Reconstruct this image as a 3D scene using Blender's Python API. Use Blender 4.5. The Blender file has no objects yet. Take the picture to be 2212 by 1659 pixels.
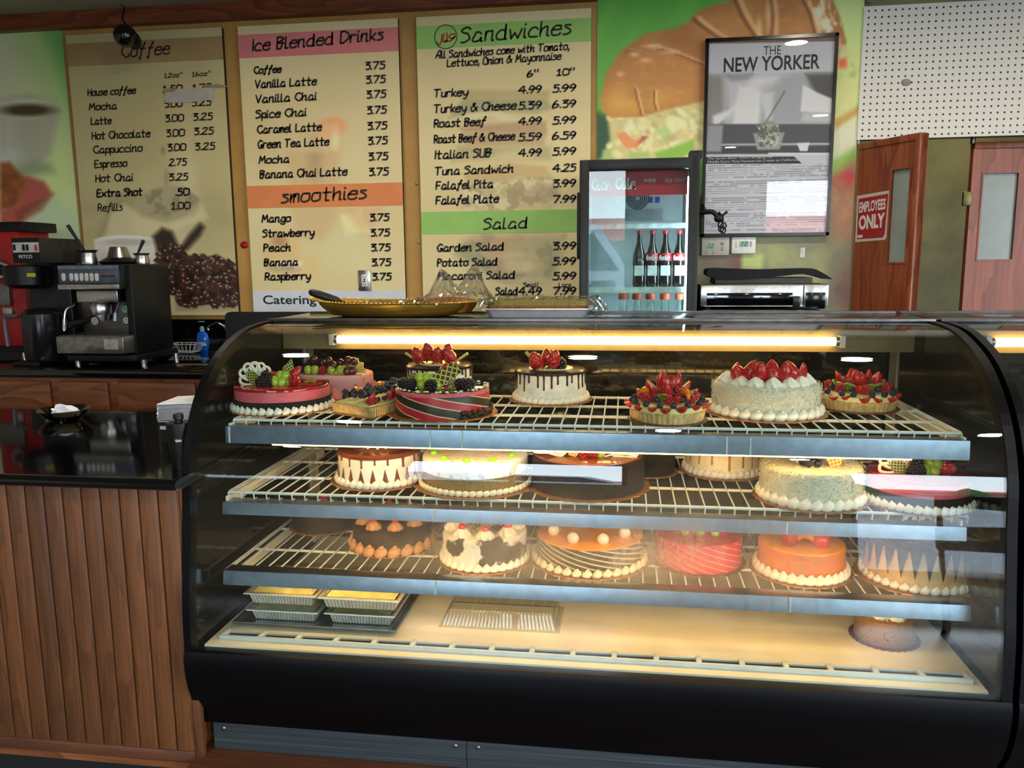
import bpy, bmesh, math, random
import numpy as np
from mathutils import Vector, Matrix
SC = bpy.context.scene
COL = SC.collection
PI = math.pi
RND = random.Random(7)

# ------------------------------------------------------------------ camera
EYE = np.array([0.0, 0.0, 1.45])
F_PX = 1720.0
yaw, pitch, roll = [math.radians(a) for a in (8.03, 8.62, 0.525)]
_fwd = np.array([-math.sin(yaw)*math.cos(pitch), math.cos(yaw)*math.cos(pitch), -math.sin(pitch)])
_r = np.array([math.cos(yaw), math.sin(yaw), 0.0])
_d = np.cross(_fwd, _r)
CR = math.cos(roll)*_r + math.sin(roll)*_d
CD = -math.sin(roll)*_r + math.cos(roll)*_d
def ray(x, y):
    return (x-1106.0)/F_PX*CR + (y-829.5)/F_PX*CD + _fwd
def at(x, y, Y):
    v = ray(x, y); return Vector(EYE + v*(Y/v[1]))
def atz(x, y, z):
    v = ray(x, y); return Vector(EYE + v*((z-EYE[2])/v[2]))
def atx(x, y, X):
    v = ray(x, y); return Vector(EYE + v*(X/v[0]))
def proj(P):
    P = np.asarray(P) - EYE
    c = P@_fwd
    return 1106+F_PX*(P@CR)/c, 829.5+F_PX*(P@CD)/c
cam_data = bpy.data.cameras.new('camera')
cam = bpy.data.objects.new('camera', cam_data); COL.objects.link(cam)
cam_data.sensor_fit = 'HORIZONTAL'; cam_data.sensor_width = 36.0
cam_data.lens = 36.0*F_PX/2212.0
cam_data.clip_start = 0.02
cam.matrix_world = Matrix(((CR[0], -CD[0], -_fwd[0], EYE[0]), (CR[1], -CD[1], -_fwd[1], EYE[1]), (CR[2], -CD[2], -_fwd[2], EYE[2]), (0, 0, 0, 1)))
SC.camera = cam

# ------------------------------------------------------------------ light and exposure
SC.view_settings.view_transform = 'Standard'; SC.view_settings.look = 'None'
SC.view_settings.gamma = 1.0; SC.view_settings.use_curve_mapping = False
SC.view_settings.exposure = 0.7
SC.cycles.max_bounces = 10; SC.cycles.diffuse_bounces = 4; SC.cycles.glossy_bounces = 4
SC.cycles.transmission_bounces = 6; SC.cycles.transparent_max_bounces = 24
SC.cycles.caustics_reflective = False; SC.cycles.caustics_refractive = False
SC.cycles.sample_clamp_indirect = 4.0
SC.cycles.use_denoising = True
SKY_STRENGTH = 9.0
TUBE = 13.0
SHELF_TUBE = 8.0
world = bpy.data.worlds.new('daylight'); SC.world = world; world.use_nodes = True
wn = world.node_tree.nodes; wl = world.node_tree.links
bg = wn['Background']
tc = wn.new('ShaderNodeTexCoord'); sx = wn.new('ShaderNodeSeparateXYZ'); rp = wn.new('ShaderNodeValToRGB')
wl.new(tc.outputs['Generated'], sx.inputs[0]); wl.new(sx.outputs['Z'], rp.inputs[0])
rp.color_ramp.elements[0].color = (0.84, 0.93, 1.0, 1); rp.color_ramp.elements[1].color = (0.45, 0.66, 1.0, 1)
wl.new(rp.outputs[0], bg.inputs[0]); bg.inputs[1].default_value = SKY_STRENGTH
# shop windows behind the camera; first is a slit shaped to reflect a bright line: (x0, x1, z0, z1)
WINDOWS = [(-4.2, -2.8, 0.72, 0.92), (-2.1, 0.05, 0.95, 2.75), (2.0, 3.45, 0.25, 2.65)]
ADDED_SIDE_WINDOW = (-2.9, 1.5, 0.30, 2.65)   # unseen, added in the right wall to light the back wall: y0, y1, z0, z1
FRONT_Y = -3.6
for (x0, x1, z0, z1) in WINDOWS:
    ld = bpy.data.lights.new('window_portal', 'AREA'); ld.shape = 'RECTANGLE'
    ld.size = x1-x0; ld.size_y = z1-z0; ld.cycles.is_portal = True
    lo = bpy.data.objects.new('window_portal', ld); COL.objects.link(lo)
    lo.location = ((x0+x1)/2, FRONT_Y-0.06, (z0+z1)/2); lo.rotation_euler = (PI/2, 0, 0)

ld = bpy.data.lights.new('window_portal', 'AREA'); ld.shape = 'RECTANGLE'; ld.size = ADDED_SIDE_WINDOW[1]-ADDED_SIDE_WINDOW[0]; ld.size_y = ADDED_SIDE_WINDOW[3]-ADDED_SIDE_WINDOW[2]; ld.cycles.is_portal = True
lo = bpy.data.objects.new('window_portal', ld); COL.objects.link(lo)
lo.location = (4.76, (ADDED_SIDE_WINDOW[0]+ADDED_SIDE_WINDOW[1])/2, (ADDED_SIDE_WINDOW[2]+ADDED_SIDE_WINDOW[3])/2); lo.rotation_euler = (PI/2, 0, PI/2)

# ------------------------------------------------------------------ materials
def lin(c):
    if isinstance(c, str):
        c = [int(c[i:i+2], 16)/255 for i in (0, 2, 4)]
    return tuple(v/12.92 if v <= 0.04045 else ((v+0.055)/1.055)**2.4 for v in c[:3])
MATS = {}
class NT:
    """small wrapper that chains shader nodes"""
    def __init__(self, name):
        self.m = bpy.data.materials.new(name); self.m.use_nodes = True
        self.t = self.m.node_tree; self.n = self.t.nodes; self.b = self.n.get('Principled BSDF')
        self.out = self.n.get('Material Output')
    def add(self, typ, **kw):
        nd = self.n.new('ShaderNode'+typ)
        for k, v in kw.items():
            if k.startswith('i_'):
                key = k[2:]; key = int(key) if key.isdigit() else key.replace('_', ' ')
                if isinstance(v, bpy.types.NodeSocket): self.t.links.new(v, nd.inputs[key])
                else: nd.inputs[key].default_value = v
            else: setattr(nd, k, v)
        return nd
    def link(self, a, b): self.t.links.new(a, b)
    def coord(self, scale=(1, 1, 1), which='Object'):
        c = self.add('TexCoord'); mp = self.add('Mapping'); self.link(c.outputs[which], mp.inputs[0])
        mp.inputs['Scale'].default_value = scale; return mp.outputs[0]
    def noise(self, scale, vec=None, detail=3, rough=0.55):
        nd = self.add('TexNoise'); nd.inputs['Scale'].default_value = scale; nd.inputs['Detail'].default_value = detail
        nd.inputs['Roughness'].default_value = rough
        if vec is not None: self.link(vec, nd.inputs['Vector'])
        return nd.outputs[0]
    def ramp(self, fac, stops, interp='LINEAR'):
        r = self.add('ValToRGB'); cr = r.color_ramp; cr.interpolation = interp
        while len(cr.elements) < len(stops): cr.elements.new(0.5)
        for e, (p, c) in zip(cr.elements, stops):
            e.position = p; c = lin(c) if not isinstance(c, (int, float)) else (c, c, c); e.color = (*c, 1)
        self.link(fac, r.inputs[0]); return r.outputs[0]
    def math(self, op, a, b=None, clamp=False):
        nd = self.add('Math', operation=op, use_clamp=clamp)
        for i, v in enumerate((a, b)):
            if v is None: continue
            if isinstance(v, bpy.types.NodeSocket): self.link(v, nd.inputs[i])
            else: nd.inputs[i].default_value = v
        return nd.outputs[0]
    def mix(self, fac, a, b):
        nd = self.add('Mix', data_type='RGBA')
        for s, v in ((0, fac), (6, a), (7, b)):
            if isinstance(v, bpy.types.NodeSocket): self.link(v, nd.inputs[s])
            else: nd.inputs[s].default_value = v if isinstance(v, (int, float)) else (*lin(v), 1)
        return nd.outputs[2]
    def bump(self, h, strength=0.3, dist=0.002):
        nd = self.add('Bump'); nd.inputs['Strength'].default_value = strength; nd.inputs['Distance'].default_value = dist
        self.link(h, nd.inputs['Height']); self.link(nd.outputs[0], self.b.inputs['Normal'])
    def set(self, **kw):
        for k, v in kw.items():
            k = {'color': 'Base Color', 'rough': 'Roughness', 'metal': 'Metallic', 'spec': 'Specular IOR Level', 'coat': 'Coat Weight', 'trans': 'Transmission Weight', 'sss': 'Subsurface Weight', 'alpha': 'Alpha'}.get(k, k)
            if isinstance(v, bpy.types.NodeSocket): self.link(v, self.b.inputs[k])
            elif k == 'Base Color': self.b.inputs[k].default_value = (*lin(v), 1)
            else: self.b.inputs[k].default_value = v
        return self
def mat(name, color, rough=0.5, metal=0.0, var=0.12, scale=30.0, bump=0.0, bdist=0.002, **kw):
    """plain procedural material: base colour varied by noise, optional bump"""
    if name in MATS: return MATS[name]
    t = NT(name); v = t.coord()
    c = np.array([int(color[i:i+2], 16)/255 for i in (0, 2, 4)])
    n = t.noise(scale, v)
    t.set(color=t.ramp(n, [(0.3, tuple(np.clip(c*(1-var), 0, 1))), (0.7, tuple(np.clip(c*(1+var), 0, 1)))]), rough=rough, metal=metal, **kw)
    if bump: t.bump(n, bump, bdist)
    MATS[name] = t.m; return t.m
def emit(name, color, strength):
    if name in MATS: return MATS[name]
    t = NT(name); t.set(color=color, rough=0.5)
    t.b.inputs['Emission Color'].default_value = (*lin(color), 1); t.b.inputs['Emission Strength'].default_value = strength
    MATS[name] = t.m; return t.m
def wood(name, dark, light, axis=2, freq=26.0, rough=0.45, plank=None, coat=0.0):
    """long streaky grain along one axis with cathedral figure"""
    t = NT(name); sc = [freq]*3; sc[axis] = freq*0.07
    v = t.coord(tuple(sc)); sc2 = [3.2]*3; sc2[axis] = 0.55
    v2 = t.coord(tuple(sc2))
    n1 = t.noise(2.2, v, 6, 0.6); n2 = t.noise(1.4, v2, 3, 0.5)
    bands = t.math('FRACT', t.math('MULTIPLY', n2, 9.0))
    bands = t.math('POWER', bands, 2.5)
    f = t.math('ADD', t.math('MULTIPLY', n1, 0.75), t.math('MULTIPLY', bands, 0.34))
    col = t.ramp(f, [(0.28, light), (0.50, tuple((np.array(lin0(light))+np.array(lin0(dark)))/2)), (0.8, dark)])
    t.set(color=col, rough=rough, coat=coat); t.bump(n1, 0.15, 0.001)
    MATS[name] = t.m; return t.m
def lin0(c): return [int(c[i:i+2], 16)/255 for i in (0, 2, 4)]
def glass(name, tint='FFFFFF', ior=1.5, rough=0.0, haze=None, gain=1.0):
    """thin pane: see-through with fresnel reflection; haze = socket factory for condensation"""
    t = NT(name); t.n.remove(t.b)
    tr = t.add('BsdfTransparent'); tr.inputs[0].default_value = (*lin(tint), 1)
    gl = t.add('BsdfGlossy'); gl.inputs['Roughness'].default_value = rough
    lw = t.add('LayerWeight'); lw.inputs[0].default_value = 0.5; f0 = ((ior-1)/(ior+1))**2
    fac = t.math('MULTIPLY', t.math('ADD', t.math('MULTIPLY', t.math('POWER', lw.outputs['Facing'], 5.0), 1-f0), f0), gain, True)
    mx = t.add('MixShader'); t.link(fac, mx.inputs[0]); t.link(tr.outputs[0], mx.inputs[1]); t.link(gl.outputs[0], mx.inputs[2])
    res = mx.outputs[0]
    if haze:
        h = haze(t)
        df = t.add('BsdfTranslucent'); df.inputs[0].default_value = (0.9, 0.9, 0.9, 1)
        d2 = t.add('BsdfDiffuse'); d2.inputs[0].default_value = (0.85, 0.87, 0.9, 1)
        m1 = t.add('MixShader'); m1.inputs[0].default_value = 0.12
        t.link(df.outputs[0], m1.inputs[1]); t.link(d2.outputs[0], m1.inputs[2])
        m2 = t.add('MixShader'); t.link(h, m2.inputs[0]); t.link(res, m2.inputs[1]); t.link(m1.outputs[0], m2.inputs[2]); res = m2.outputs[0]
    t.link(res, t.out.inputs[0]); MATS[name] = t.m; return t.m

# ------------------------------------------------------------------ mesh helpers
class MB:
    def __init__(self): self.v = []; self.f = []; self.mi = []; self.sm = []; self.cur = 0; self.sharp = None
    def add(self, verts, faces, smooth=False):
        o = len(self.v); self.v += [tuple(p) for p in verts]
        for f in faces: self.f.append([i+o for i in f]); self.mi.append(self.cur); self.sm.append(smooth)
        return self
    def box(self, a, b, bev=0.0):
        x0, y0, z0 = [min(a[i], b[i]) for i in range(3)]; x1, y1, z1 = [max(a[i], b[i]) for i in range(3)]
        if bev <= 0:
            return self.add([(x0,y0,z0),(x1,y0,z0),(x1,y1,z0),(x0,y1,z0),(x0,y0,z1),(x1,y0,z1),(x1,y1,z1),(x0,y1,z1)],
                            [(0,3,2,1),(4,5,6,7),(0,1,5,4),(1,2,6,5),(2,3,7,6),(3,0,4,7)])
        bm = bmesh.new(); bmesh.ops.create_cube(bm, size=1.0)
        for v in bm.verts: v.co = Vector(((x0+x1)/2+v.co.x*(x1-x0), (y0+y1)/2+v.co.y*(y1-y0), (z0+z1)/2+v.co.z*(z1-z0)))
        bmesh.ops.bevel(bm, geom=bm.edges[:], offset=min(bev, 0.49*min(x1-x0, y1-y0, z1-z0)), segments=2, profile=0.5, affect='EDGES')
        return self.bm(bm, True)
    def bm(self, bm, smooth=False, M=None):
        bm.verts.index_update()
        self.add([(M@v.co if M else v.co) for v in bm.verts], [[v.index for v in f.verts] for f in bm.faces], smooth); bm.free(); return self
    def prism(self, poly, y0, y1, axis=1, smooth=False):
        """polygon in the two other axes, extruded along axis"""
        n = len(poly)
        def mk(p, h): return {0: (h, p[0], p[1]), 1: (p[0], h, p[1]), 2: (p[0], p[1], h)}[axis]
        self.add([mk(p, y0) for p in poly]+[mk(p, y1) for p in poly],
                 [list(range(n)), list(range(2*n-1, n-1, -1))]+[(i, i+n, (i+1) % n+n, (i+1) % n) for i in range(n)], smooth); return self
    def lathe(self, prof, c=(0, 0, 0), n=32, wob=None, M=None, caps=True):
        vs = []; fs = []
        for (r, z) in prof:
            for k in range(n):
                a = 2*PI*k/n; rr = r if wob is None else wob(r, z, a)
                p = Vector((rr*math.cos(a), rr*math.sin(a), z)); p = (M@p) if M else p
                vs.append((p.x+c[0], p.y+c[1], p.z+c[2]))
        m = len(prof)
        for i in range(m-1):
            for k in range(n): fs.append((i*n+k, i*n+(k+1) % n, (i+1)*n+(k+1) % n, (i+1)*n+k))
        if caps:
            fs.append(list(range(n-1, -1, -1))); fs.append([(m-1)*n+k for k in range(n)])
        return self.add(vs, fs, True)
    def ball(self, c, r, s=(1, 1, 1), n=12, M=None):
        prof = [(max(1e-4, math.sin(PI*i/(n//2+2)))*1.0, -math.cos(PI*i/(n//2+2))) for i in range(n//2+3)]
        vs = []; fs = []
        for (rr, z) in prof:
            for k in range(n):
                a = 2*PI*k/n; p = Vector((rr*math.cos(a)*r*s[0], rr*math.sin(a)*r*s[1], z*r*s[2])); p = (M@p) if M else p
                vs.append((p.x+c[0], p.y+c[1], p.z+c[2]))
        m = len(prof)
        for i in range(m-1):
            for k in range(n): fs.append((i*n+k, i*n+(k+1) % n, (i+1)*n+(k+1) % n, (i+1)*n+k))
        return self.add(vs, fs, True)
    def tube(self, pts, r, n=8, closed=False, rs=None):
        pts = [Vector(p) for p in pts]; m = len(pts); vs = []; fs = []; up = None
        for i, p in enumerate(pts):
            a = pts[i-1] if (i > 0 or closed) else p; b = pts[(i+1) % m] if (i < m-1 or closed) else p
            t = (b-a).normalized() if (b-a).length > 1e-9 else Vector((0, 0, 1))
            if up is None: up = Vector((0, 0, 1)) if abs(t.z) < 0.9 else Vector((1, 0, 0))
            s = t.cross(up); s = s.normalized() if s.length > 1e-6 else t.orthogonal().normalized(); up = s.cross(t).normalized()
            rr = rs[i] if rs else r
            for k in range(n):
                q = p+(s*math.cos(2*PI*k/n)+up*math.sin(2*PI*k/n))*rr; vs.append(q)
        for i in range(m if closed else m-1):
            j = (i+1) % m
            for k in range(n): fs.append((i*n+k, i*n+(k+1) % n, j*n+(k+1) % n, j*n+k))
        if not closed: fs.append(list(range(n-1, -1, -1))); fs.append([(m-1)*n+k for k in range(n)])
        return self.add(vs, fs, True)
    def cyl(self, a, b, r, n=16): return self.tube([a, b], r, n)
    def build(self, name, mats, parent=None, off=None, sharp=40, loc=None):
        me = bpy.data.meshes.new(name)
        o3 = Vector(off) if off is not None else (Vector(parent.location) if (parent is not None and off is None and parent.get('_w')) else Vector((0, 0, 0)))
        if parent is not None and parent.parent is not None and parent.get('_w') and off is None: o3 = Vector(parent.parent.location)
        me.from_pydata([(p[0]-o3[0], p[1]-o3[1], p[2]-o3[2]) for p in self.v], [], self.f)
        if not isinstance(mats, (list, tuple)): mats = [mats]
        for m in mats: me.materials.append(m)
        me.polygons.foreach_set('material_index', [min(i, len(mats)-1) for i in self.mi])
        me.polygons.foreach_set('use_smooth', self.sm)
        me.update()
        if any(self.sm): me.set_sharp_from_angle(angle=math.radians(sharp))
        ob = bpy.data.objects.new(name, me); COL.objects.link(ob)
        if parent is not None:
            ob.parent = parent
            if parent.get('_w'): ob['_w'] = 1
        if loc is not None: ob.location = loc
        return ob
def thing(name, label, cat, loc=(0, 0, 0), group=None, rz=0.0, w=True):
    """Empty at the thing's base; w: parts are modelled in world coordinates"""
    o = bpy.data.objects.new(name, None); COL.objects.link(o); o.location = loc; o.rotation_euler = (0, 0, rz)
    o.empty_display_size = 0.05
    tag(o, label, cat, group)
    if w: o['_w'] = 1
    return o
def tag(o, label, cat, group=None):
    o['label'] = label; o['category'] = cat
    if group: o['group'] = group
    return o
def struct(o, label=None, cat=None):
    o['kind'] = 'structure'
    if label: o['label'] = label
    if cat: o['category'] = cat
    return o
def inst(src, name, parent, loc, rot=(0, 0, 0), s=1.0):
    o = bpy.data.objects.new(name, src); COL.objects.link(o); o.parent = parent; o.location = loc; o.rotation_euler = rot
    o.scale = (s, s, s) if isinstance(s, (int, float)) else s
    return o
def copy_tree(o, parent=None):
    c = o.copy(); COL.objects.link(c)
    if parent is not None: c.parent = parent
    for ch in list(o.children): copy_tree(ch, c)
    return c
def catmull(pts, seg=5):
    """open smooth curve through points; a doubled point keeps its corner"""
    out = []; n = len(pts)
    for i in range(n-1):
        p1, p2 = np.array(pts[i], float), np.array(pts[i+1], float)
        if np.allclose(p1, p2): continue
        p0 = np.array(pts[i-1], float) if i > 0 else p1; p3 = np.array(pts[i+2], float) if i+2 < n else p2
        for k in range(seg):
            t = k/seg
            out.append(0.5*((2*p1)+(-p0+p2)*t+(2*p0-5*p1+4*p2-p3)*t*t+(-p0+3*p1-3*p2+p3)*t**3))
    out.append(np.array(pts[-1], float)); return out

# ------------------------------------------------------------------ handwriting: one-stroke letters, 2 characters per point (x, y; a b c = -3 -2 -1)
GL = {
 'A': ('00487860', '1363'), 'B': ('1018', '18486756141464534010'), 'C': ('67584817032130506162',), 'D': ('1018', '184876736230', '3010'), 'E': ('681818104060', '1454'),
 'F': ('6818', '1810', '1454'), 'G': ('67483816041220405263', '43636360'), 'H': ('1810', '6860', '1464'), 'I': ('2820',), 'L': ('1810', '1060'),
 'M': ('0018', '1833', '3368', '6870'), 'N': ('1018', '1860', '6068'), 'O': ('48180402104060676548',), 'P': ('1018', '184866553414'),
 'R': ('1018', '184857654414', '3460'), 'S': ('675838171635455462513010',), 'T': ('0878', '3830'), 'U': ('1812112050616268',), 'V': ('0830', '3068'),
 'a': ('5445352513011030', '305152', '51525060'), 'b': ('1810', '123545645250402010'), 'c': ('5445250301102050',), 'd': ('5445250301102040515858', '5851515060'),
 'e': ('0353545545250301104051',), 'f': ('5859484736231b0c', '1555'), 'g': ('5445251301204051', '55515b3a0b'), 'h': ('1810', '1224455553505060'), 'i': ('25202030', '2727'),
 'k': ('1810', '5522', '2250'), 'l': ('18111030',), 'm': ('1510', '122435443330', '334565656060'), 'n': ('1510', '132545555060'), 'o': ('35150301103051535535',),
 'p': ('151a', '1435455452504011'), 'r': ('1510', '13254555'), 's': ('55453525244352513010',), 't': ('28212040', '0555'), 'u': ('151120304051', '555150'), 'v': ('0530', '3055'),
 'w': ('0510', '1033', '3350', '5075'), 'x': ('0560', '6500'), 'y': ('05113152', '55523a1a'), 'z': ('0555', '5500', '0050'),
 '0': ('38180503103061656738',), '1': ('1638', '3830', '1050'), '2': ('17385867440000', '0060'), '3': ('1868', '6825', '254564625020'), '4': ('4803', '0373', '5850'),
 '5': ('6828', '2825', '254564625010'), '6': ('48261310305163442412',), '7': ('0868', '6820'), '8': ('573817254462402012345557',), '9': ('6648271514345466', '665330'),
 '.': ('1010',), ',': ('110b',), '&': ('7027374847360310305274',), '"': ('2926', '5956'), '-': ('1444',), "'": ('2926',),
}
def _dec(s):
    Q = {'a': -3, 'b': -2, 'c': -1}
    return [(float(Q.get(s[i], s[i])), float(Q.get(s[i+1], s[i+1]))) for i in range(0, len(s)-1, 2)]
def script_strokes(text, slant=0.12):
    """list of polylines + total advance, in units where capitals are 8 high"""
    x = 0.0; out = []
    for ch in text:
        if ch == ' ': x += 4.2; continue
        g = GL.get(ch); w = 0.0
        if g is None: x += 4; continue
        lo = min(p[0] for s in g for p in _dec(s))
        for s in g:
            pts = _dec(s); w = max(w, max(p[0] for p in pts)-lo)
            if len(pts) == 2 and pts[0] == pts[1]: pts = [(pts[0][0], pts[0][1]), (pts[0][0]+0.35, pts[0][1]+0.35)]
            out.append([(x+(p[0]-lo)+slant*p[1], p[1]) for p in catmull(pts, 4)])
        x += w+1.7
    return out, x-1.7
def ribbon(mb, line, w, y):
    """flat pen stroke in the XZ plane at depth y"""
    n = len(line)
    if n < 2: return
    P = [np.array(p, float) for p in line]; L = []; R = []
    for i in range(n):
        t = P[min(i+1, n-1)]-P[max(i-1, 0)]; l = np.hypot(*t)
        if l < 1e-9: t = np.array([1.0, 0]); l = 1
        t = t/l; nn = np.array([-t[1], t[0]])
        e = P[i].copy()
        if i == 0: e = e-t*w*0.4
        if i == n-1: e = e+t*w*0.4
        ww = w*(0.7 if i in (0, n-1) else 1.0)
        L.append(e+nn*ww/2); R.append(e-nn*ww/2)
    mb.add([(p[0], y, p[1]) for p in L]+[(p[0], y, p[1]) for p in R], [(i, i+1, n+i+1, n+i) for i in range(n-1)])
def write(mb, text, px0, py, px1, hpx, Y, wpx=2.6, slant=0.12, tilt=0.0):
    """handwriting from pixel px0 to px1 with capitals hpx tall, on the plane at depth Y"""
    a = at(px0, py, Y); b = at(px1, py, Y); u = at(px0, py-hpx, Y)
    st, adv = script_strokes(text, slant); sx_ = (b.x-a.x)/max(adv, 1); sz = (u.z-a.z)/8.0; w = wpx/hpx*(u.z-a.z)
    for s in st: ribbon(mb, [(a.x+p[0]*sx_, a.z+p[1]*sz+tilt*p[0]*sx_) for p in s], w, Y)
def block_text(name, text, m, parent, px0, py, px1, hpx, Y, bold=0.0, shear=0.0, M=None):
    """block letters from the built-in face, laid on the plane at depth Y (or through matrix M)"""
    cu = bpy.data.curves.new(name, 'FONT'); cu.body = text; cu.size = 1.0; cu.offset = bold; cu.shear = shear; cu.fill_mode = 'FRONT'
    tmp = bpy.data.objects.new(name, cu); COL.objects.link(tmp)
    dg = bpy.context.evaluated_depsgraph_get(); me = bpy.data.meshes.new_from_object(tmp.evaluated_get(dg))
    bpy.data.objects.remove(tmp); bpy.data.curves.remove(cu)
    vs = np.array([v.co[:] for v in me.vertices]) if len(me.vertices) else np.zeros((1, 3))
    mn, mx = vs.min(0), vs.max(0)
    mb = MB()
    if M is None:
        a = at(px0, py, Y); b = at(px1, py, Y); u = at(px0, py-hpx, Y)
        f = lambda p: (a.x+(p[0]-mn[0])/(mx[0]-mn[0])*(b.x-a.x), Y, a.z+(p[1]-mn[1])/(mx[1]-mn[1])*(u.z-a.z))
    else:
        f = lambda p: tuple(M@Vector(((p[0]-mn[0])/(mx[0]-mn[0]), (p[1]-mn[1])/(mx[1]-mn[1]), 0)))
    mb.add([f(v.co) for v in me.vertices], [list(p.vertices) for p in me.polygons])
    bpy.data.meshes.remove(me)
    return mb.build(name, m, parent)

# ------------------------------------------------------------------ printed pictures: colour stored on a fine grid, worked out from soft shapes
class VN:
    """tileable value noise"""
    def __init__(self, seed): self.g = np.random.RandomState(seed).rand(64, 64)
    def __call__(self, x, y):
        xi = np.floor(x).astype(int); yi = np.floor(y).astype(int); fx = x-xi; fy = y-yi; fx = fx*fx*(3-2*fx); fy = fy*fy*(3-2*fy)
        g = self.g; a = g[xi % 64, yi % 64]; b = g[(xi+1) % 64, yi % 64]; c = g[xi % 64, (yi+1) % 64]; d = g[(xi+1) % 64, (yi+1) % 64]
        return (a*(1-fx)+b*fx)*(1-fy)+(c*(1-fx)+d*fx)*fy
    def fbm(self, x, y, o=4): return sum(self(x*2**i+i*7.3, y*2**i+i*3.1)*0.5**i for i in range(o))/sum(0.5**i for i in range(o))
VNZ = VN(3)
def sdf(u, v, poly):
    P = np.array(poly, float); d = np.full(u.shape, 1e9); ins = np.zeros(u.shape, bool); n = len(P)
    for i in range(n):
        a = P[i]; b = P[(i+1) % n]; e = b-a; wx = u-a[0]; wy = v-a[1]
        t = np.clip((wx*e[0]+wy*e[1])/(e@e+1e-12), 0, 1); d = np.minimum(d, np.hypot(wx-t*e[0], wy-t*e[1]))
        c = ((a[1] > v) != (b[1] > v)) & (u < (b[0]-a[0])*(v-a[1])/((b[1]-a[1]) if b[1] != a[1] else 1e-9)+a[0]); ins ^= c
    return np.where(ins, -d, d)
def soft(d, s): return np.clip(0.5-d/(2*s), 0, 1)
def rgb(h): return np.array([int(h[i:i+2], 16)/255 for i in (0, 2, 4)])
class Paint:
    def __init__(self, u, v, base): self.u, self.v = u, v; self.c = np.zeros(u.shape+(3,)); self.c[:] = rgb(base)
    def lay(self, m, col):
        m = m[..., None]; c = rgb(col) if isinstance(col, str) else col; self.c = self.c*(1-m)+c*m; return self
    def poly(self, pts, col, s=3.0, op=1.0): return self.lay(soft(sdf(self.u, self.v, pts), s)*op, col)
    def ell(self, cx, cy, rx, ry, col, s=3.0, op=1.0, rot=0.0):
        du, dv = self.u-cx, self.v-cy; c, n = math.cos(rot), math.sin(rot); a = du*c+dv*n; b = -du*n+dv*c
        d = (np.hypot(a/rx, b/ry)-1)*min(rx, ry); return self.lay(soft(d, s)*op, col)
    def speck(self, mask, col, sc, lo=0.5, hi=0.6, op=1.0, off=0.0):
        n = VNZ.fbm(self.u/sc+off, self.v/sc+off*2); return self.lay(np.clip((n-lo)/(hi-lo), 0, 1)*mask*op, col)
PRINT_GAIN = 2.0
def print_mat(name, rough=0.55, coat=0.0):
    t = NT(name); a = t.add('Attribute'); a.attribute_name = 'ink'; t.set(color=a.outputs['Color'], rough=rough, coat=coat)
    MATS[name] = t.m; return t.m
def picture(name, quad, Y, step, fn, parent=None, thick=0.0, gain=None, m=None, edge=None):
    """rectangle on the plane at depth Y covering pixel box quad; fn(u, v) gives its ink"""
    x0, x1, z0, z1 = quad
    pa = proj((x0, Y, z1)); pb = proj((x1, Y, z0)); nx = max(2, int((pb[0]-pa[0])/step)); nz = max(2, int((pb[1]-pa[1])/step))
    X, Z = np.meshgrid(np.linspace(x0, x1, nx+1), np.linspace(z1, z0, nz+1)); P = np.stack([X, np.full(X.shape, Y), Z], -1)
    u, v = proj(P.reshape(-1, 3)); c = fn(u.reshape(X.shape), v.reshape(X.shape))
    c = np.clip(c, 0, 1); cl = np.where(c <= 0.04045, c/12.92, ((c+0.055)/1.055)**2.4)*(PRINT_GAIN if gain is None else gain)
    cl = np.clip(cl, 0, 0.95).reshape(-1, 3)
    W = nx+1; f = [(j*W+i, j*W+i+1, (j+1)*W+i+1, (j+1)*W+i) for j in range(nz) for i in range(nx)]
    vs = [tuple(p) for p in P.reshape(-1, 3)]
    if thick:
        o = len(vs); vs += [(x0, Y, z1), (x1, Y, z1), (x1, Y, z0), (x0, Y, z0)]+[(x0, Y+thick, z1), (x1, Y+thick, z1), (x1, Y+thick, z0), (x0, Y+thick, z0)]
        f += [(o, o+4, o+5, o+1), (o+1, o+5, o+6, o+2), (o+2, o+6, o+7, o+3), (o+3, o+7, o+4, o), (o+7, o+6, o+5, o+4)]
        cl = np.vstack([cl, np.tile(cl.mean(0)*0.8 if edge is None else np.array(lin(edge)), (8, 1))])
    mb = MB(); mb.add(vs, f); ob = mb.build(name, m or MATS['print'], parent)
    at_ = ob.data.color_attributes.new('ink', 'FLOAT_COLOR', 'POINT')
    at_.data.foreach_set('color', np.hstack([cl, np.ones((len(cl), 1))]).astype(np.float32).ravel())
    return ob
print_mat('print'); print_mat('poster_print', 0.4)
# ------------------------------------------------------------------ depths of the place
YW = 4.40          # back wall
YF = 1.80          # front of the display case
YB = 3.52          # front edge of the back counter
FLOOR = 0.0
CEIL = at(0, 32, YW-0.06).z
WALL_END = at(1852, 300, YW).x
oak = wood('oak_panelling', '42240F', '663C20', 2, 30, 0.5)
oak_h = wood('oak_rail', '3C1E10', '5A3218', 0, 30, 0.5)
beam_m = wood('beam_wood', '5A2812', '8E4A28', 0, 22, 0.45)
door_m = wood('door_wood', '70321A', 'A05634', 2, 24, 0.4)
cab_m = wood('cabinet_wood', '5E321A', '945A34', 0, 24, 0.45)
granite = mat('black_granite', '08080A', 0.06, var=0.5, scale=260, spec=0.6)
black = mat('black_plastic', '0A0B0C', 0.42, scale=60, spec=.3)
blackm = mat('black_metal', '08090B', 0.4, metal=0.0, scale=80, spec=.4)
steel = mat('brushed_steel', 'B4B2AE', 0.28, 1.0, 0.08, 60)
dsteel = mat('dull_steel', '7E7C78', 0.35, 1.0, 0.1, 60)
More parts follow.
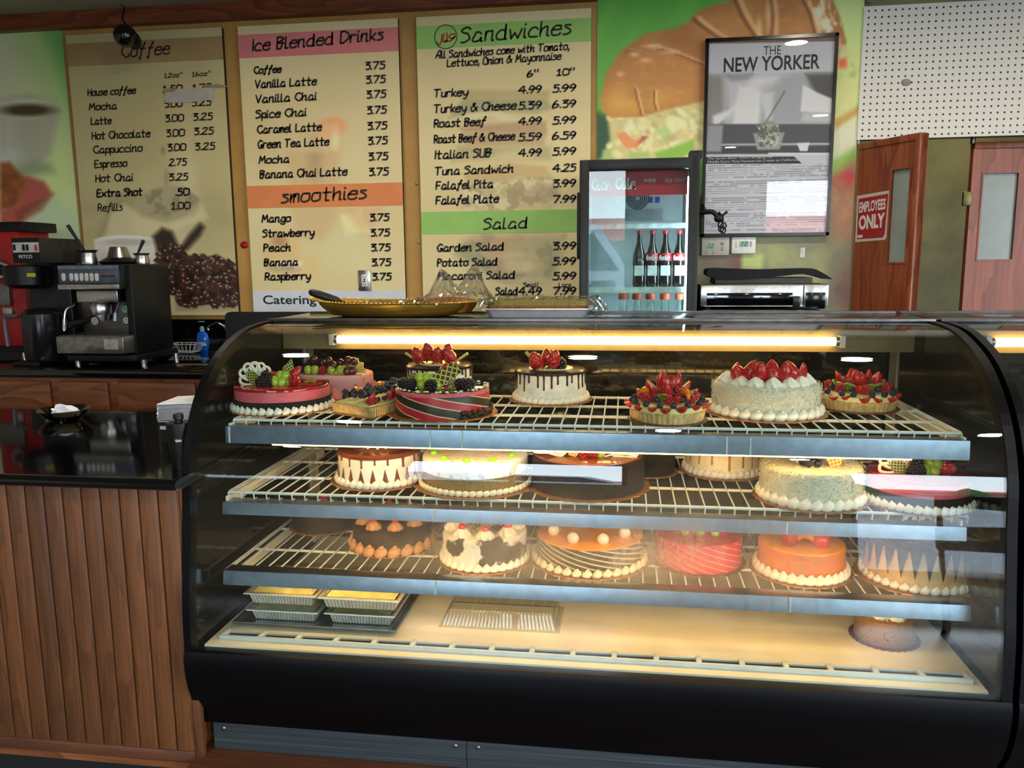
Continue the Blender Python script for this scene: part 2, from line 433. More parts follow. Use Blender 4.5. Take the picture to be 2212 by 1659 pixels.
white_p = mat('white_plastic', 'E6E4DC', 0.4, var=0.04)
ink_m = mat('black_ink', '1C1712', 0.6, var=0.1)
grey_ink = mat('grey_ink', '4A4640', 0.6, var=0.1)
red_ink = mat('red_ink', 'B02A24', 0.5, var=0.05)
silver_ink = mat('silver_ink', 'D8D4CE', 0.5, var=0.05)
rubber = mat('dark_rubber', '0A0A0A', 0.7)

black_far = mat('far_window', '20262C', .2)
# ------------------------------------------------------------------ shell of the room
floor_t = NT('floor_tiles')
_v = floor_t.coord((1, 1, 1))
_br = floor_t.add('TexBrick'); floor_t.link(_v, _br.inputs[0]); _br.offset = 0.0
_br.inputs['Color1'].default_value = (*lin('5A564E'), 1); _br.inputs['Color2'].default_value = (*lin('504C46'), 1); _br.inputs['Mortar'].default_value = (*lin('2C2A28'), 1)
_br.inputs['Scale'].default_value = 1.0; _br.inputs['Mortar Size'].default_value = 0.006; _br.inputs['Brick Width'].default_value = 0.45; _br.inputs['Row Height'].default_value = 0.45
floor_t.set(color=_br.outputs[0], rough=0.22)
wall_m = mat('mustard_paint', 'B98D48', 0.6, var=0.06, scale=5)
pale_m = mat('room_paint', 'B4AC9C', 0.7, var=0.04, scale=3)
olive_m = mat('olive_paint', '74724A', 0.5, var=0.14, scale=4)
ceil_m = mat('ceiling_paint', '9C9884', 0.8, var=0.05, scale=4)
XL, XR = -4.7, 4.7
mb = MB(); mb.box((XL, FRONT_Y, -0.05), (XR, 6.3, FLOOR)); struct(mb.build('floor', floor_t.m))
mb = MB(); mb.box((XL, FRONT_Y, CEIL), (XR, 6.3, CEIL+0.08)); struct(mb.build('ceiling', ceil_m))
mb = MB(); mb.box((XL, YW, 0), (WALL_END, YW+0.12, CEIL)); struct(mb.build('wall_back', wall_m))
mb = MB(); mb.box((XL-0.1, FRONT_Y, 0), (XL, 6.3, CEIL)); struct(mb.build('wall_left', pale_m))
mb = MB(); sw = ADDED_SIDE_WINDOW; mb.box((XR, FRONT_Y, 0), (XR+0.1, sw[0], CEIL)); mb.box((XR, sw[1], 0), (XR+0.1, 6.3, CEIL)); mb.box((XR, sw[0], 0), (XR+0.1, sw[1], sw[2])); mb.box((XR, sw[0], sw[3]), (XR+0.1, sw[1], CEIL)); struct(mb.build('wall_right', pale_m))
mb = MB()
for k in range(5): yy = sw[0]+(sw[1]-sw[0]-.05)*k/4; mb.box((XR+.02, yy, sw[2]), (XR+.08, yy+.05, sw[3]))
for zz in (sw[2], sw[3]-.05): mb.box((XR+.02, sw[0], zz), (XR+.08, sw[1], zz+.05))
struct(mb.build('window_4', mat('window_frame_metal', '4A4A4C', 0.4)))  # frame of the side window added for its light
mb = MB(); mb.box((WALL_END-0.3, 6.2, 0), (XR, 6.3, CEIL)); mb.box((WALL_END-0.42, YW+0.12, 0), (WALL_END-0.3, 6.3, CEIL)); struct(mb.build('wall_kitchen', olive_m))
# front wall with the shop windows cut out
mb = MB(); xs = XL
for (x0, x1, z0, z1) in WINDOWS:
    mb.box((xs, FRONT_Y-0.12, 0), (x0, FRONT_Y, CEIL)); mb.box((x0, FRONT_Y-0.12, 0), (x1, FRONT_Y, z0)); mb.box((x0, FRONT_Y-0.12, z1), (x1, FRONT_Y, CEIL)); xs = x1
mb.box((xs, FRONT_Y-0.12, 0), (XR, FRONT_Y, CEIL)); struct(mb.build('wall_front', pale_m))
for i, (x0, x1, z0, z1) in enumerate(WINDOWS):
    mb = MB(); t = 0.05; n = max(1, round((x1-x0)/1.05))
    for k in range(n+1):
        xx = x0+(x1-x0-t)*k/n; mb.box((xx, FRONT_Y-0.09, z0), (xx+t, FRONT_Y-0.03, z1))
    mb.box((x0, FRONT_Y-0.09, z0), (x1, FRONT_Y-0.03, z0+t)); mb.box((x0, FRONT_Y-0.09, z1-t), (x1, FRONT_Y-0.03, z1))
    struct(mb.build('window_%d' % (i+1), mat('window_frame_metal', '4A4A4C', 0.4)))
mb = MB(); mb.box((-60, -90, -0.12), (60, FRONT_Y-0.12, -0.06)); mb.box((XR+.1, FRONT_Y-.12, -.12), (40, 20, -.06)); struct(mb.build('pavement', mat('pavement', '8A8884', 0.8, var=0.1, scale=2)))
# across the street: a red-roofed building, trees and a parked van, seen only as reflections
t = thing('street_building', 'long red-roofed building across the street, seen only as a reflection', 'building', (8, -62, -.06))
mb = MB(); mb.box((-6, -66, -.06), (34, -60, 3.2)); mb.build('wall', mat('far_wall', '8A8480', .8), t)
mb = MB(); mb.prism([(-66.6, 3.2), (-59.2, 3.2), (-63, 5.2)], -6.5, 34.5, axis=0); mb.build('roof', mat('far_roof', 'C84A30', .8), t)
for k in range(9): mb = MB(); mb.box((-4.5+k*4.1, -59.98, .8), (-3+k*4.1, -59.95, 2.4)); mb.build('window', black_far, t)
for k, (x, y, h) in enumerate(((17, -57, 8.5), (24, -56, 7), (-9, -50, 7.5), (-19, -52, 8), (6, -56, 6))):
    t = thing('street_tree', 'dark conical tree across the street, seen only as a reflection', 'tree', (x, y, -.06), 'trees across the street')
    mb = MB(); mb.cyl((x, y, -.06), (x, y, 1.6), .16, 10); mb.build('trunk', mat('bark', '4A3828', .9), t)
    mb = MB(); mb.lathe([(.2, 1.0), (1.25, 1.8), (1.1, h*.5), (.5, h*.8), (.05, h)], (x, y, -.06), 24, lambda r, z, a: r*(1+.14*math.sin(5*a+z*3)+.1*math.sin(11*a-z*7))); mb.build('crown', mat('crown_green', '3E5A2A', .9, var=.4, scale=3), t)
t = thing('parked_van', 'white parked van outside the shop window, seen only as a reflection', 'van', (-1.6, -9, -.06))
mb = MB(); mb.prism([(-4.0, .35), (.9, .35), (.9, 1.1), (.1, 1.25), (-.5, 2.15), (-4.0, 2.2)], -10.1, -8.1); mb.build('body', mat('van_white', 'D8DCE0', .3), t)
mb = MB(); mb.prism([(-1.9, 1.3), (-.1, 1.3), (-.6, 2.0), (-1.9, 2.0)], -8.09, -8.07); mb.build('side_window', mat('van_glass', '2A3840', .1), t)
for x in (-3.1, .1):
    mb = MB(); mb.cyl((x, -8.3, .28), (x, -8.05, .28), .34, 20); mb.build('wheel', mat('tyre', '141414', .7), t)
# dark cafe chairs by the window, seen only as reflections
for k, (x, y, a) in enumerate(((2.15, -1.5, .4), (3.0, -2.3, 2.3), (1.2, -2.6, 1.2))):
    t = thing('cafe_chair', 'dark cafe chair on the shop floor, seen only as a reflection', 'chair', (x, y, 0), 'cafe chairs on the shop floor', a, w=False)
    dk = mat('chair_dark', '1A1614', .5)
    mb = MB(); mb.box((-.21, -.21, .43), (.21, .21, .47), .01); mb.build('seat', dk, t)
    mb = MB(); mb.box((-.21, .18, .62), (.21, .215, .92), .015); mb.build('backrest', dk, t)
    for sx_ in (-.18, .18):
        for sy_ in (-.18, .19): mb = MB(); mb.cyl((sx_, sy_, 0), (sx_, sy_, .43 if sy_ < 0 else .90), .017, 8); mb.build('leg', dk, t)
# wooden beam along the top of the wall
zb0 = at(500, 39, YW-0.06).z
mb = MB(); mb.box((XL, YW-0.06, zb0), (at(1290, 0, YW).x, YW, CEIL)); struct(mb.build('trim_1', beam_m))

# ------------------------------------------------------------------ printed wall graphics
def art_left(u, v):
    p = Paint(u, v, '769E4C')
    n = VNZ.fbm(u/120+3, v/160); s = (u*0.9-v*0.35)/140
    p.lay(np.clip(0.9-s-0.2*n, 0, 1), 'A6A884'); p.lay(np.clip((VNZ(s*1.6+4, v*0+2)-0.45)*2.2, 0, 1)*np.clip(s, 0, 1)*0.95, '347A3E')
    p.poly([(60, 200), (140, 330), (150, 480), (90, 430)], '9CB064', 30, .7)
    p.poly([(0, 215), (60, 205), (118, 222), (128, 245), (110, 330), (70, 370), (0, 380)], '8A8A74', 10, .95)
    p.poly([(0, 225), (40, 222), (40, 360), (0, 365)], '9A9A88', 16, .8)
    p.ell(55, 235, 66, 22, 'A6A690', 4); p.ell(60, 238, 56, 13, '3A3018', 5)
    p.poly([(0, 330), (60, 345), (110, 352), (118, 372), (40, 385), (0, 380)], '6E7A58', 10, .8); p.ell(10, 345, 40, 20, 'A8A8A0', 10, .7)
    p.poly([(0, 352), (22, 350), (40, 372), (62, 388), (55, 430), (30, 450), (0, 455)], '7A4420', 5); p.speck(soft(sdf(u, v, [(0, 352), (40, 372), (62, 400), (30, 450), (0, 450)]), 5), '5A3018', 16, .42, .7, .7)
    p.poly([(58, 380), (95, 392), (115, 420), (90, 455), (40, 485), (0, 490), (0, 455), (40, 440)], '8A4438', 6); p.poly([(30, 455), (100, 425), (116, 418), (90, 455), (40, 480)], '6A3428', 5, .8)
    p.poly([(60, 470), (120, 420), (170, 470), (175, 520), (110, 520)], '8AA080', 14, .6)
    return p.c
def art_right(u, v):
    p = Paint(u, v, '4C8C34')
    st = VNZ.fbm((u+v*0.5)/26, (v*0.35-u*0.2)/60, 3); p.lay(np.clip((st-.4)*2, 0, 1)*.6, '5FA040')
    p.lay(np.clip((u-1690)/130, 0, 1), 'A2B272'); p.lay(np.clip((v-330)/60, 0, 1)*np.clip((u-1500)/60, 0, 1), '6A6C50')
    p.poly([(1285, 240), (1330, 255), (1330, 345), (1285, 345)], '24422C', 8)
    sal = [(1312, 250), (1390, 235), (1530, 200), (1530, 345), (1300, 345), (1318, 300)]
    m = soft(sdf(u, v, sal), 5); p.lay(m, 'AAA06C'); R = random.Random(6)
    for k in range(150):
        x, y = R.uniform(1310, 1530), R.uniform(225, 342)
        if sdf(np.array([x]), np.array([y]), sal)[0] < -2: p.ell(x, y, R.uniform(5, 12), R.uniform(4, 8), R.choice(['C4BA8A', 'BDB482', 'CFC79A', 'A89C68', '9A9260', 'B4AA78']), 2.5, .85, R.uniform(-1.5, 1.5))
    p.poly([(1330, 290), (1348, 283), (1370, 303), (1388, 297), (1375, 320), (1352, 320)], 'C8784A', 2); p.poly([(1372, 318), (1388, 293), (1402, 296)], '8A4A38', 2)
    p.poly([(1415, 330), (1440, 322), (1480, 308), (1500, 300), (1498, 325), (1470, 345), (1420, 345)], '6E9438', 4); p.poly([(1415, 280), (1440, 270), (1450, 285), (1430, 300)], '92A86C', 3); p.poly([(1303, 325), (1325, 318), (1320, 340), (1300, 342)], '8A9A5A', 4); p.poly([(1360, 330), (1400, 325), (1405, 345), (1360, 345)], '8C9A5A', 5)
    bun = [(1297, 215), (1308, 160), (1340, 112), (1395, 72), (1460, 62), (1485, 48), (1510, 22), (1545, 10), (1570, 6), (1590, -20), (1790, -20), (1815, 40), (1828, 90), (1818, 140), (1800, 180), (1700, 200), (1520, 218), (1440, 236), (1385, 252), (1320, 254), (1302, 240)]
    D = sdf(u, v, bun); m = soft(D, 3); p.lay(m, '9C6A38'); n = VNZ.fbm(u/70, v/70+5); n3 = VNZ.fbm(u/14, v/9+3)
    p.lay(m*np.clip((v-178-.12*(u-1400))/50, 0, 1)*np.clip((1530-u)/40, 0, 1)*.9, 'B4873E'); p.lay(m*np.clip((n-.45)*3.2, 0, 1)*.55, '80502A'); p.lay(m*np.clip((n3-.5)*3, 0, 1)*.22, 'C09060'); p.lay(m*soft(-D-16, 14)*.35, '7A4C22')
    p.poly([(1480, 62), (1530, 88), (1560, 100), (1500, 128), (1420, 96), (1440, 72)], '7E4E26', 18, .6)
    def seam(a, b, c, w=5):
        q = catmull([a, b, c], 8)
        for i in range(len(q)-1):
            d = sdf(u, v, [tuple(q[i]), tuple(q[i+1]), (q[i+1][0]+.5, q[i+1][1]+.5)]); p.lay(np.clip(1-d/w, 0, 1)*m*.5, '5E3418'); d2 = sdf(u, v, [(q[i][0]+w*1.6, q[i][1]-2), (q[i+1][0]+w*1.6, q[i+1][1]-2), (q[i+1][0]+w*1.6+.5, q[i+1][1])]); p.lay(np.clip(1-d2/(w*1.2), 0, 1)*m*.35, 'D0A878')
    seam((1497, 40), (1530, 66), (1600, 112), 7); seam((1585, -6), (1606, 40), (1640, 92), 7); seam((1662, -10), (1668, 40), (1664, 96), 6); seam((1730, -10), (1752, 40), (1765, 100), 6); seam((1352, 112), (1420, 104), (1520, 140), 4); seam((1372, 192), (1378, 220), (1386, 250), 3); seam((1415, 196), (1412, 215), (1418, 238), 3)
    for (x, y, rx, ry) in ((1412, 100, 16, 5), (1395, 130, 9, 4), (1450, 112, 14, 4), (1370, 118, 8, 4), (1660, 30, 5, 30), (1640, 60, 5, 20), (1340, 160, 6, 4)): p.ell(x, y, rx, ry, 'D8B48A', 4, .6)
    hl = soft(sdf(u, v, [(1735, -10), (1790, -10), (1818, 45), (1826, 110), (1790, 95), (1760, 40)]), 12); p.lay(hl*np.clip((VNZ.fbm(u/12, v/26, 3)-.42)*5, 0, 1)*m*.85, 'DCCAAC')
    m2 = soft(sdf(u, v, [(1815, 100), (1852, 110), (1850, 240), (1800, 270), (1800, 150)]), 6); p.lay(m2, 'A6A86C'); p.speck(m2, '7E9A4A', 30, .5, .6, .8); p.poly([(1812, 128), (1828, 125), (1830, 145), (1812, 148)], 'B8502C', 4)
    p.poly([(1800, 262), (1860, 225), (1856, 245), (1805, 282)], '9A7A38', 5); p.poly([(1800, 285), (1856, 250), (1854, 330), (1800, 345)], 'A8A890', 8); p.poly([(1795, 350), (1855, 315), (1850, 345), (1795, 385)], '6E9442', 8)
    p.poly([(1790, 385), (1850, 345), (1850, 440), (1790, 420)], '8C4A3A', 14); p.ell(1835, 385, 16, 12, 'A03038', 8); p.poly([(1790, 420), (1850, 400), (1850, 560), (1790, 540)], '846048', 16); p.speck(soft(sdf(u, v, [(1790, 400), (1850, 390), (1850, 550), (1790, 540)]), 12), '967454', 14, .5, .7, .6)
    lo = np.clip((v-500)/40, 0, 1)*np.clip((u-1480)/40, 0, 1); p.lay(lo, '62604C'); n = VNZ.fbm(u/70+2, v/70+8)
    p.lay(lo*np.clip((n-.5)*4, 0, 1)*.8, '7E8050'); p.lay(lo*np.clip((.42-n)*5, 0, 1), '3E3A34'); p.poly([(1570, 550), (1600, 548), (1605, 590), (1572, 580)], '5A3A38', 6, .9); p.poly([(1605, 545), (1650, 550), (1645, 580), (1602, 580)], '8A9458', 5); p.poly([(1510, 530), (1590, 540), (1585, 600), (1510, 600)], '605048', 10, .6); p.ell(1845, 640, 40, 60, '6A4440', 20, .7)
    return p.c
ZB = at(600, 690, YW).z-0.25
q = picture('wall_mural', (at(-20, 100, YW).x-0.3, at(134, 62, YW).x, at(100, 560, YW).z, zb0), YW-0.006, 4, art_left, thick=0.005)
tag(q, 'blurred green wall print of a coffee cup and pastry left of the coffee menu', 'wall print')
q = picture('wall_mural', (at(1291, 20, YW).x, WALL_END-0.003, ZB, CEIL), YW-0.006, 4, art_right, thick=0.005)
tag(q, 'large wall print of a croissant sandwich with salad on green', 'wall print')

# ------------------------------------------------------------------ menu boards
def bx(l, r, t, b, Y): return (l.x if hasattr(l, 'x') else l, r, b, t)
YM = YW-0.028
def board(label, tl, tr, bl, br, inkfn, bands):
    root = thing('menu_board', label, 'menu board', (at((tl[0]+tr[0])/2, bl[1], YW).x, YW, at(bl[0], bl[1], YM).z), 'menu boards on the back wall')
    x0 = (at(*tl, YM).x+at(*bl, YM).x)/2; x1 = (at(*tr, YM).x+at(*br, YM).x)/2; z1 = (at(*tl, YM).z+at(*tr, YM).z)/2; z0 = (at(*bl, YM).z+at(*br, YM).z)/2
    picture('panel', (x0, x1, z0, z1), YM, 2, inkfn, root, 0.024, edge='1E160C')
    for (nm, pt, pb, m) in bands:
        mb = MB(); mb.box((x0, YM-0.0015, at(*pb, YM).z), (x1, YM, at(*pt, YM).z)); mb.build(nm, m, root)
    return root
CREAM = 'A89A70'
def ink_coffee(u, v):
    p = Paint(u, v, '90865E'); p.speck(np.ones(u.shape), '9A9068', 150, .4, .7, .7)
    st = np.exp(-((u-400-10*np.sin(v/30))/26)**2)*np.clip((v-230)/150, 0, 1); p.lay(st*.5*(.5+VNZ.fbm(u/30, v/40)), 'B0A684'); p.ell(352, 325, 5, 8, '6E6244', 3, .8); p.ell(360, 385, 6, 16, '74684C', 4, .6)
    w = np.exp(-((v-470)/55)**2); p.lay(w*.45*VNZ.fbm(u/40, v/30), '6A6248')
    p.poly([(225, 470), (232, 430), (255, 415), (300, 425), (275, 470), (300, 515), (205, 515)], '7A7252', 6, .8)
    p.poly([(283, 445), (300, 425), (340, 405), (395, 402), (432, 428), (428, 445), (395, 470), (355, 480), (310, 470)], '847C5C', 3); p.speck(soft(sdf(u, v, [(290, 440), (330, 410), (395, 405), (428, 430), (400, 460), (340, 470)]), 5), '6A6246', 18, .45, .6, .8)
    p.poly([(225, 515), (240, 460), (270, 440), (310, 470), (365, 482), (420, 465), (435, 440), (450, 470), (350, 510)], 'A8A07C', 6, .7)
    p.poly([(204, 518), (240, 508), (300, 510), (338, 518), (338, 572), (204, 572)], 'A8A498', 3); p.ell(272, 520, 64, 11, 'B4B2A8', 2); p.ell(275, 523, 55, 8, '8E8C80', 3)
    for q in ([(330, 510), (350, 492), (372, 500), (385, 530), (400, 555), (345, 560)], [(385, 540), (410, 505), (432, 482), (442, 490), (432, 510), (405, 540)]): p.poly(q, '1E140E', 6, .95)
    heap = [(338, 545), (350, 528), (385, 530), (404, 552), (440, 556), (470, 552), (500, 570), (520, 600), (520, 650), (500, 662), (440, 655), (400, 662), (378, 640), (345, 600)]
    p.poly([(378, 640), (400, 640), (520, 640), (520, 672), (380, 672)], '8A7E62', 3); wv = ((np.floor(u/2.5)+np.floor(v/2.5)) % 2); p.lay(soft(sdf(u, v, [(378, 645), (520, 645), (520, 672), (380, 672)]), 3)*wv*.5, '6A5E46')
    m = soft(sdf(u, v, heap), 4); p.lay(m, '160C08'); R = random.Random(4)
    for k in range(480):
        cx = R.uniform(338, 520); cy = R.uniform(530, 664); a = R.uniform(-1.3, 1.3); 
        if sdf(np.array([cx]), np.array([cy]), heap)[0] > 4: continue
        c = R.choice(['2A160E', '3A2014', '22120C', '46281A']); p.ell(cx, cy, 6.5, 4.2, c, 1.0, .95, a); p.ell(cx, cy, 5.5, .7, '0C0604', .6, .9, a)
        if R.random() < .5: p.ell(cx-1, cy-2, 2.6, 1.0, 'C8B8AC', .8, .85, a)
    return p.c
def ink_drinks(u, v):
    p = Paint(u, v, CREAM); p.speck(np.ones(u.shape), 'ADA27A', 150, .4, .7, .6)
    g = [(620, 320), (735, 318), (728, 470), (700, 520), (640, 515), (628, 440)]; m = soft(sdf(u, v, g), 10); p.lay(m*.45, 'A08058'); p.ell(680, 345, 14, 40, '7A6044', 14, .45); p.ell(676, 318, 60, 12, 'B09C70', 6, .6)
    p.ell(716, 275, 34, 22, 'C08058', 4, .75, -.2); p.ell(708, 285, 26, 17, 'B89468', 5, .7, -.2); p.ell(724, 300, 8, 20, 'C8BC94', 6, .6)
    p.ell(608, 545, 42, 52, 'B09058', 8, .5); p.ell(604, 520, 16, 14, '7E5A40', 8, .6); p.poly([(735, 465), (780, 452), (798, 500), (745, 508)], 'B8B480', 5, .7); p.poly([(740, 450), (830, 440), (820, 480), (780, 500)], 'A8805C', 10, .5); p.ell(745, 545, 55, 45, 'A8A478', 8, .55); p.poly([(640, 560), (690, 545), (690, 610), (640, 600)], 'B0955A', 6, .5)
    n = VNZ.fbm(u/9, v/9); p.lay(soft(sdf(u, v, [(575, 565), (650, 555), (655, 580), (600, 588)]), 6)*np.clip((n-.45)*4, 0, 1)*.7, 'C8C4B4'); p.ell(615, 580, 30, 8, '7A6A58', 5, .6)
    return p.c
def ink_sand(u, v):
    p = Paint(u, v, CREAM); p.speck(np.ones(u.shape), 'ACA17A', 150, .4, .7, .6)
    def s(pts, c, sf=5, o=.75): p.poly(pts, c, sf, o)
    s([(1008, 195), (1188, 195), (1186, 212), (1000, 214)], '8E8256'); s([(1000, 214), (1180, 212), (1195, 235), (1160, 245), (1060, 240), (985, 250), (970, 255), (985, 235)], '7A7A58'); s([(1005, 245), (1080, 240), (1120, 262), (1090, 262), (1060, 250), (1000, 256)], 'B0A884', 4)
    s([(990, 275), (1130, 262), (1180, 262), (1180, 290), (1000, 285)], '8A6E54'); s([(1000, 288), (1180, 280), (1176, 315), (1005, 315)], '907A58'); s([(990, 315), (1060, 318), (1190, 316), (1190, 345), (1000, 345), (975, 350)], '867E58', 7); s([(1075, 330), (1160, 318), (1150, 345), (1050, 350)], 'A89C74', 7)
    s([(1000, 375), (1100, 352), (1180, 360), (1190, 385), (1010, 395)], '9A8258'); m = soft(sdf(u, v, [(1000, 395), (1190, 380), (1205, 430), (1180, 455), (1000, 455)]), 8)*.75; p.lay(m, '98906C'); p.speck(m, 'B2AA86', 22, .48, .6); p.speck(m, '7A6C50', 24, .58, .66, .8, 5); p.ell(1175, 415, 30, 16, '7A6A54', 8, .6)
    m = soft(sdf(u, v, [(1000, 520), (1040, 506), (1220, 508), (1215, 560), (1190, 600), (1150, 620), (1060, 600), (1000, 560), (985, 550)]), 10)*.75; p.lay(m, '8C8260'); p.speck(m, '9E7258', 40, .5, .62, .6, 3); p.speck(m, '6A6E54', 34, .55, .65, .7, 11); p.ell(1120, 575, 36, 14, 'AEA27C', 5, .7); p.ell(1110, 552, 40, 10, 'A89C76', 5, .6); p.ell(1150, 605, 40, 6, '9AA078', 4, .6)
    return p.c
tan_b = mat('tan_band', 'A88A5C', 0.6, var=0.03, scale=8)
pink_b = mat('pink_band', 'E08080', 0.6, var=0.03, scale=8)
orange_b = mat('orange_band', 'E48A50', 0.6, var=0.03, scale=8)
green_b = mat('green_band', '9ACC6A', 0.6, var=0.03, scale=8)
white_b = mat('white_band', 'D8DCE0', 0.6, var=0.03, scale=8)
def letters(root, nm, rows, w=2.7, m=None, Y=None):
    """one mesh per written line"""
    Y = (YM-0.0022) if Y is None else Y
    for r in rows:
        mb = MB(); write(mb, r[0], r[1], r[2], r[3], r[4], Y, (r[5] if len(r) > 5 else w)*1.25, tilt=r[6] if len(r) > 6 else 0.012); mb.build(nm, m or ink_m, root)
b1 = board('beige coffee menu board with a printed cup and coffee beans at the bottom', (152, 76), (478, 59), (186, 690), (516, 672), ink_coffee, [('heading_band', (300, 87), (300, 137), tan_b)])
letters(b1, 'heading', [('Coffee', 263, 124, 366, 25, 2.8, .03)])
letters(b1, 'item_name', [('House coffee', 190, 207, 293, 14), ('Mocha', 193, 238, 252, 14), ('Latte', 197, 269, 240, 14), ('Hot Chocolate', 199, 301, 324, 15), ('Cappuccino', 202, 331, 307, 15), ('Espresso', 205, 362, 274, 15), ('Hot Chai', 207, 393, 287, 15), ('Extra Shot', 210, 425, 307, 15, 3.2), ('Refills', 212, 456, 264, 15, 2.1)], 2.5)
letters(b1, 'price', [('12oz"', 355, 168, 393, 9, 1.5), ('16oz"', 415, 165, 454, 9, 1.5), ('1.50', 352, 200, 393, 14), ('1.75', 416, 197, 455, 14), ('3.00', 355, 232, 393, 14), ('3.25', 414, 229, 455, 14), ('3.00', 357, 263, 396, 14), ('3.25', 417, 260, 458, 14), ('3.00', 359, 295, 398, 14), ('3.25', 419, 291, 460, 14), ('3.00', 362, 326, 401, 14), ('3.25', 421, 324, 463, 14), ('2.75', 365, 358, 402, 14), ('3.25', 365, 390, 405, 14), ('.50', 380, 422, 408, 14, 3.2), ('1.00', 371, 452, 410, 14)], 2.5)
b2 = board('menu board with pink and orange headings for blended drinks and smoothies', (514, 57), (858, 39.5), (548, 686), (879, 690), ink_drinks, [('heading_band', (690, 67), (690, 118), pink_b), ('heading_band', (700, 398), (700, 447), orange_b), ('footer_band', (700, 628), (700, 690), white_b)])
letters(b2, 'heading', [('Ice Blended Drinks', 546, 110, 827, 24, 3.6, .035), ('smoothies', 608, 438, 790, 27, 3.6, .03)])
letters(b2, 'item_name', [('Coffee', 549, 159, 607, 14), ('Vanilla Latte', 551, 190, 683, 16), ('Vanilla Chai', 552, 222, 683, 16), ('Spice Chai', 553, 255, 661, 16), ('Caramel Latte', 556, 288, 694, 16), ('Green Tea Latte', 557, 320, 710, 16), ('Mocha', 560, 353, 624, 15), ('Banana Chai Latte', 562, 385, 749, 16), ('Mango', 566, 480, 627, 15), ('Strawberry', 568, 512, 678, 15), ('Peach', 570, 543, 627, 15), ('Banana', 571, 574, 643, 14), ('Raspberry', 573, 605, 670, 15)], 3.0)
letters(b2, 'price', [('3.75', 789+i*1.1, y, 830+i*1.1, 15) for i, y in enumerate((150, 180, 212, 246, 280, 312, 346, 379))]+[('3.75', 799+i*1.2, y, 839+i*1.2, 14) for i, y in enumerate((477, 510, 542, 574, 605))], 3.0)
block_text('footer_lettering', 'Catering', mat('footer_ink', '1E2A2C', 0.6), b2, 569, 663, 684, 25, YM-0.0022, 0.018)
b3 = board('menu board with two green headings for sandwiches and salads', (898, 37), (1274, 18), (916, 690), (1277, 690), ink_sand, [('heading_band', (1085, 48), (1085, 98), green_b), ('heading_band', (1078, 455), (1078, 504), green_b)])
letters(b3, 'heading', [('Sandwiches', 996, 92, 1231, 31, 3.6, .03), ('Salad', 1045, 495, 1138, 22, 3.2, .02)])
letters(b3, 'item_name', [('All Sandwiches come with Tomato,', 941, 126, 1229, 15, 2.6, .02), ('Lettuce, Onion & Mayonnaise', 966, 144, 1211, 15, 2.6, .02), ('Turkey', 937, 210, 1010, 16), ('Turkey & Cheese', 937, 244, 1114, 17), ('Roast Beef', 938, 275, 1048, 16), ('Roast Beef & Cheese', 938, 309, 1111, 16), ('Italian SUB', 940, 343, 1060, 17), ('Tuna Sandwich', 939, 378, 1108, 16), ('Falafel Pita', 942, 409, 1064, 16), ('Falafel Plate', 942, 441, 1076, 16), ('Garden Salad', 944, 543, 1087, 15), ('Potato Salad', 945, 575, 1073, 15), ('Macaroni Salad', 946, 604, 1111, 15), ('Salad', 1071, 637, 1117, 15)], 3.0)
letters(b3, 'price', [('6"', 1139, 166, 1160, 13), ('10"', 1203, 163, 1238, 13)]+[(a, 1120, y, 1168, 15) for a, y in (('4.99', 202), ('5.39', 236), ('4.99', 270), ('5.59', 304), ('4.99', 338), ('4.49', 637))]+[(a, 1194, y, 1242, 15) for a, y in (('5.99', 199), ('6.39', 233), ('5.99', 268), ('6.59', 301), ('5.99', 335), ('4.25', 371), ('3.99', 404), ('7.99', 438), ('3.99', 539), ('5.99', 572), ('5.99', 604), ('7.99', 636))]+[('Small', 1130, 620, 1163, 9, 1.6), ('Larg', 1207, 620, 1232, 9, 1.6)], 3.0)
# round seal on the sandwich heading
mb = MB(); c = at(963, 80, YM); rr = (at(987, 80, YM).x-c.x)
ribbon(mb, [(c.x+rr*math.cos(a), c.z+rr*math.sin(a)) for a in np.linspace(0, 2*PI, 40)], rr*0.09, YM-0.0024); mb.build('seal_ring', mat('dark_green_ink', '2A4A28', 0.6), b3)
mb = MB(); s = rr/24
def sp(pts, w=3.2): ribbon(mb, [(c.x+(p[0]-963)*s, c.z-(p[1]-80)*s) for p in catmull(pts, 5)], w*s, YM-0.0024)
sp([(984, 76), (976, 75), (970, 80), (977, 84), (984, 79), (974, 88), (964, 89)]); sp([(966, 72), (965, 86), (960, 89)]); sp([(960, 73), (957, 88), (964, 89), (966, 86)]); sp([(955, 75), (953, 90), (948, 95), (943, 90)])
mb.build('seal_lettering', red_ink, b3)
# paper patch taped over the coffee prices
mb = MB(); Y = YM-0.004
P = [at(355, 193, Y), at(462, 189, Y), at(462, 215, Y), at(402, 222, Y), at(356, 222, Y)]
mb.prism([(p.x, p.z) for p in P], Y, Y+0.0012)
t = thing('paper_patch', 'strip of white paper taped over the first coffee price', 'paper', P[4])
mb.build('paper', mat('patch_paper', 'B8B0A4', 0.7, var=0.05), t)
mb = MB(); mb.prism([(at(x, y, Y).x, at(x, y, Y).z) for x, y in ((440, 183), (470, 181), (497, 187), (470, 190), (442, 188))], Y-0.001, Y); mb.build('tape', mat('old_tape', '9C8E6C', 0.35), t); mb = MB(); mb.prism([(at(x, y, Y).x, at(x, y, Y).z) for x, y in ((352, 190), (380, 191), (379, 197), (353, 200))], Y-0.001, Y)
mb.build('tape', mat('old_tape', '9C8E6C', 0.35), t)
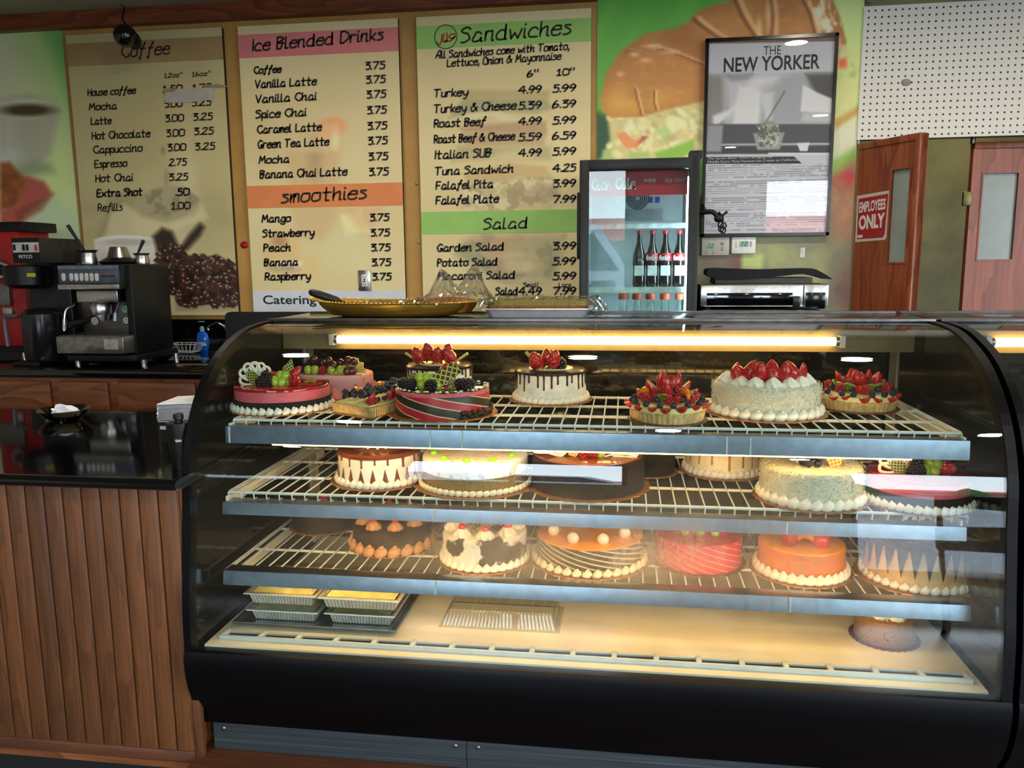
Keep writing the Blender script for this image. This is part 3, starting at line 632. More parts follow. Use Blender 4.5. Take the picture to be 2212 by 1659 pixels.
# red blob and bolts on the mustard strips
mb = MB(); c = at(528, 529, YW); mb.ball((c.x, YW-0.003, c.z), 0.024, (1, .35, .85), 14); tag(mb.build('wax_blob', mat('red_gloss', 'A01818', 0.15)), 'glossy red blob stuck on the mustard strip right of the coffee beans', 'blob')
for i, (x, y, lb) in enumerate(((900, 397, 'small round bolt head on mustard strip beside the falafel rows'), (904, 524, 'small round bolt head on mustard strip beside the garden salad row'))):
    mb = MB(); c = at(x, y, YW); mb.ball((c.x, YW-0.001, c.z), 0.008, (1, .5, 1), 10); tag(mb.build('bolt', steel), lb, 'bolt', 'bolts between the menu boards')
# wall outlet on the drinks board
c = at(788, 606, YM-0.004)
t = thing('wall_outlet', 'steel double socket plate on the drinks menu board', 'socket', c)
w, h = 0.036, 0.058
mb = MB(); mb.box((c.x-w, YM-0.008, c.z-h), (c.x+w, YM, c.z+h), 0.003); mb.build('plate', steel, t)
mb = MB(); mb.box((c.x-.016, YM-0.011, c.z-.034), (c.x+.016, YM-0.007, c.z+.034), 0.001); r_ = mb.build('receptacle', white_p, t)
for k in (-1, 1):
    mb = MB()
    mb.box((c.x-.009, YM-.0125, c.z+k*.02-.004), (c.x-.006, YM-.0105, c.z+k*.02+.006)); mb.box((c.x+.005, YM-.0125, c.z+k*.02-.004), (c.x+.0075, YM-.0105, c.z+k*.02+.006)); mb.ball((c.x, YM-.0112, c.z+k*.02-.009), .0032)
    mb.build('slot', black, r_)
    mb = MB(); mb.box((c.x-.006, YM-.0135, c.z+k*.005-.0035), (c.x+.006, YM-.0105, c.z+k*.005+.0035)); mb.build('button', red_ink if k > 0 else black, r_)
    mb = MB(); mb.ball((c.x, YM-.008, c.z+k*.048), .004, (1, .5, 1)); mb.build('screw', dsteel, t)
# ceiling camera
c = at(270, 77, YW-0.30)
t = thing('dome_camera', 'black dome camera hanging on a cable in front of the coffee menu', 'camera', c)
mb = MB(); mb.ball(c, 0.058, (1, 1, 1), 24); mb.build('dome', mat('smoked_dome', '0A0A0A', 0.12), t)
mb = MB(); mb.lathe([(.0, 0), (.060, 0), (.062, .012), (.055, .026), (.0, .03)], (0, 0, 0), 28, None, Matrix.Rotation(-.9, 4, 'X')@Matrix.Rotation(.35, 4, 'Y'), caps=False)
mb.v = [(p[0]*.9+c.x+.008, p[1]*.9+c.y+.038, p[2]*.9+c.z-.012) for p in mb.v]; mb.build('base', black, t)
mb = MB(); top = at(262, 12, YW-0.10); top.z = CEIL
pts = [Vector(p) for p in catmull([(c.x+.01, c.y+.03, c.z+.05), (c.x-.045, c.y+.06, c.z+.10), (c.x-.055, c.y+.10, c.z+.17), (top.x, top.y, top.z)], 6)]
mb.tube(pts, .0045, 6); mb.build('cable', black, t)
# ------------------------------------------------------------------ back counter with cupboards
ZC = at(200, 798, YB).z             # worktop height of the back counter
xbl, xbr = XL+0.02, at(1252, 360, 3.74).x-.03
t = thing('base_cabinet', 'oak cabinet row with drawers under the black back worktop', 'cabinet', (-2.5, YB+0.04, 0))
mb = MB(); mb.box((xbl, YB+0.05, 0.08), (xbr, YW-0.02, ZC-0.045)); mb.box((xbl, YB+0.10, 0.0), (xbr, YW-0.02, 0.08)); mb.build('body', cab_m, t)
yd = YB+0.05
for (a, b) in ((-60, 112), (132, 237), (258, 425), (445, 620), (640, 800), (820, 960), (980, 1090)):
    xa, xb = at(a, 830, yd).x, at(b, 830, yd).x; zt, zb = ZC-0.045-0.022, ZC-0.045-0.165
    mb = MB(); mb.box((xa, yd-0.02, zb), (xb, yd, zt), 0.006); mb.build('drawer', cab_m, t)
    mb = MB(); mb.box((xa, yd-0.02, 0.12), (xb, yd, zb-0.04), 0.006); mb.build('door', cab_m, t)
mb = MB(); mb.box((xbl, YB, ZC-0.045), (xbr, YW-0.002, ZC), 0.012)
tag(mb.build('worktop', granite), 'black polished stone worktop along the back wall', 'worktop')
mb = MB(); mb.box((xbl, YW-0.03, ZC), (xbr, YW-0.002, at(420, 688, YW).z-0.003)); tag(mb.build('backsplash', granite), 'black stone upstand between the back worktop and the menu boards', 'backsplash')
# black tray upright against the wall
pa, pb = at(485, 674, YW-0.25), at(760, 720, YW-0.25)
mb = MB(); rr = 0.03; x0, x1, z1 = pa.x, pb.x, pa.z
poly = [(x0, ZC)]+[(x0+rr-rr*math.cos(a), z1-rr+rr*math.sin(a)) for a in np.linspace(0, PI/2, 6)]+[(x1-rr+rr*math.sin(a), z1-rr+rr*math.cos(a)) for a in np.linspace(0, PI/2, 6)]+[(x1, ZC)]
mb.prism(poly, pa.y, pa.y+0.03); tag(mb.build('upright_panel', mat('matte_black_panel', '0C0C0E', 0.55)), 'black panel with rounded corners behind the display case', 'panel')

# ------------------------------------------------------------------ red coffee grinder, half out of frame
yg = 3.90
t = thing('coffee_grinder', 'tall red coffee grinder at the left end of the back worktop', 'grinder', at(20, 770, yg))
redm = mat('red_enamel', '9A1216', 0.35, var=0.05); zf = at(20, 770, yg).z
def bxp(mb, x0, y0, x1, y1, Y, dep, bev=0.004):
    a, b = at(x0, y0, Y), at(x1, y1, Y); return mb.box((a.x, Y, b.z), (b.x, Y+dep, a.z), bev)
mb = MB(); bxp(mb, -50, 500, 46, 600, yg, .24); mb.build('hopper_body', redm, t)
mb = MB(); bxp(mb, -50, 600, 66, 748, yg+.03, .2); mb.build('lower_body', redm, t)
mb = MB(); bxp(mb, -50, 480, 50, 500, yg-.01, .26, .006); mb.build('cap', black, t)
mb = MB(); c = at(0, 583, yg-.02); mb.lathe([(.0, 0), (.045, 0), (.05, .012), (.044, .02), (.0, .02)], (0, 0, 0), 24, None, Matrix.Rotation(PI/2, 4, 'X'), caps=False); mb.v = [(p[0]+c.x, p[1]+c.y+.02, p[2]+c.z) for p in mb.v]; d_ = mb.build('dial', steel, t)
mb = MB(); mb.lathe([(.0, 0), (.03, 0), (.028, .012), (0, .012)], (0, 0, 0), 20, None, Matrix.Rotation(PI/2, 4, 'X'), caps=False); mb.v = [(p[0]+c.x, p[1]+c.y+.0, p[2]+c.z) for p in mb.v]; mb.build('hub', black, d_)
mb = MB(); bxp(mb, -40, 612, 22, 660, yg, .06); mb.build('spout_cover', dsteel, t)
mb = MB(); bxp(mb, 4, 664, 27, 680, yg+.01, .05); mb.build('bag_clip', steel, t)
mb = MB(); bxp(mb, -50, 748, 60, 762, yg+.03, .2, 0); mb.build('foot_plate', black, t)
for xx in (-30, 52):
    mb = MB(); p = at(xx, 760, yg+.1); mb.cyl((p.x, p.y, ZC), (p.x, p.y, p.z), .012, 10); mb.build('foot', steel, t)
# ------------------------------------------------------------------ coffee brewer
yf = 3.56
pf = at(85, 760, yf+.1)
t = thing('coffee_brewer', 'steel box coffee brewer with switch panel beside the red grinder', 'coffee maker', (at(85, 570, yf).x, yf, ZC))
a, b = at(23, 514, yf), at(87, 568, yf)
mb = MB(); mb.box((a.x, yf, b.z), (b.x, yf+.31, a.z), .003); mb.build('head', mat('brewer_shell', '2E2C28', 0.45, 0.5), t)
mb = MB(); bxp(mb, 24, 515, 86, 567, yf-.006, .006, 0); fp = mb.build('switch_panel', black, t)
mb = MB(); bxp(mb, 26, 524, 84, 545, yf-.008, .003, 0); mb.build('switch_strip', mat('switch_strip', 'A8A8A4', 0.5), fp)
for xx, m in ((30, black), (50, black), (58, black), (77, red_ink)):
    mb = MB(); bxp(mb, xx-3, 528, xx+3, 541, yf-.012, .005, .001); mb.build('switch', m, fp)
block_text('lettering', 'FETCO', silver_ink, fp, 41, 558, 70, 7, yf-.0065, .01)
mb = MB(); c1 = at(55, 572, yf+.16); mb.lathe([(.075, 0), (.105, -.01), (.10, -.10), (.06, -.12)], (c1.x, c1.y, c1.z), 28); mb.build('brew_basket', black, t)
mb = MB(); bxp(mb, 57, 590, 76, 598, c1.y-.11, .004, 0); mb.build('caution_tag', mat('yellow_tag', 'B8A828', 0.5), t)
mb = MB(); a, b = at(100, 572, yf+.24), at(165, 760, yf+.24); mb.box((a.x-.12, yf+.24, ZC+.03), (b.x, yf+.33, a.z+.02), .01); mb.build('column', mat('brewer_dark', '26262A', 0.35, 0.5), t)
c2 = at(85, 700, yf+.13); mb = MB(); mb.lathe([(.085, ZC+.02), (.095, ZC+.04), (.095, ZC+.26), (.07, ZC+.285), (.04, ZC+.29)], (c2.x+.02, c2.y, 0), 28); mb.build('carafe', mat('carafe_dark', '141418', 0.2), t)
mb = MB(); h = c2.x-.075; mb.tube([Vector(p) for p in catmull([(h, c2.y-.05, ZC+.25), (h-.05, c2.y-.07, ZC+.25), (h-.06, c2.y-.07, ZC+.22), (h-.055, c2.y-.07, ZC+.10)], 5)], .011, 8); mb.build('handle', mat('grey_handle', '46424A', 0.4), t)
mb = MB(); a = at(120, 740, yf+.2); mb.box((c2.x-.10, yf+.04, ZC), (a.x+.02, yf+.33, ZC+.022), .004); mb.build('base', black, t)
# ------------------------------------------------------------------ espresso machine
ye = 3.60
a, b = at(124, 572, ye), at(254, 625, ye); xr_ = at(300, 625, ye).x; xl_ = a.x
t = thing('espresso_machine', 'black and steel espresso machine with a row of buttons', 'espresso machine', ((xl_+xr_)/2, ye+.2, ZC))
zt = a.z; zm = b.z
mb = MB(); mb.box((xl_, ye+.02, zm), (b.x+.02, ye+.38, zt), .006); mb.build('upper_body', black, t)
mb = MB(); mb.box((b.x+.005, ye+.05, ZC+.06), (b.x+.045, ye+.38, zt-.004), .006); mb.build('side_panel', black, t)
mb = MB(); bxp(mb, 124, 574, 254, 612, ye-.002, .03, .002); cp = mb.build('button_panel', mat('button_panel', '3C4450', 0.35), t)
mb = MB(); bxp(mb, 124, 574, 254, 581, ye-.004, .004, 0); mb.build('trim_strip', mat('panel_strip', '58606C', 0.4), cp)
for k, xx in enumerate((137, 154, 165, 176, 187, 198, 209)):
    mb = MB(); a1, b1_ = at(xx-4.5, 590, ye-.004), at(xx+4.5, 607, ye-.004); rr = (b1_.x-a1.x)/2; cx = (a1.x+b1_.x)/2
    mb.prism([(cx+rr*math.cos(g), (b1_.z+rr if math.sin(g) < 0 else a1.z-rr)+rr*math.sin(g)) for g in np.linspace(0, 2*PI, 18, endpoint=False)], ye-.006, ye-.002); bt = mb.build('button', mat('button_cream', 'B8B8B2', 0.4), cp)
    mb = MB(); bxp(mb, xx-2, 600, xx+2, 604, ye-.0068, .001, 0); mb.build('cup_symbol', ink_m, bt)
mb = MB(); bxp(mb, 217, 595, 248, 598, ye-.003, .001, 0); mb.build('maker_mark', ink_m, cp)
mb = MB(); c = at(232, 591, ye); mb.ball((c.x, ye-.002, c.z), .006, (1, .2, 1)); mb.build('indicator', red_ink, cp)
mb = MB(); bxp(mb, 124, 614, 255, 625, ye-.004, .03, .002); mb.build('chrome_rail', steel, t)
a, b = at(166, 627, ye+.14), at(294, 722, ye+.14)
mb = MB(); mb.box((a.x, ye+.17, ZC+.05), (b.x, ye+.37, zm), .002); mb.build('back_plate', mat('machine_steel', '6A6662', 0.35, 0.9), t)
mb = MB(); bxp(mb, 164, 627, 255, 653, ye+.05, .12, .004); mb.build('group_cover', steel, t)
g = at(217, 660, ye+.12); mb = MB(); mb.lathe([(.048, -.045), (.052, -.03), (.052, .0), (.042, .02)], (g.x, g.y, g.z), 28); mb.build('group_head', steel, t)
mb = MB(); mb.lathe([(.034, -.075), (.04, -.045), (.04, -.035)], (g.x, g.y, g.z), 24); pf_ = mb.build('portafilter', steel, t)
mb = MB(); q0 = (g.x-.01, g.y-.03, g.z-.055); mb.tube([q0, (g.x-.03, g.y-.10, g.z-.075), (g.x-.055, g.y-.17, g.z-.085)], .014, 10, rs=[.01, .015, .017]); mb.build('handle', black, pf_)
mb = MB(); mb.lathe([(0, 0), (.02, 0), (.02, .012), (0, .012)], (0, 0, 0), 18, None, Matrix.Rotation(PI/2, 4, 'X'), caps=False); e = at(208, 693, ye-.01); mb.v = [(p[0]+e.x, p[1]+e.y, p[2]+e.z) for p in mb.v]; mb.build('handle_cap', steel, pf_)
for pts, grip in (([(164, 640, .10), (160, 658, .06), (142, 672, .03), (139, 715, .02)], (139, 690, 139, 712)), ([(262, 640, .12), (256, 660, .10), (249, 676, .08), (248, 694, .07)], (249, 676, 248, 694))):
    P = [at(p[0], p[1], ye+p[2]) for p in pts]; mb = MB(); mb.tube([Vector(p) for p in catmull([p[:] for p in P], 5)], .006, 8); w_ = mb.build('steam_wand', steel, t)
    mb = MB(); mb.cyl(at(grip[0], grip[1], ye+pts[2][2]), at(grip[2], grip[3], ye+pts[3][2]), .0095, 10); mb.build('grip', mat('wand_grip', '9AA4B4', 0.25, 0.5), w_)
for (gx, gy, cm) in ((273, 668, mat('green_dial', '6CC0A0', 0.4)), (275, 692, mat('pale_dial', 'C4C8C8', 0.4))):
    c = at(gx, gy, ye+.165); mb = MB(); mb.lathe([(.0, 0), (.022, 0), (.023, .008), (.019, .012), (.0, .012)], (0, 0, 0), 24, None, Matrix.Rotation(PI/2, 4, 'X'), caps=False); mb.v = [(p[0]+c.x, p[1]+c.y+.002, p[2]+c.z) for p in mb.v]; gg = mb.build('gauge', steel, t)
    mb = MB(); mb.lathe([(.0, .0122), (.0165, .0122)], (0, 0, 0), 24, None, Matrix.Rotation(PI/2, 4, 'X'), caps=False); mb.v = [(p[0]+c.x, p[1]+c.y+.0018, p[2]+c.z) for p in mb.v]; mb.build('dial_face', cm, gg)
    mb = MB(); mb.box((c.x-.001, c.y-.0125, c.z), (c.x+.001, c.y-.0115, c.z+.013)); mb.build('needle', ink_m, gg)
a, b = at(120, 727, ye-.04), at(268, 765, ye-.04)
mb = MB(); mb.box((a.x, ye-.04, b.z), (b.x, ye+.20, a.z), .004); dt = mb.build('drip_tray', mat('tray_steel', '8A8884', 0.3, 0.9), t)
mb = MB(); mb.box((a.x+.01, ye-.03, a.z), (b.x-.01, ye+.18, a.z+.004)); mb.build('grate', dsteel, dt)
mb = MB(); bxp(mb, 224, 733, 256, 755, ye-.041, .002, 0); mb.build('maker_plate', mat('maker_plate', 'A8A49E', 0.4, 0.4), dt)
mb = MB(); mb.box((a.x+.02, ye+.0, ZC+.03), (b.x+.04, ye+.37, ZC+.06), .003); mb.build('chassis', black, t)
for fx in (a.x+.05, b.x+.05):
    for fy in (ye+.04, ye+.33):
        mb = MB(); mb.cyl((fx, fy, ZC), (fx, fy, ZC+.035), .014, 12); mb.build('foot', steel, t)
# jugs and bowl on the machine
def jug(label, px, yb, ytop, Y, rpx, sp=None):
    c = at(px, yb, Y); c.z = zt; h = at(px, ytop, Y).z-zt; r = rpx/1720*Y
    t = thing('milk_jug', label, 'jug', c, 'steel jugs on the espresso machine')
    mb = MB(); mb.lathe([(r*.0, 0), (r*.95, 0), (r, .01), (r*.9, h*.6), (r*.85, h*.8), (r*1.12, h), (r*1.08, h), (r*.8, h*.8), (r*.8, .02), (0, .02)], c, 28, caps=False); mb.build('body', steel, t)
    if sp:
        mb = MB(); mb.tube([(c.x-.01, c.y, c.z+.03), (c.x-.02, c.y, c.z+h), (c.x+sp[0], c.y-.02, c.z+sp[1])], .007, 8, rs=[.005, .006, .010]); mb.build('spoon', sp[2], t)
    else:
        mb = MB(); mb.tube([Vector(p) for p in catmull([(c.x+r*.9, c.y, c.z+h*.85), (c.x+r*1.5, c.y-.01, c.z+h*.8), (c.x+r*1.5, c.y-.01, c.z+h*.3), (c.x+r*.95, c.y, c.z+h*.2)], 5)], .005, 8); mb.build('handle', steel, t)
jug('steel milk jug with a long black spoon standing in it', 192, 570, 540, ye+.22, 20, (-.085, .20, black))
jug('small steel milk jug with a bent spoon beside the upturned bowl', 307, 570, 547, ye+.30, 17, (.03, .12, dsteel))
c = at(258, 570, ye+.28); c.z = zt; t = thing('upturned_bowl', 'steel bowl turned upside down on a black lid on the espresso machine', 'bowl', c)
mb = MB(); mb.lathe([(.085, 0), (.10, .012), (.06, .035), (0, .035)], c, 32, caps=False); mb.build('black_lid', black, t)
mb = MB(); mb.lathe([(.058, .034), (.055, .04), (.042, .085), (.038, .09), (0, .09)], c, 32, caps=False); mb.build('bowl', steel, t)
# ------------------------------------------------------------------ soap, basket, tap
ys = YB+.22
c = atz(441, 757, ZC); ys = c.y; k = 1/1720*ys
t = thing('soap_bottle', 'blue pump bottle of hand soap beside the sink basket', 'soap bottle', c)
bl = NT('blue_soap'); bl.set(color='1060C8', rough=0.12); hz = at(441, 715, ys).z-ZC
mb = MB(); mb.lathe([(.0, 0), (.03, 0), (.035, .01), (.042, .04), (.042, hz*.6), (.034, hz*.88), (.017, hz)], c, 28, caps=False); mb.v = [(p[0], c.y+(p[1]-c.y)*.6, p[2]) for p in mb.v]; bd = mb.build('bottle', bl.m, t)
mb = MB(); mb.box((c.x-.002, c.y-.027, c.z+.03), (c.x+.03, c.y-.0235, c.z+.045)); mb.build('label', silver_ink, bd)
pm = mat('pump_plastic', '7CB0C0', 0.3)
mb = MB(); mb.lathe([(.016, hz-.002), (.017, hz+.02), (.008, hz+.03), (.005, hz+.032), (.005, hz+.055), (0, hz+.056)], c, 18, caps=False); mb.box((c.x-.022, c.y-.008, c.z+hz+.052), (c.x+.022, c.y+.008, c.z+hz+.060), .003); mb.build('pump', pm, t)
ws = mat('white_wire', 'C8CCCC', 0.35)
c = at(402, 750, 4.27); c.z = ZC; t = thing('wire_basket', 'small white wire basket on the back worktop beside the blue soap', 'basket', c)
W, D, H = .085, .055, .052
mb = MB(); top = [(c.x-W, c.y-D, c.z+H), (c.x+W, c.y-D, c.z+H), (c.x+W, c.y+D, c.z+H), (c.x-W, c.y+D, c.z+H)]; bot = [(c.x+(p[0]-c.x)*.72, c.y+(p[1]-c.y)*.72, c.z+.004) for p in top]
mb.tube(top, .0022, 6, True); mb.build('rim', ws, t)
mb = MB(); mb.tube(bot, .002, 6, True)
for s in range(4):
    for f in np.linspace(0, 1, 7)[:-1]:
        A = Vector(top[s]).lerp(Vector(top[(s+1) % 4]), f); B = Vector(bot[s]).lerp(Vector(bot[(s+1) % 4]), f); mb.tube([A, B], .0014, 5)
for f in np.linspace(0, 1, 6): mb.tube([Vector(bot[0]).lerp(Vector(bot[1]), f), Vector(bot[3]).lerp(Vector(bot[2]), f)], .0014, 5)
mb.build('wires', ws, t)
c = at(474, 755, ys); c.z = ZC; t = thing('sink_tap', 'chrome sink tap behind the end of the display case', 'tap', c)
chrome = mat('chrome', 'D8D8D8', 0.08, 1.0, .02)
mb = MB(); mb.cyl((c.x+.06, c.y, c.z), (c.x+.06, c.y, c.z+.03), .022); mb.build('base', chrome, t)
e = at(452, 706, ys-.02); mb = MB(); mb.tube([Vector(p) for p in catmull([(c.x+.06, c.y, c.z+.03), (c.x+.06, c.y, c.z+.11), (c.x+.02, c.y-.02, e.z+.02), (e.x, e.y, e.z), (e.x-.005, e.y, e.z-.02)], 6)], .008, 10); mb.build('spout', chrome, t)

# ------------------------------------------------------------------ drinks cooler
yk = 3.74
x0 = at(1252, 360, yk).x; x1 = at(1513, 360, yk).x; zt_ = at(1385, 342, yk).z; dk = .58
t = thing('drinks_cooler', 'black glass-door drinks cooler with a red header in front of the menu wall', 'cooler', ((x0+x1)/2, yk, 0))
gx0, gx1 = at(1272, 400, yk).x, at(1489, 400, yk).x; gz1 = at(1380, 366, yk).z; gz0 = .40
kin = mat('cooler_liner', 'D4DCDC', 0.4, var=0.03)
mb = MB()
for bx_ in (((x0, yk+.05, 0.06), (x0+.03, yk+dk, zt_-.004)), ((x1-.03, yk+.05, .06), (x1, yk+dk, zt_-.004)), ((x0, yk+.05, zt_-.03), (x1, yk+dk, zt_-.004)), ((x0, yk+dk-.02, .06), (x1, yk+dk, zt_-.004)), ((x0, yk+.05, .06), (x1, yk+dk, .36))): mb.box(*bx_)
mb.build('cabinet', blackm, t)
mb = MB(); mb.box((x0+.032, yk+dk-.03, .37), (x1-.032, yk+dk-.022, zt_-.034)); mb.box((x0+.03, yk+.06, .37), (x0+.036, yk+dk-.02, zt_-.034)); mb.box((x1-.036, yk+.06, .37), (x1-.03, yk+dk-.02, zt_-.034)); mb.box((x0+.032, yk+.06, .36), (x1-.032, yk+dk-.02, .37)); mb.build('liner', kin, t)
mb = MB(); mb.box((x0, yk, .1), (gx0, yk+.045, zt_), .004); mb.box((gx1, yk, .1), (x1, yk+.045, zt_), .004); mb.box((gx0-.004, yk, gz1), (gx1+.004, yk+.045, zt_), .004); mb.box((gx0-.004, yk, .1), (gx1+.004, yk+.045, gz0), .004)
df = mb.build('door_frame', blackm, t)
mb = MB(); mb.box((gx0, yk+.018, gz0), (gx1, yk+.026, gz1)); pane = mb.build('door_glass', glass('cooler_glass', 'E4F0EE', 1.6, gain=.62), t)
hz0 = at(1380, 422, yk+.05).z
mb = MB(); mb.box((gx0+.004, yk+.05, hz0), (gx1-.004, yk+.058, gz1+.01)); hd = mb.build('header_sign', mat('header_red', 'C82036', 0.4, var=0.05), t)
letters(hd, 'brand_script', [('Coca', 1279, 410, 1318, 22, 3.6), ('Cola', 1330, 408, 1372, 22, 3.6)], m=silver_ink, Y=yk+.0485)
block_text('slogan', 'enjoy', silver_ink, hd, 1391, 396, 1418, 12, yk+.0485, .0); block_text('slogan', 'ice cold', silver_ink, hd, 1438, 394, 1478, 11, yk+.0485, .0)
yi = yk+dk-.03
c = at(1378, 424, yi-.01); mb = MB()
for r in (.055, .045, .035, .025, .015): mb.tube([(c.x+r*math.cos(a), yi-.004, c.z-.01+r*math.sin(a)) for a in np.linspace(0, 2*PI, 28, endpoint=False)], .003, 6, True)
mb.build('fan_grille', mat('fan_dark', '3A4446', 0.4), t)
mb = MB()
for i in range(26):
    xx = at(1350+i*3.2, 465, yi).x; a = at(1350, 452, yi).z; b_ = at(1350, 478, yi).z; mb.box((xx, yi-.006, b_), (xx+.003, yi, a))
mb.build('vent_grille', mat('vent_grey', '8C9698', 0.5), t)
for xx in (1405, 1420):
    mb = MB(); bxp(mb, xx-5, 425, xx+5, 438, yi-.003, .003, 0); mb.build('sticker', mat('blue_sticker', '3048A0', 0.5), t)
sh = [at(1400, 622, yk+.07).z, at(1400, 700, yk+.07).z-.02, at(1400, 484, yk+.30).z]
for i, z in enumerate(sh):
    f = .07 if i < 2 else .30
    mb = MB(); mb.box((x0+.037, yk+f, z-.022), (x1-.037, yk+f+.008, z+.004)); s_ = mb.build('shelf', mat('shelf_white', 'DCE4E2', 0.4), t)
    mb = MB()
    for k in range(24): mb.cyl((x0+.04+k*(x1-x0-.08)/23, yk+f, z), (x0+.04+k*(x1-x0-.08)/23, yi-.01, z), .002, 5)
    mb.build('shelf_wires', ws, s_)
mb = MB(); mb.cyl((x1-.045, yk+.07, .5), (x1-.045, yk+.07, gz1-.03), .008, 10); mb.build('led_strip', emit('led_cool', 'D8F0FF', 40.0), t)
mb = MB(); bxp(mb, 1490, 325, 1518, 341, yk+.06, .1, .003); mb.build('hinge', blackm, t)
mb = MB(); mb.box((x0-.012, yk+.005, at(1255, 560, yk).z), (x0, yk+.03, at(1255, 415, yk).z), .004); mb.build('handle', black, t)
# bottles in the cooler
cola = mat('cola_dark', '140A08', 0.08, spec=0.8); clear_g = glass('bottle_glass', 'EAF2EE', 1.5); juice = mat('orange_juice', 'B85A28', 0.3)
capred = mat('cap_red', 'B02830', 0.4); caporg = mat('cap_orange', 'C8583C', 0.5); lab_w = mat('bottle_paper', 'C8CCC8', 0.6)
for i, (xx, lb) in enumerate(((1380, 'dark soda bottle at the left of the cooler row, white paper tag only'), (1408, 'dark soda bottle with red script label, second from left in the cooler'), (1436, 'dark soda bottle with red script label, middle of the cooler row'), (1466, 'dark soda bottle with red script label at the right end of the cooler row'))):
    Yb = yk+.16; c = at(xx, 610, Yb); c.z = sh[0]+.003; H = at(xx, 498, Yb).z-c.z; r = 14/1720*Yb
    t = thing('soda_bottle', lb, 'bottle', c, 'dark soda bottles in the cooler')
    mb = MB(); mb.lathe([(0, 0), (r*.85, 0), (r*.95, H*.06), (r*.85, H*.3), (r, H*.42), (r*.92, H*.56), (r*.4, H*.78), (r*.33, H*.95), (0, H*.95)], c, 20, caps=False); mb.build('body', cola, t)
    mb = MB(); mb.lathe([(r*.42, H*.94), (r*.45, H), (0, H*1.005)], c, 16, caps=False); mb.build('cap', capred, t)
    if i:
        mb = MB(); mb.lathe([(r*1.03, H*.46), (r*1.03, H*.6)], c, 20, caps=False); l_ = mb.build('label', capred, t)
        y_ = 561; letters(l_, 'brand_script', [('Coca', xx-11, y_, xx-1, 9, 1.4), ('Cola', xx+1, y_, xx+11, 9, 1.4)], m=silver_ink, Y=c.y-r*1.06)
    mb = MB(); mb.box((c.x-r*.7, c.y-r*1.04, c.z+H*.2), (c.x+r*.7, c.y-r*1.02, c.z+H*.38)); mb.build('paper_tag', lab_w, t)
for i, xx in enumerate((1346, 1376, 1405, 1436, 1469)):
    Yb = yk+.15; c = at(xx, 672, Yb); c.z = sh[1]+.003; H = at(xx, 634, Yb).z-c.z; r = 9.5/1720*Yb
    t = thing('juice_bottle', 'small orange-capped juice bottle low in the cooler, %s' % ('leftmost of the row', 'second from the left', 'middle of the five', 'second from the right', 'rightmost of the row')[i], 'bottle', c, 'orange-capped bottles in the cooler')
    mb = MB(); mb.lathe([(0, 0), (r, 0), (r, H*.5), (r*.75, H*.75), (r*.7, H*.86)], c, 16, caps=False); mb.build('body', clear_g, t)
    mb = MB(); mb.lathe([(0, .002), (r*.93, .002), (r*.93, H*.3), (0, H*.3)], c, 16, caps=False); mb.build('juice', juice, t)
    mb = MB(); mb.lathe([(r*1.0, H*.82), (r*1.15, H*.85), (r*1.05, H), (0, H*1.01)], c, 16, caps=False); mb.build('cap', caporg, t)
# hook with a chain on the cooler edge
c = at(1518, 470, yk+.02); t = thing('chain_hook', 'black wall hook with a hanging chain between cooler and framed poster', 'hook', c)
P = lambda x, y, d=0: at(x, y, yk+.0+d)
mb = MB(); bxp(mb, 1514, 440, 1520, 470, yk+.02, .02, .002); mb.prism([(P(1518, 432).x, P(1518, 432).z), (P(1527, 452).x, P(1527, 452).z), (P(1516, 454).x, P(1516, 454).z)], yk+.02, yk+.03); mb.build('bracket', black, t)
mb = MB(); mb.tube([Vector(p) for p in catmull([P(1514, 460, .02), P(1535, 457, -.01), P(1546, 463, -.02), P(1552, 474, -.02)], 5)], .011, 10, rs=None); mb.build('arm', black, t)
mb = MB(); c2 = P(1553, 472, -.02); mb.ball(c2, .02, (1.1, .7, .9), 14); mb.tube([P(1552, 458, -.02), P(1560, 466, -.02), P(1571, 457, -.02)], .006, 8); mb.cyl(P(1560, 462, -.02), P(1561, 480, -.02), .006, 8); mb.build('clasp', black, t)
for k, (xx, yy) in enumerate(((1557, 485), (1563, 487), (1558, 494), (1562, 497))):
    mb = MB(); c3 = P(xx, yy, -.02); mb.tube([(c3.x+.011*math.cos(a), c3.y+.004*math.sin(a*2), c3.z+.013*math.sin(a)) for a in np.linspace(0, 2*PI, 16, endpoint=False)], .0035, 6, True); mb.build('chain_link', black, t)

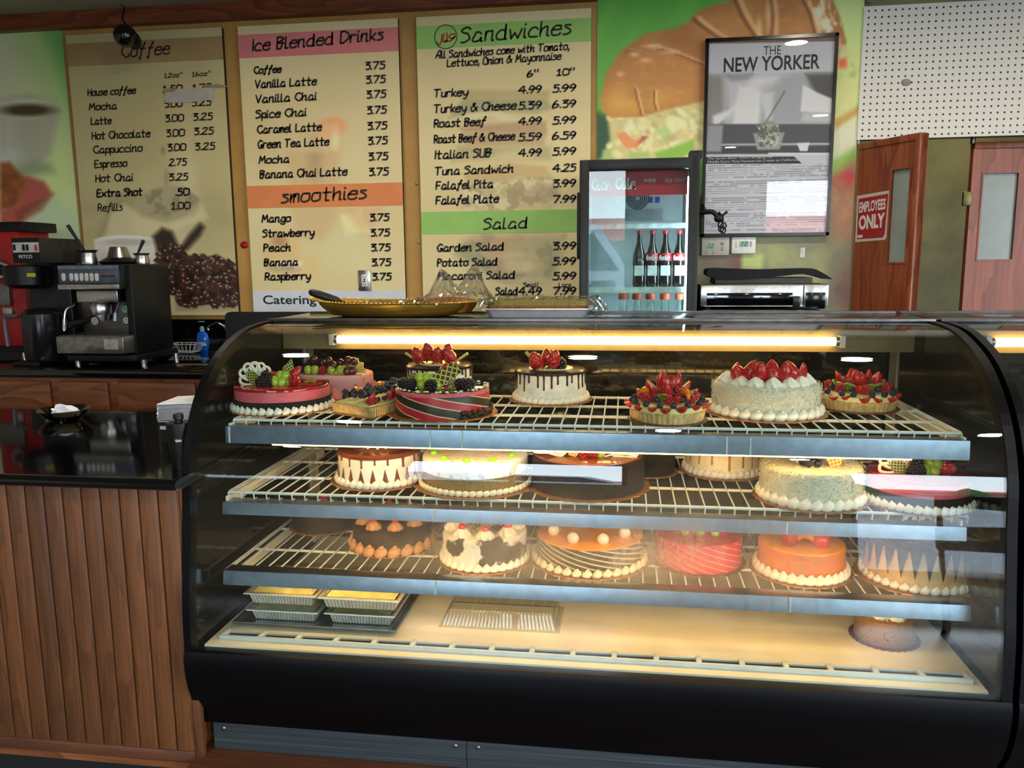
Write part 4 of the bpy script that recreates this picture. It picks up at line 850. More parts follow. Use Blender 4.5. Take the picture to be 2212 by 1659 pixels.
# ------------------------------------------------------------------ framed magazine poster
YP = YW-.035
x0 = at(1519, 300, YP).x; x1 = at(1800, 300, YP).x; z1 = at(1668, 78, YP).z; z0 = at(1650, 510, YP).z
t = thing('framed_poster', 'black framed magazine article poster on the wall right of the cooler', 'poster', ((x0+x1)/2, YW, z0))
fr = .016
mb = MB(); mb.box((x0, YP-.012, z0), (x0+fr, YW-.008, z1)); mb.box((x1-fr, YP-.012, z0), (x1, YW-.008, z1)); mb.box((x0, YP-.012, z0), (x1, YW-.008, z0+fr)); mb.box((x0, YP-.012, z1-fr), (x1, YW-.008, z1)); mb.build('frame', mat('frame_black', '0C0C10', 0.2), t)
def ink_poster(u, v):
    p = Paint(u, v, '9C9CA2')
    p.lay(soft(v-92+(u-1660)*.02, 1), '5C4638'); 
    ph = [(1500, 161), (1830, 155), (1830, 332), (1500, 332)]; m = soft(sdf(u, v, ph), 1); p.lay(m, '8C8C8E')
    p.poly([(1520, 165), (1575, 162), (1560, 330), (1515, 330)], '6E6A66', 8); p.poly([(1575, 165), (1625, 160), (1600, 215), (1570, 245)], '3E3A3A', 7); p.poly([(1565, 170), (1640, 162), (1700, 162), (1650, 190), (1600, 230), (1570, 260)], 'B4B4B8', 12, .8)
    p.poly([(1600, 190), (1640, 200), (1640, 268), (1585, 268)], 'C2C4C8', 8); p.poly([(1540, 250), (1580, 235), (1600, 225), (1560, 262), (1540, 278)], 'AEB0B2', 4)
    p.poly([(1690, 165), (1760, 160), (1770, 215), (1735, 268), (1640, 268), (1660, 220)], '828488', 10); p.poly([(1740, 160), (1803, 158), (1800, 215), (1765, 212)], '3A3838', 6); p.poly([(1735, 185), (1765, 200), (1800, 215), (1798, 245), (1730, 240)], 'C0C2C6', 3); p.poly([(1735, 243), (1800, 243), (1800, 262), (1730, 262)], '9A9A9C', 3)
    p.poly([(1500, 268), (1830, 268), (1830, 332), (1500, 332)], '3C3C40', 2); p.poly([(1500, 311), (1830, 308), (1830, 313), (1500, 315)], '8A8A90', 1); p.poly([(1500, 318), (1830, 316), (1830, 332), (1500, 332)], '2C2C30', 2)
    p.poly([(1640, 200), (1672, 200), (1666, 275), (1658, 275)], 'A8AAAC', 5, .8); p.poly([(1694, 196), (1698, 196), (1656, 265), (1652, 265)], '56585A', 1)
    p.poly([(1627, 288), (1695, 286), (1684, 323), (1636, 324)], '7A7C78', 2); p.ell(1660, 275, 18, 14, '6C6E62', 3); b = soft(sdf(u, v, [(1634, 270), (1682, 268), (1684, 315), (1640, 318)]), 2); p.speck(b, '9C9E90', 4, .5, .6); p.speck(b, '44463C', 5, .55, .6, .9, 5)
    p.poly([(1722, 310), (1748, 308), (1744, 326), (1728, 326)], 'C8CACC', 1.5); p.poly([(1526, 270), (1562, 270), (1558, 328), (1524, 328)], '747678', 3); p.poly([(1660, 330), (1830, 330), (1830, 334), (1660, 334)], 'B4B4B8', 1)
    tx = (u > 1524)*(u < 1790)*(v > 355)*(v < 500); row = np.mod(v+(u-1650)*.02, 5.0); wd = VNZ(u/7+np.floor(v/5)*13, np.floor(v/5)*3.7); par = np.mod(np.floor((v+(u-1650)*.02)/5), 7) != 0
    p.lay(tx*par*(row < 2.6)*(wd > .30)*(VNZ(np.floor(v/5)*.9+u/300, v*0+3) > .02)*.55, '5A5A60')
    return p.c
picture('print', (x0+fr, x1-fr, z0+fr, z1-fr), YP, 1.6, ink_poster, t, .006, 2.2, MATS['poster_print'])
tt = MB(); Yl = YP-.001
blk = mat('poster_black', '101014', 0.5)
block_text('masthead', 'THE', blk, t, 1649, 119, 1687, 19, Yl, .0); block_text('masthead', 'NEW YORKER', blk, t, 1563, 157, 1770, 32, Yl, .018)
mb = MB(); mb.prism([(at(x, y, Yl).x, at(x, y, Yl).z) for x, y in ((1521, 339), (1715, 338), (1732, 353), (1520, 354))], Yl-.0005, Yl); hb = mb.build('headline_band', mat('band_grey', '2A2A2E', 0.5), t)
block_text('headline', "The Syrian Baker Who's Bringing the", silver_ink, hb, 1529, 346, 1668, 6, Yl-.001); block_text('headline', "Middle East's Most Famous Ice Cream to California", silver_ink, hb, 1529, 352.5, 1724, 5.5, Yl-.001)
mb = MB(); mb.box((x0+fr*.6, YP-.008, z0+fr*.6), (x1-fr*.6, YP-.0055, z1-fr*.6)); mb.build('glazing', glass('poster_glass', 'FAFAFA', 1.6, gain=.55), t)
# ------------------------------------------------------------------ thermostats
def thermo(label, x0, y0, x1, y1, c, digits, btn):
    Y = YW-.03; a, b = at(x0, y0, Y), at(x1, y1, Y); t = thing('thermostat', label, 'thermostat', ((a.x+b.x)/2, YW, b.z), 'thermostats under the poster')
    mb = MB(); mb.box((a.x, Y, b.z), (b.x, YW-.006, a.z), .006); mb.build('housing', c, t)
    mb = MB(); bxp(mb, *digits, Y-.001, .003, 0); sc_ = mb.build('screen', mat('lcd_green', '8AB89A', 0.25), t)
    mb = MB(); x_, y_ = digits[0], digits[1]; h_ = digits[3]-digits[1]; write(mb, '72', x_+2, digits[3]-2, x_+(digits[2]-x_)*.8, h_*.6, Y-.0016, 1.0); mb.build('digits', ink_m, sc_)
    for (x, y, r) in btn:
        mb = MB(); p = at(x, y, Y); mb.ball((p.x, Y, p.z), r/1720*Y, (1, .4, 1), 12); mb.build('button', mat('button_grey', 'A8A49A', 0.5), t)
thermo('beige thermostat with two side buttons under the framed poster', 1516, 513, 1575, 552, mat('beige_plastic', 'BDB5A6', 0.5, var=.03), (1527, 524, 1543, 537), [(1561, 526, 4), (1561, 538, 4), (1527, 546, 2.5), (1541, 546, 2.5)])
thermo('white thermostat with a green screen right of the beige one', 1581, 512, 1632, 548, white_p, (1597, 521, 1617, 533), [(1622, 524, 2.5), (1622, 530, 2.5), (1590, 523, 1.5), (1590, 528, 1.5), (1590, 533, 1.5)])
mb = MB(); bxp(mb, 1729, 535, 1738, 556, YW-.008, .002, 0); tag(mb.build('tape_scrap', mat('tape_white', 'C8C8C0', 0.5)), 'scrap of white tape on the wall print above the microwave', 'tape')
# ------------------------------------------------------------------ steel shelf, microwave and black pan
ymw = 3.80
zs = at(1650, 669, ymw).z
t = thing('steel_stand', 'steel stand under the microwave behind the display case', 'stand', (at(1640, 690, ymw).x, ymw, 0))
xa, xb = at(1508, 680, ymw-.05).x+.02, at(1776, 680, ymw-.05).x
mb = MB(); mb.box((xa, ymw-.06, zs-.042), (xb, YW-.02, zs), .004); mb.build('top', steel, t)
for xx in (xa+.02, xb-.02):
    for yy in (ymw-.03, YW-.06): mb = MB(); mb.cyl((xx, yy, 0), (xx, yy, zs-.04), .016, 12); mb.build('leg', steel, t)
a, b = at(1513, 615, ymw), at(1787, 665, ymw)
t = thing('microwave', 'steel microwave oven with black window on the stand right of the cooler', 'microwave', ((a.x+b.x)/2, ymw, zs))
mb = MB(); mb.box((a.x, ymw+.01, zs+.012), (b.x, YW-.08, a.z), .004); mb.build('housing', steel, t)
xd = at(1735, 640, ymw).x
mb = MB(); mb.box((a.x, ymw-.012, zs+.014), (xd-.003, ymw+.012, a.z-.002), .004); dr = mb.build('door', steel, t)
mb = MB(); p, q_ = at(1527, 633, ymw-.014), at(1711, 668, ymw-.014); mb.box((p.x, ymw-.015, zs+.02), (q_.x, ymw-.011, p.z), .001); mb.build('window', mat('dark_glass', '06080C', 0.06, spec=.8), dr)
mb = MB(); bxp(mb, 1714, 640, 1729, 664, ymw-.045, .02, .006); bxp(mb, 1716, 642, 1726, 662, ymw-.03, .02, .002); mb.build('handle', mat('handle_dark', '2C2C2E', 0.3, 0.6), dr)
mb = MB(); mb.box((xd, ymw-.012, zs+.014), (b.x, ymw+.012, a.z-.002), .004); cp = mb.build('control_panel', steel, t)
mb = MB(); bxp(mb, 1741, 632, 1782, 667, ymw-.014, .004, .001); kp = mb.build('keypad', mat('keypad_black', '0A0C0E', 0.15), cp)
mb = MB(); write(mb, '1.10', 1753, 644, 1764, 5, ymw-.0146, 1.0); mb.build('clock_digits', emit('clock_green', '30E0A0', 1.2), kp)
mb = MB(); bxp(mb, 1742, 655, 1752, 667, ymw-.0146, .0005, 0); mb.build('key', silver_ink, kp)
for xx in (a.x+.04, b.x-.04): mb = MB(); mb.cyl((xx, ymw+.05, zs), (xx, ymw+.05, zs+.014), .014, 10); mb.build('foot', rubber, t)
zz = a.z
mb = MB(); Y0 = ymw+.10
ol = catmull([at(x, y, Y0)[:] for x, y in ((1527, 586), (1532, 580), (1560, 579), (1640, 582), (1720, 580), (1755, 580), (1775, 588), (1790, 597), (1797, 602), (1790, 603), (1765, 596), (1735, 592), (1690, 596), (1640, 601), (1580, 604), (1545, 601), (1528, 594), (1527, 586))], 3)
mb.prism([(p[0], p[2]) for p in ol[:-1]], Y0, Y0+.16); t = thing('black_pan', 'long black pan with a bent handle lying on a box on the microwave', 'pan', (at(1660, 600, Y0).x, Y0+.08, at(1660, 601, Y0).z))
mb.build('pan', mat('pan_black', '070606', 0.6, spec=.25), t)
mb = MB(); a_, b_ = at(1545, 601, Y0+.02), at(1755, 615, Y0+.02); mb.box((a_.x, Y0+.02, zz), (b_.x, Y0+.26, at(1660, 600, Y0+.02).z), .004); tag(mb.build('flat_box', mat('grey_card', '4A463E', 0.7)), 'low grey box under the black pan on the microwave', 'box')

# ------------------------------------------------------------------ pegboard, kitchen doors and sign
YPG = YW-.01
a, b = at(1866, 100, YPG), at(1853, 302, YPG)
pg = NT('pegboard_white'); vv = pg.coord((1, 1, 1)); sp_ = pg.add('SeparateXYZ'); pg.link(vv, sp_.inputs[0])
PIT = .0316
def cell(s): return pg.math('SUBTRACT', pg.math('FRACT', pg.math('DIVIDE', s, PIT)), 0.5)
dx, dz = cell(sp_.outputs['X']), cell(sp_.outputs['Z'])
dd = pg.math('SQRT', pg.math('ADD', pg.math('MULTIPLY', dx, dx), pg.math('MULTIPLY', dz, dz)))
hole = pg.math('LESS_THAN', dd, 0.16)
pg.set(color=pg.mix(hole, 'E4E0D6', '14120E'), rough=0.5)
PGT = at(2000, 8, YPG).z
mb = MB(); mb.box((a.x-.01, YPG-.006, at(1900, 301, YPG).z), (XR, YPG+.006, PGT)); q = mb.build('pegboard', pg.m); tag(q, 'white pegboard sheet above the kitchen doors', 'pegboard')
mb = MB(); mb.box((WALL_END, YPG+.02, at(1900, 301, YPG).z+.01), (XR, YPG+.13, CEIL)); struct(mb.build('wall_header', olive_m))
mb = MB(); c = at(1957, 178, YPG-.006); mb.ball((c.x, c.y, c.z), .02, (1.2, .3, .9), 10); tag(mb.build('paper_scrap', mat('grey_scrap', '8A8880', 0.6)), 'crumpled grey scrap stuck on the white pegboard', 'scrap')
mb = MB(); a_, b_ = at(1871, -10, YPG), at(1880, 8, YPG); mb.box((a_.x, YPG-.02, b_.z), (b_.x, YPG-.006, a_.z)); tag(mb.build('bracket', dsteel), 'small metal bracket at the top corner of the pegboard', 'bracket')
def leaf(label, A, B, wtl, wbr, zb=0.12):
    """swing leaf from hinge A to free edge B (ground points), with a window between two pixels"""
    A = Vector((A.x, A.y, 0)); B = Vector((B.x, B.y, 0)); d = (B-A).normalized(); n = Vector((-d.y, d.x, 0))
    if n.y > 0: n = -n
    W = (B-A).length
    def hit(px):
        v = Vector(ray(*px)); e = Vector(EYE); t_ = (A-e).dot(n)/v.dot(n); p = e+v*t_; return (p-A).dot(d), p.z
    t = thing('swing_door', label, 'door', A, 'swinging kitchen doors')
    s0, z1 = hit(wtl); s1, z0 = hit(wbr)
    def slab(mb, sa, sb, za, zb_, o0, o1, bev=0.0):
        m2 = MB(); m2.box((sa, o0, za), (sb, o1, zb_), bev); M = Matrix(((d.x, -n.x, 0, A.x), (d.y, -n.y, 0, A.y), (0, 0, 1, 0), (0, 0, 0, 1)))
        m2.v = [tuple(M@Vector(p)) for p in m2.v]; mb.add(m2.v, m2.f, bev > 0)
    mb = MB()
    for (a, b, c, e) in ((0, s0, zb, zd), (s1, W, zb, zd), (s0, s1, z1, zd), (s0, s1, zb, z0)): slab(mb, a, b, c, e, 0, .036)
    mb.build('panel', door_m, t)
    mb = MB(); slab(mb, W-.03, W, zb, zd, -.010, .046, .008); mb.build('edge_strip', door_m, t)
    mb = MB(); slab(mb, 0, W, zd-.03, zd+.004, -.008, .044, .006); mb.build('top_strip', door_m, t)
    mb = MB(); slab(mb, s0, s1, z0, z1, .012, .02); mb.build('window', mat('frosted_door_glass', '8E9890', .35, var=.08, scale=4), t)
    mb = MB()
    for (a, b, c, e) in ((s0-.008, s0, z0-.008, z1+.008), (s1, s1+.008, z0-.008, z1+.008), (s0, s1, z1, z1+.008), (s0, s1, z0-.008, z0)): slab(mb, a, b, c, e, -.004, .04)
    mb.build('window_trim', door_m, t)
    mb = MB(); mb.cyl((A.x, A.y+.02, zd), (A.x, A.y+.02, zd+.05), .012, 10); mb.build('hinge', dsteel, t)
    return t, d, n, A, hit
zd = at(1856, 312, YW-.01).z
Af = at(1856, 312, YW-.02); Bf = atz(1993, 287, zd)
dl, d1, n1, A1, hit1 = leaf('open wooden swing door with a narrow window beside the wall print', Af, Bf, (1928, 368), (1955, 566))
Br = atz(2105, 309, zd)
dr_, d2, n2, A2, hit2 = leaf('closed wooden swing door with a window at the right edge below the pegboard', Vector((Br.x+.46, Br.y+.02, 0)), Br, (2194, 374), (2108, 560)) if False else leaf('wooden swing door with a grey window at the right edge under the pegboard', Br, Vector((Br.x+.48, Br.y+.02, 0)), (2125, 375), (2185, 560))
mb = MB(); c = at(2083, 430, Br.y); mb.box((c.x-.012, c.y-.02, c.z-.035), (c.x+.03, c.y-.0, c.z+.035), .003); mb.build('latch', mat('old_brass', '6A6038', 0.4, 0.8), dr_)
# sign on the left leaf
def onleaf(px, off=.002):
    s_, z = hit1(px); return A1+d1*s_+Vector((0, 0, z))+n1*off
t = thing('door_sign', 'red and white employees only sign on the open swing door', 'sign', onleaf((1885, 520)))
mb = MB(); cs = [onleaf(p) for p in ((1852, 423), (1924, 411), (1916, 512), (1912, 518), (1848, 523))]; bk = [p-n1*.0015 for p in cs]
mb.add(cs+bk, [(0, 1, 2, 3, 4), (9, 8, 7, 6, 5)]+[(i, i+5, (i+1) % 5+5, (i+1) % 5) for i in range(5)]); mb.build('plate', mat('sign_white', 'C8C0B8', 0.4, var=.03), t)
mb = MB(); mb.add([onleaf(p, .003) for p in ((1856, 430), (1920, 418), (1912, 505), (1908, 513), (1852, 517))], [(0, 1, 2, 3, 4)]); mb.build('red_field', mat('sign_red', 'A02424', 0.4, var=.04), t)
def leaf_text(txt, tl, tr, bl, bold):
    a, b, c = onleaf(bl, .004), onleaf(tr, .004), onleaf(tl, .004)
    ux = b-c; uz = c-a
    M = Matrix(((ux.x, uz.x, 0, a.x), (ux.y, uz.y, 0, a.y), (ux.z, uz.z, 1, a.z), (0, 0, 0, 1)))
    return block_text('lettering', txt, silver_ink, t, 0, 0, 0, 0, 0, bold, 0, M)
leaf_text('EMPLOYEES', (1858, 437), (1915, 428), (1857, 460), .03); leaf_text('ONLY', (1857, 466), (1913, 459), (1856, 497), .045)
for px in ((1856, 507),): 
    mb = MB(); mb.add([onleaf(p, .004) for p in ((1854, 508), (1865, 507), (1864, 513), (1853, 514))], [(0, 1, 2, 3)]); mb.build('maker_mark', silver_ink, t)

# ------------------------------------------------------------------ front counter on the left
yc = YF+.02
zc1 = at(300, 1037, YF-.02).z; zc0 = at(300, 1061, YF-.02).z
xce = at(378, 1048, YF-.02).x
ybk = atz(60, 885, zc1).y
t = thing('front_counter', 'oak tongue and groove counter base on the left of the display case', 'counter', (-2.5, yc, 0))
zr = at(200, 1605, yc).z
xpe = at(398, 1407, YF).x-.003
pb_ = MB(); bw = .0535; xx = xpe; k = 0
while xx > -3.4:
    pb_.box((xx-bw+.004, yc, zr-.03), (xx, yc+.02, zc0), .003); xx -= bw; k += 1
pn = NT('plank_oak'); v = pn.coord((70, 70, 2.6)); v2 = pn.coord((2.6, 2.6, .55))
geo = pn.add('TexCoord'); sx_ = pn.add('SeparateXYZ'); pn.link(geo.outputs['Object'], sx_.inputs[0])
idx = pn.math('FLOOR', pn.math('DIVIDE', pn.math('SUBTRACT', sx_.outputs['X'], xpe+2.5), bw))
wn_ = pn.add('TexWhiteNoise', noise_dimensions='1D'); pn.link(idx, wn_.inputs['W'])
cmb = pn.add('CombineXYZ'); pn.link(pn.math('MULTIPLY', wn_.outputs[0], 37.0), cmb.inputs[2]); pn.link(pn.math('MULTIPLY', wn_.outputs[0], 11.0), cmb.inputs[0])
def addv(a, b): q_ = pn.add('VectorMath', operation='ADD'); pn.link(a, q_.inputs[0]); pn.link(b, q_.inputs[1]); return q_.outputs[0]
na = pn.noise(2.0, addv(v, cmb.outputs[0]), 6, .6); nb = pn.noise(3.2, addv(v2, cmb.outputs[0]), 2, .4)
bd = pn.math('POWER', pn.math('FRACT', pn.math('MULTIPLY', nb, 7.0)), 3.0)
ff = pn.math('ADD', pn.math('ADD', pn.math('MULTIPLY', na, .7), pn.math('MULTIPLY', bd, .15)), pn.math('MULTIPLY', wn_.outputs[0], .22))
pn.set(color=pn.ramp(ff, [(.30, '6E4222'), (.55, '523018'), (.95, '321C0C')]), rough=.5); pn.bump(na, .2, .001)
pb_.box((xpe, yc, zr-.03), (xpe+.022, yc+.02, .45), .002); pb_.build('panelling', pn.m, t)
mb = MB(); mb.box((-3.4, yc+.018, .10), (xpe, ybk-.05, zc0)); mb.build('carcass', cab_m, t)
mb = MB(); mb.box((-3.4, yc-.004, zr-.035), (xpe, yc+.03, zr), .004); mb.build('base_rail', oak_h, t)
mb = MB(); mb.box((-3.4, yc+.05, 0), (xpe, ybk-.1, .12)); mb.build('toe_board', rubber, t)
mb = MB(); rr = (zc1-zc0)/2; ym = YF-.02+rr
prof = [(ybk, zc0), (ybk, zc1), (ym+.008, zc1)]+[(ym-rr*math.sin(a), (zc1+zc0)/2+rr*math.cos(a)) for a in np.linspace(0, PI, 10)]+[(ym+.008, zc0)]
mb.prism(prof, -3.45, xce, axis=0, smooth=True); tag(mb.build('countertop', granite), 'black polished stone countertop with rounded edge on the oak front counter', 'countertop')
# ledge under counter and case
zl = at(430, 1630, YF+.03).z
t = thing('plinth', 'low oak ledge under the display case', 'plinth', (.3, YF, 0))
mb = MB(); mb.box((xpe-.0, yc-.09, zl-.04), (1.9, 2.9, zl), .004); mb.build('ledge', oak_h, t)
mb = MB(); mb.box((xpe, yc+.03, 0), (1.9, 2.85, zl-.04)); mb.build('riser', cab_m, t)
# plate with crumpled napkin
c = atz(131, 908, zc1); c = Vector((c.x, c.y+.02, zc1))
t = thing('glass_plate', 'small smoky glass plate on the black front counter', 'plate', c)
def sqr(r, z, a): return r*(1+.10*abs(math.cos(2*a))**3)
R_ = 58/1720*c.y*1.02
mb = MB(); mb.lathe([(0, .006), (R_*.62, .006), (R_*.8, .016), (R_*.98, .034), (R_*.985, .038), (R_*.78, .021), (R_*.6, .011), (0, .011)], c, 40, sqr, caps=False); mb.build('plate', glass('smoky_glass', '9A9680', 1.6, gain=2.0), t)
mb = MB(); mb.lathe([(0, 0), (R_*.5, 0), (R_*.52, .008), (0, .008)], c, 32, caps=False); mb.build('foot_ring', glass('smoky_glass2', '6A6656'), t)
napk = mat('paper_napkin', 'E8ECF0', 0.8, var=.03)
R2 = random.Random(5); bm = bmesh.new(); bmesh.ops.create_icosphere(bm, subdivisions=2, radius=1)
for v_ in bm.verts:
    k = R2.uniform(.6, 1.15); v_.co = Vector((v_.co.x*.052*k, v_.co.y*.035*k, max(-.002, v_.co.z*.03*k+.012)))
mb = MB(); mb.bm(bm, False, Matrix.Translation((c.x+.005, c.y, c.z+.013))); tag(mb.build('crumpled_napkin', napk), 'crumpled white paper napkin lying on the glass plate', 'napkin')
# napkin holder with stack
c = atz(370, 990, zc1); w_ = .07
cx0, cx1 = at(343, 940, c.y).x, at(343, 940, c.y).x+.15
zt2 = at(350, 905, c.y).z
t = thing('napkin_holder', 'clear plastic napkin holder at the right end of the front counter', 'holder', (cx0+.07, c.y+.05, zc1))
acr = glass('acrylic', 'E8ECEC', 1.5, gain=1.5)
mb = MB(); mb.box((cx0, c.y, zc1), (cx1, c.y+.003, zt2-.004)); mb.box((cx0, c.y+.12, zc1), (cx1, c.y+.123, zt2-.004)); mb.box((cx0, c.y, zc1), (cx0+.003, c.y+.123, zt2-.03)); mb.box((cx0, c.y, zc1), (cx1, c.y+.123, zc1+.004)); mb.build('box', acr, t)
mb = MB(); mb.box((cx0+.004, c.y+.002, zc1+.09), (cx0+.04, c.y+.0045, zt2-.03), .0); mb.build('inner_card', mat('pale_card', 'C8CCC0', 0.6), t)
mb = MB(); n = 14; zt3 = at(380, 868, c.y+.06).z
for k in range(n):
    z = zc1+.10+(zt3-zc1-.10)*k/n; dx = R2.uniform(-.004, .004); dz = .010*(k/n)
    mb.add([(cx0-.004+dx, c.y+.01, z), (cx1, c.y+.01, z+dz), (cx1, c.y+.115, z+dz+.004), (cx0-.004+dx, c.y+.115, z+.004), (cx0-.004+dx, c.y+.01, z+.006), (cx1, c.y+.01, z+.006+dz), (cx1, c.y+.115, z+.01+dz), (cx0-.004+dx, c.y+.115, z+.01)], [(0, 3, 2, 1), (4, 5, 6, 7), (0, 1, 5, 4), (1, 2, 6, 5), (2, 3, 7, 6), (3, 0, 4, 7)])
tag(mb.build('napkin_stack', napk), 'stack of white paper napkins in the clear holder', 'napkins')
c = atz(393, 1010, zc1); r_ = .032
t = thing('black_canister', 'black canister with white lettering against the display case frame', 'canister', (c.x, c.y, zc1))
H = at(385, 912, c.y).z-zc1
mb = MB(); mb.lathe([(0, 0), (r_*.75, 0), (r_, H*.9), (r_*.96, H), (0, H)], (c.x, c.y, zc1), 28, caps=False); bd = mb.build('body', mat('canister_black', '060807', 0.45, spec=.25), t)
mb = MB(); mb.lathe([(r_*.3, H), (r_*.3, H*1.06), (r_*.42, H*1.08), (r_*.4, H*1.18), (0, H*1.18)], (c.x, c.y, zc1), 18, caps=False); mb.build('cap', black, t)
mb = MB(); write(mb, 'open', 379, 954, 392, 6, c.y-r_*.96-.002, 1.0); mb.build('lettering', silver_ink, bd)
# ------------------------------------------------------------------ curved glass display case
PROF = [(1.800, .463), (1.806, .592), (1.822, .700), (1.842, .840), (1.862, .975), (1.925, 1.100), (2.035, 1.200), (2.18, 1.257), (2.30, 1.2745), (2.42, 1.277)]
GP = catmull(PROF, 5)
YBK = 2.74; ZTOP = 1.277
def offs(d):
    """profile moved inwards by d"""
    out = []
    for i, p in enumerate(GP):
        t = GP[min(i+1, len(GP)-1)]-GP[max(i-1, 0)]; t = t/np.hypot(*t); out.append(p+np.array([t[1], -t[0]])*d)
    return out
xL = at(398, 1407, YF).x; xR = at(2187, 1516, YF).x
ZD = at(450, 1387, 1.86).z
case_black = mat('case_black', '030305', 0.4, scale=90, spec=.16)
enamel = mat('white_enamel', 'ECE6D8', 0.35, var=.03)
deck_m = mat('deck_white', 'E8E0CC', 0.4, var=.05, scale=6)
dmir = NT('dark_mirror'); v = dmir.coord((3, 3, 9)); n = dmir.noise(3, v, 6, .7); sm = dmir.ramp(n, [(.52, 0.0), (.75, 1.0)])
dmir.set(color=dmir.mix(dmir.math('MULTIPLY', sm, .6), '0C0B08', '8A8060'), rough=dmir.math('ADD', dmir.math('MULTIPLY', sm, .35), .06), spec=.6)
side_m = mat('case_side', '0C0B0A', 0.12, spec=.8, var=.3, scale=20)
chan = mat('channel_aluminium', '7E8CA0', 0.30, 1.0, .06, 40)
tube_m = emit('warm_tube', 'FFD084', TUBE); shelf_tube = emit('shelf_tube', 'FFC878', SHELF_TUBE)
def fog(t):
    g = t.add('NewGeometry'); sp_ = t.add('SeparateXYZ'); t.link(g.outputs['Position'], sp_.inputs[0])
    def bump(s, c, w):
        d = t.math('DIVIDE', t.math('SUBTRACT', s, c), w); return t.math('POWER', 2.718, t.math('MULTIPLY', t.math('MULTIPLY', d, d), -1.0))
    z = bump(sp_.outputs['Z'], .775, .085); x = bump(sp_.outputs['X'], .06, .62)
    mp = t.add('Mapping'); t.link(g.outputs['Position'], mp.inputs[0]); mp.inputs['Scale'].default_value = (1, 1, .45)
    nb = t.noise(7, mp.outputs[0], 4, .6); nf = t.noise(90, mp.outputs[0], 3, .6)
    f = t.math('MULTIPLY', t.math('MULTIPLY', z, x), t.ramp(nb, [(.35, .25), (.62, 1.0)]))
    f = t.math('MULTIPLY', f, t.ramp(nf, [(.22, .45), (.6, 1.0)]))
    return t.math('ADD', t.math('MULTIPLY', f, .36), .002, True)
def curved_glass(mb, x0, x1, d0, d1, lo=0, hi=None):
    A, B = offs(d0)[lo:hi], offs(d1)[lo:hi]; n = len(A); nx = 24
    for S, fl in ((A, 0), (B, 1)):
        vs = [(x0+(x1-x0)*k/nx, p[0], p[1]) for p in S for k in range(nx+1)]; W = nx+1
        mb.add(vs, [((i*W+k, i*W+k+1, (i+1)*W+k+1, (i+1)*W+k) if fl == 0 else (i*W+k, (i+1)*W+k, (i+1)*W+k+1, i*W+k+1)) for i in range(n-1) for k in range(nx)], True)
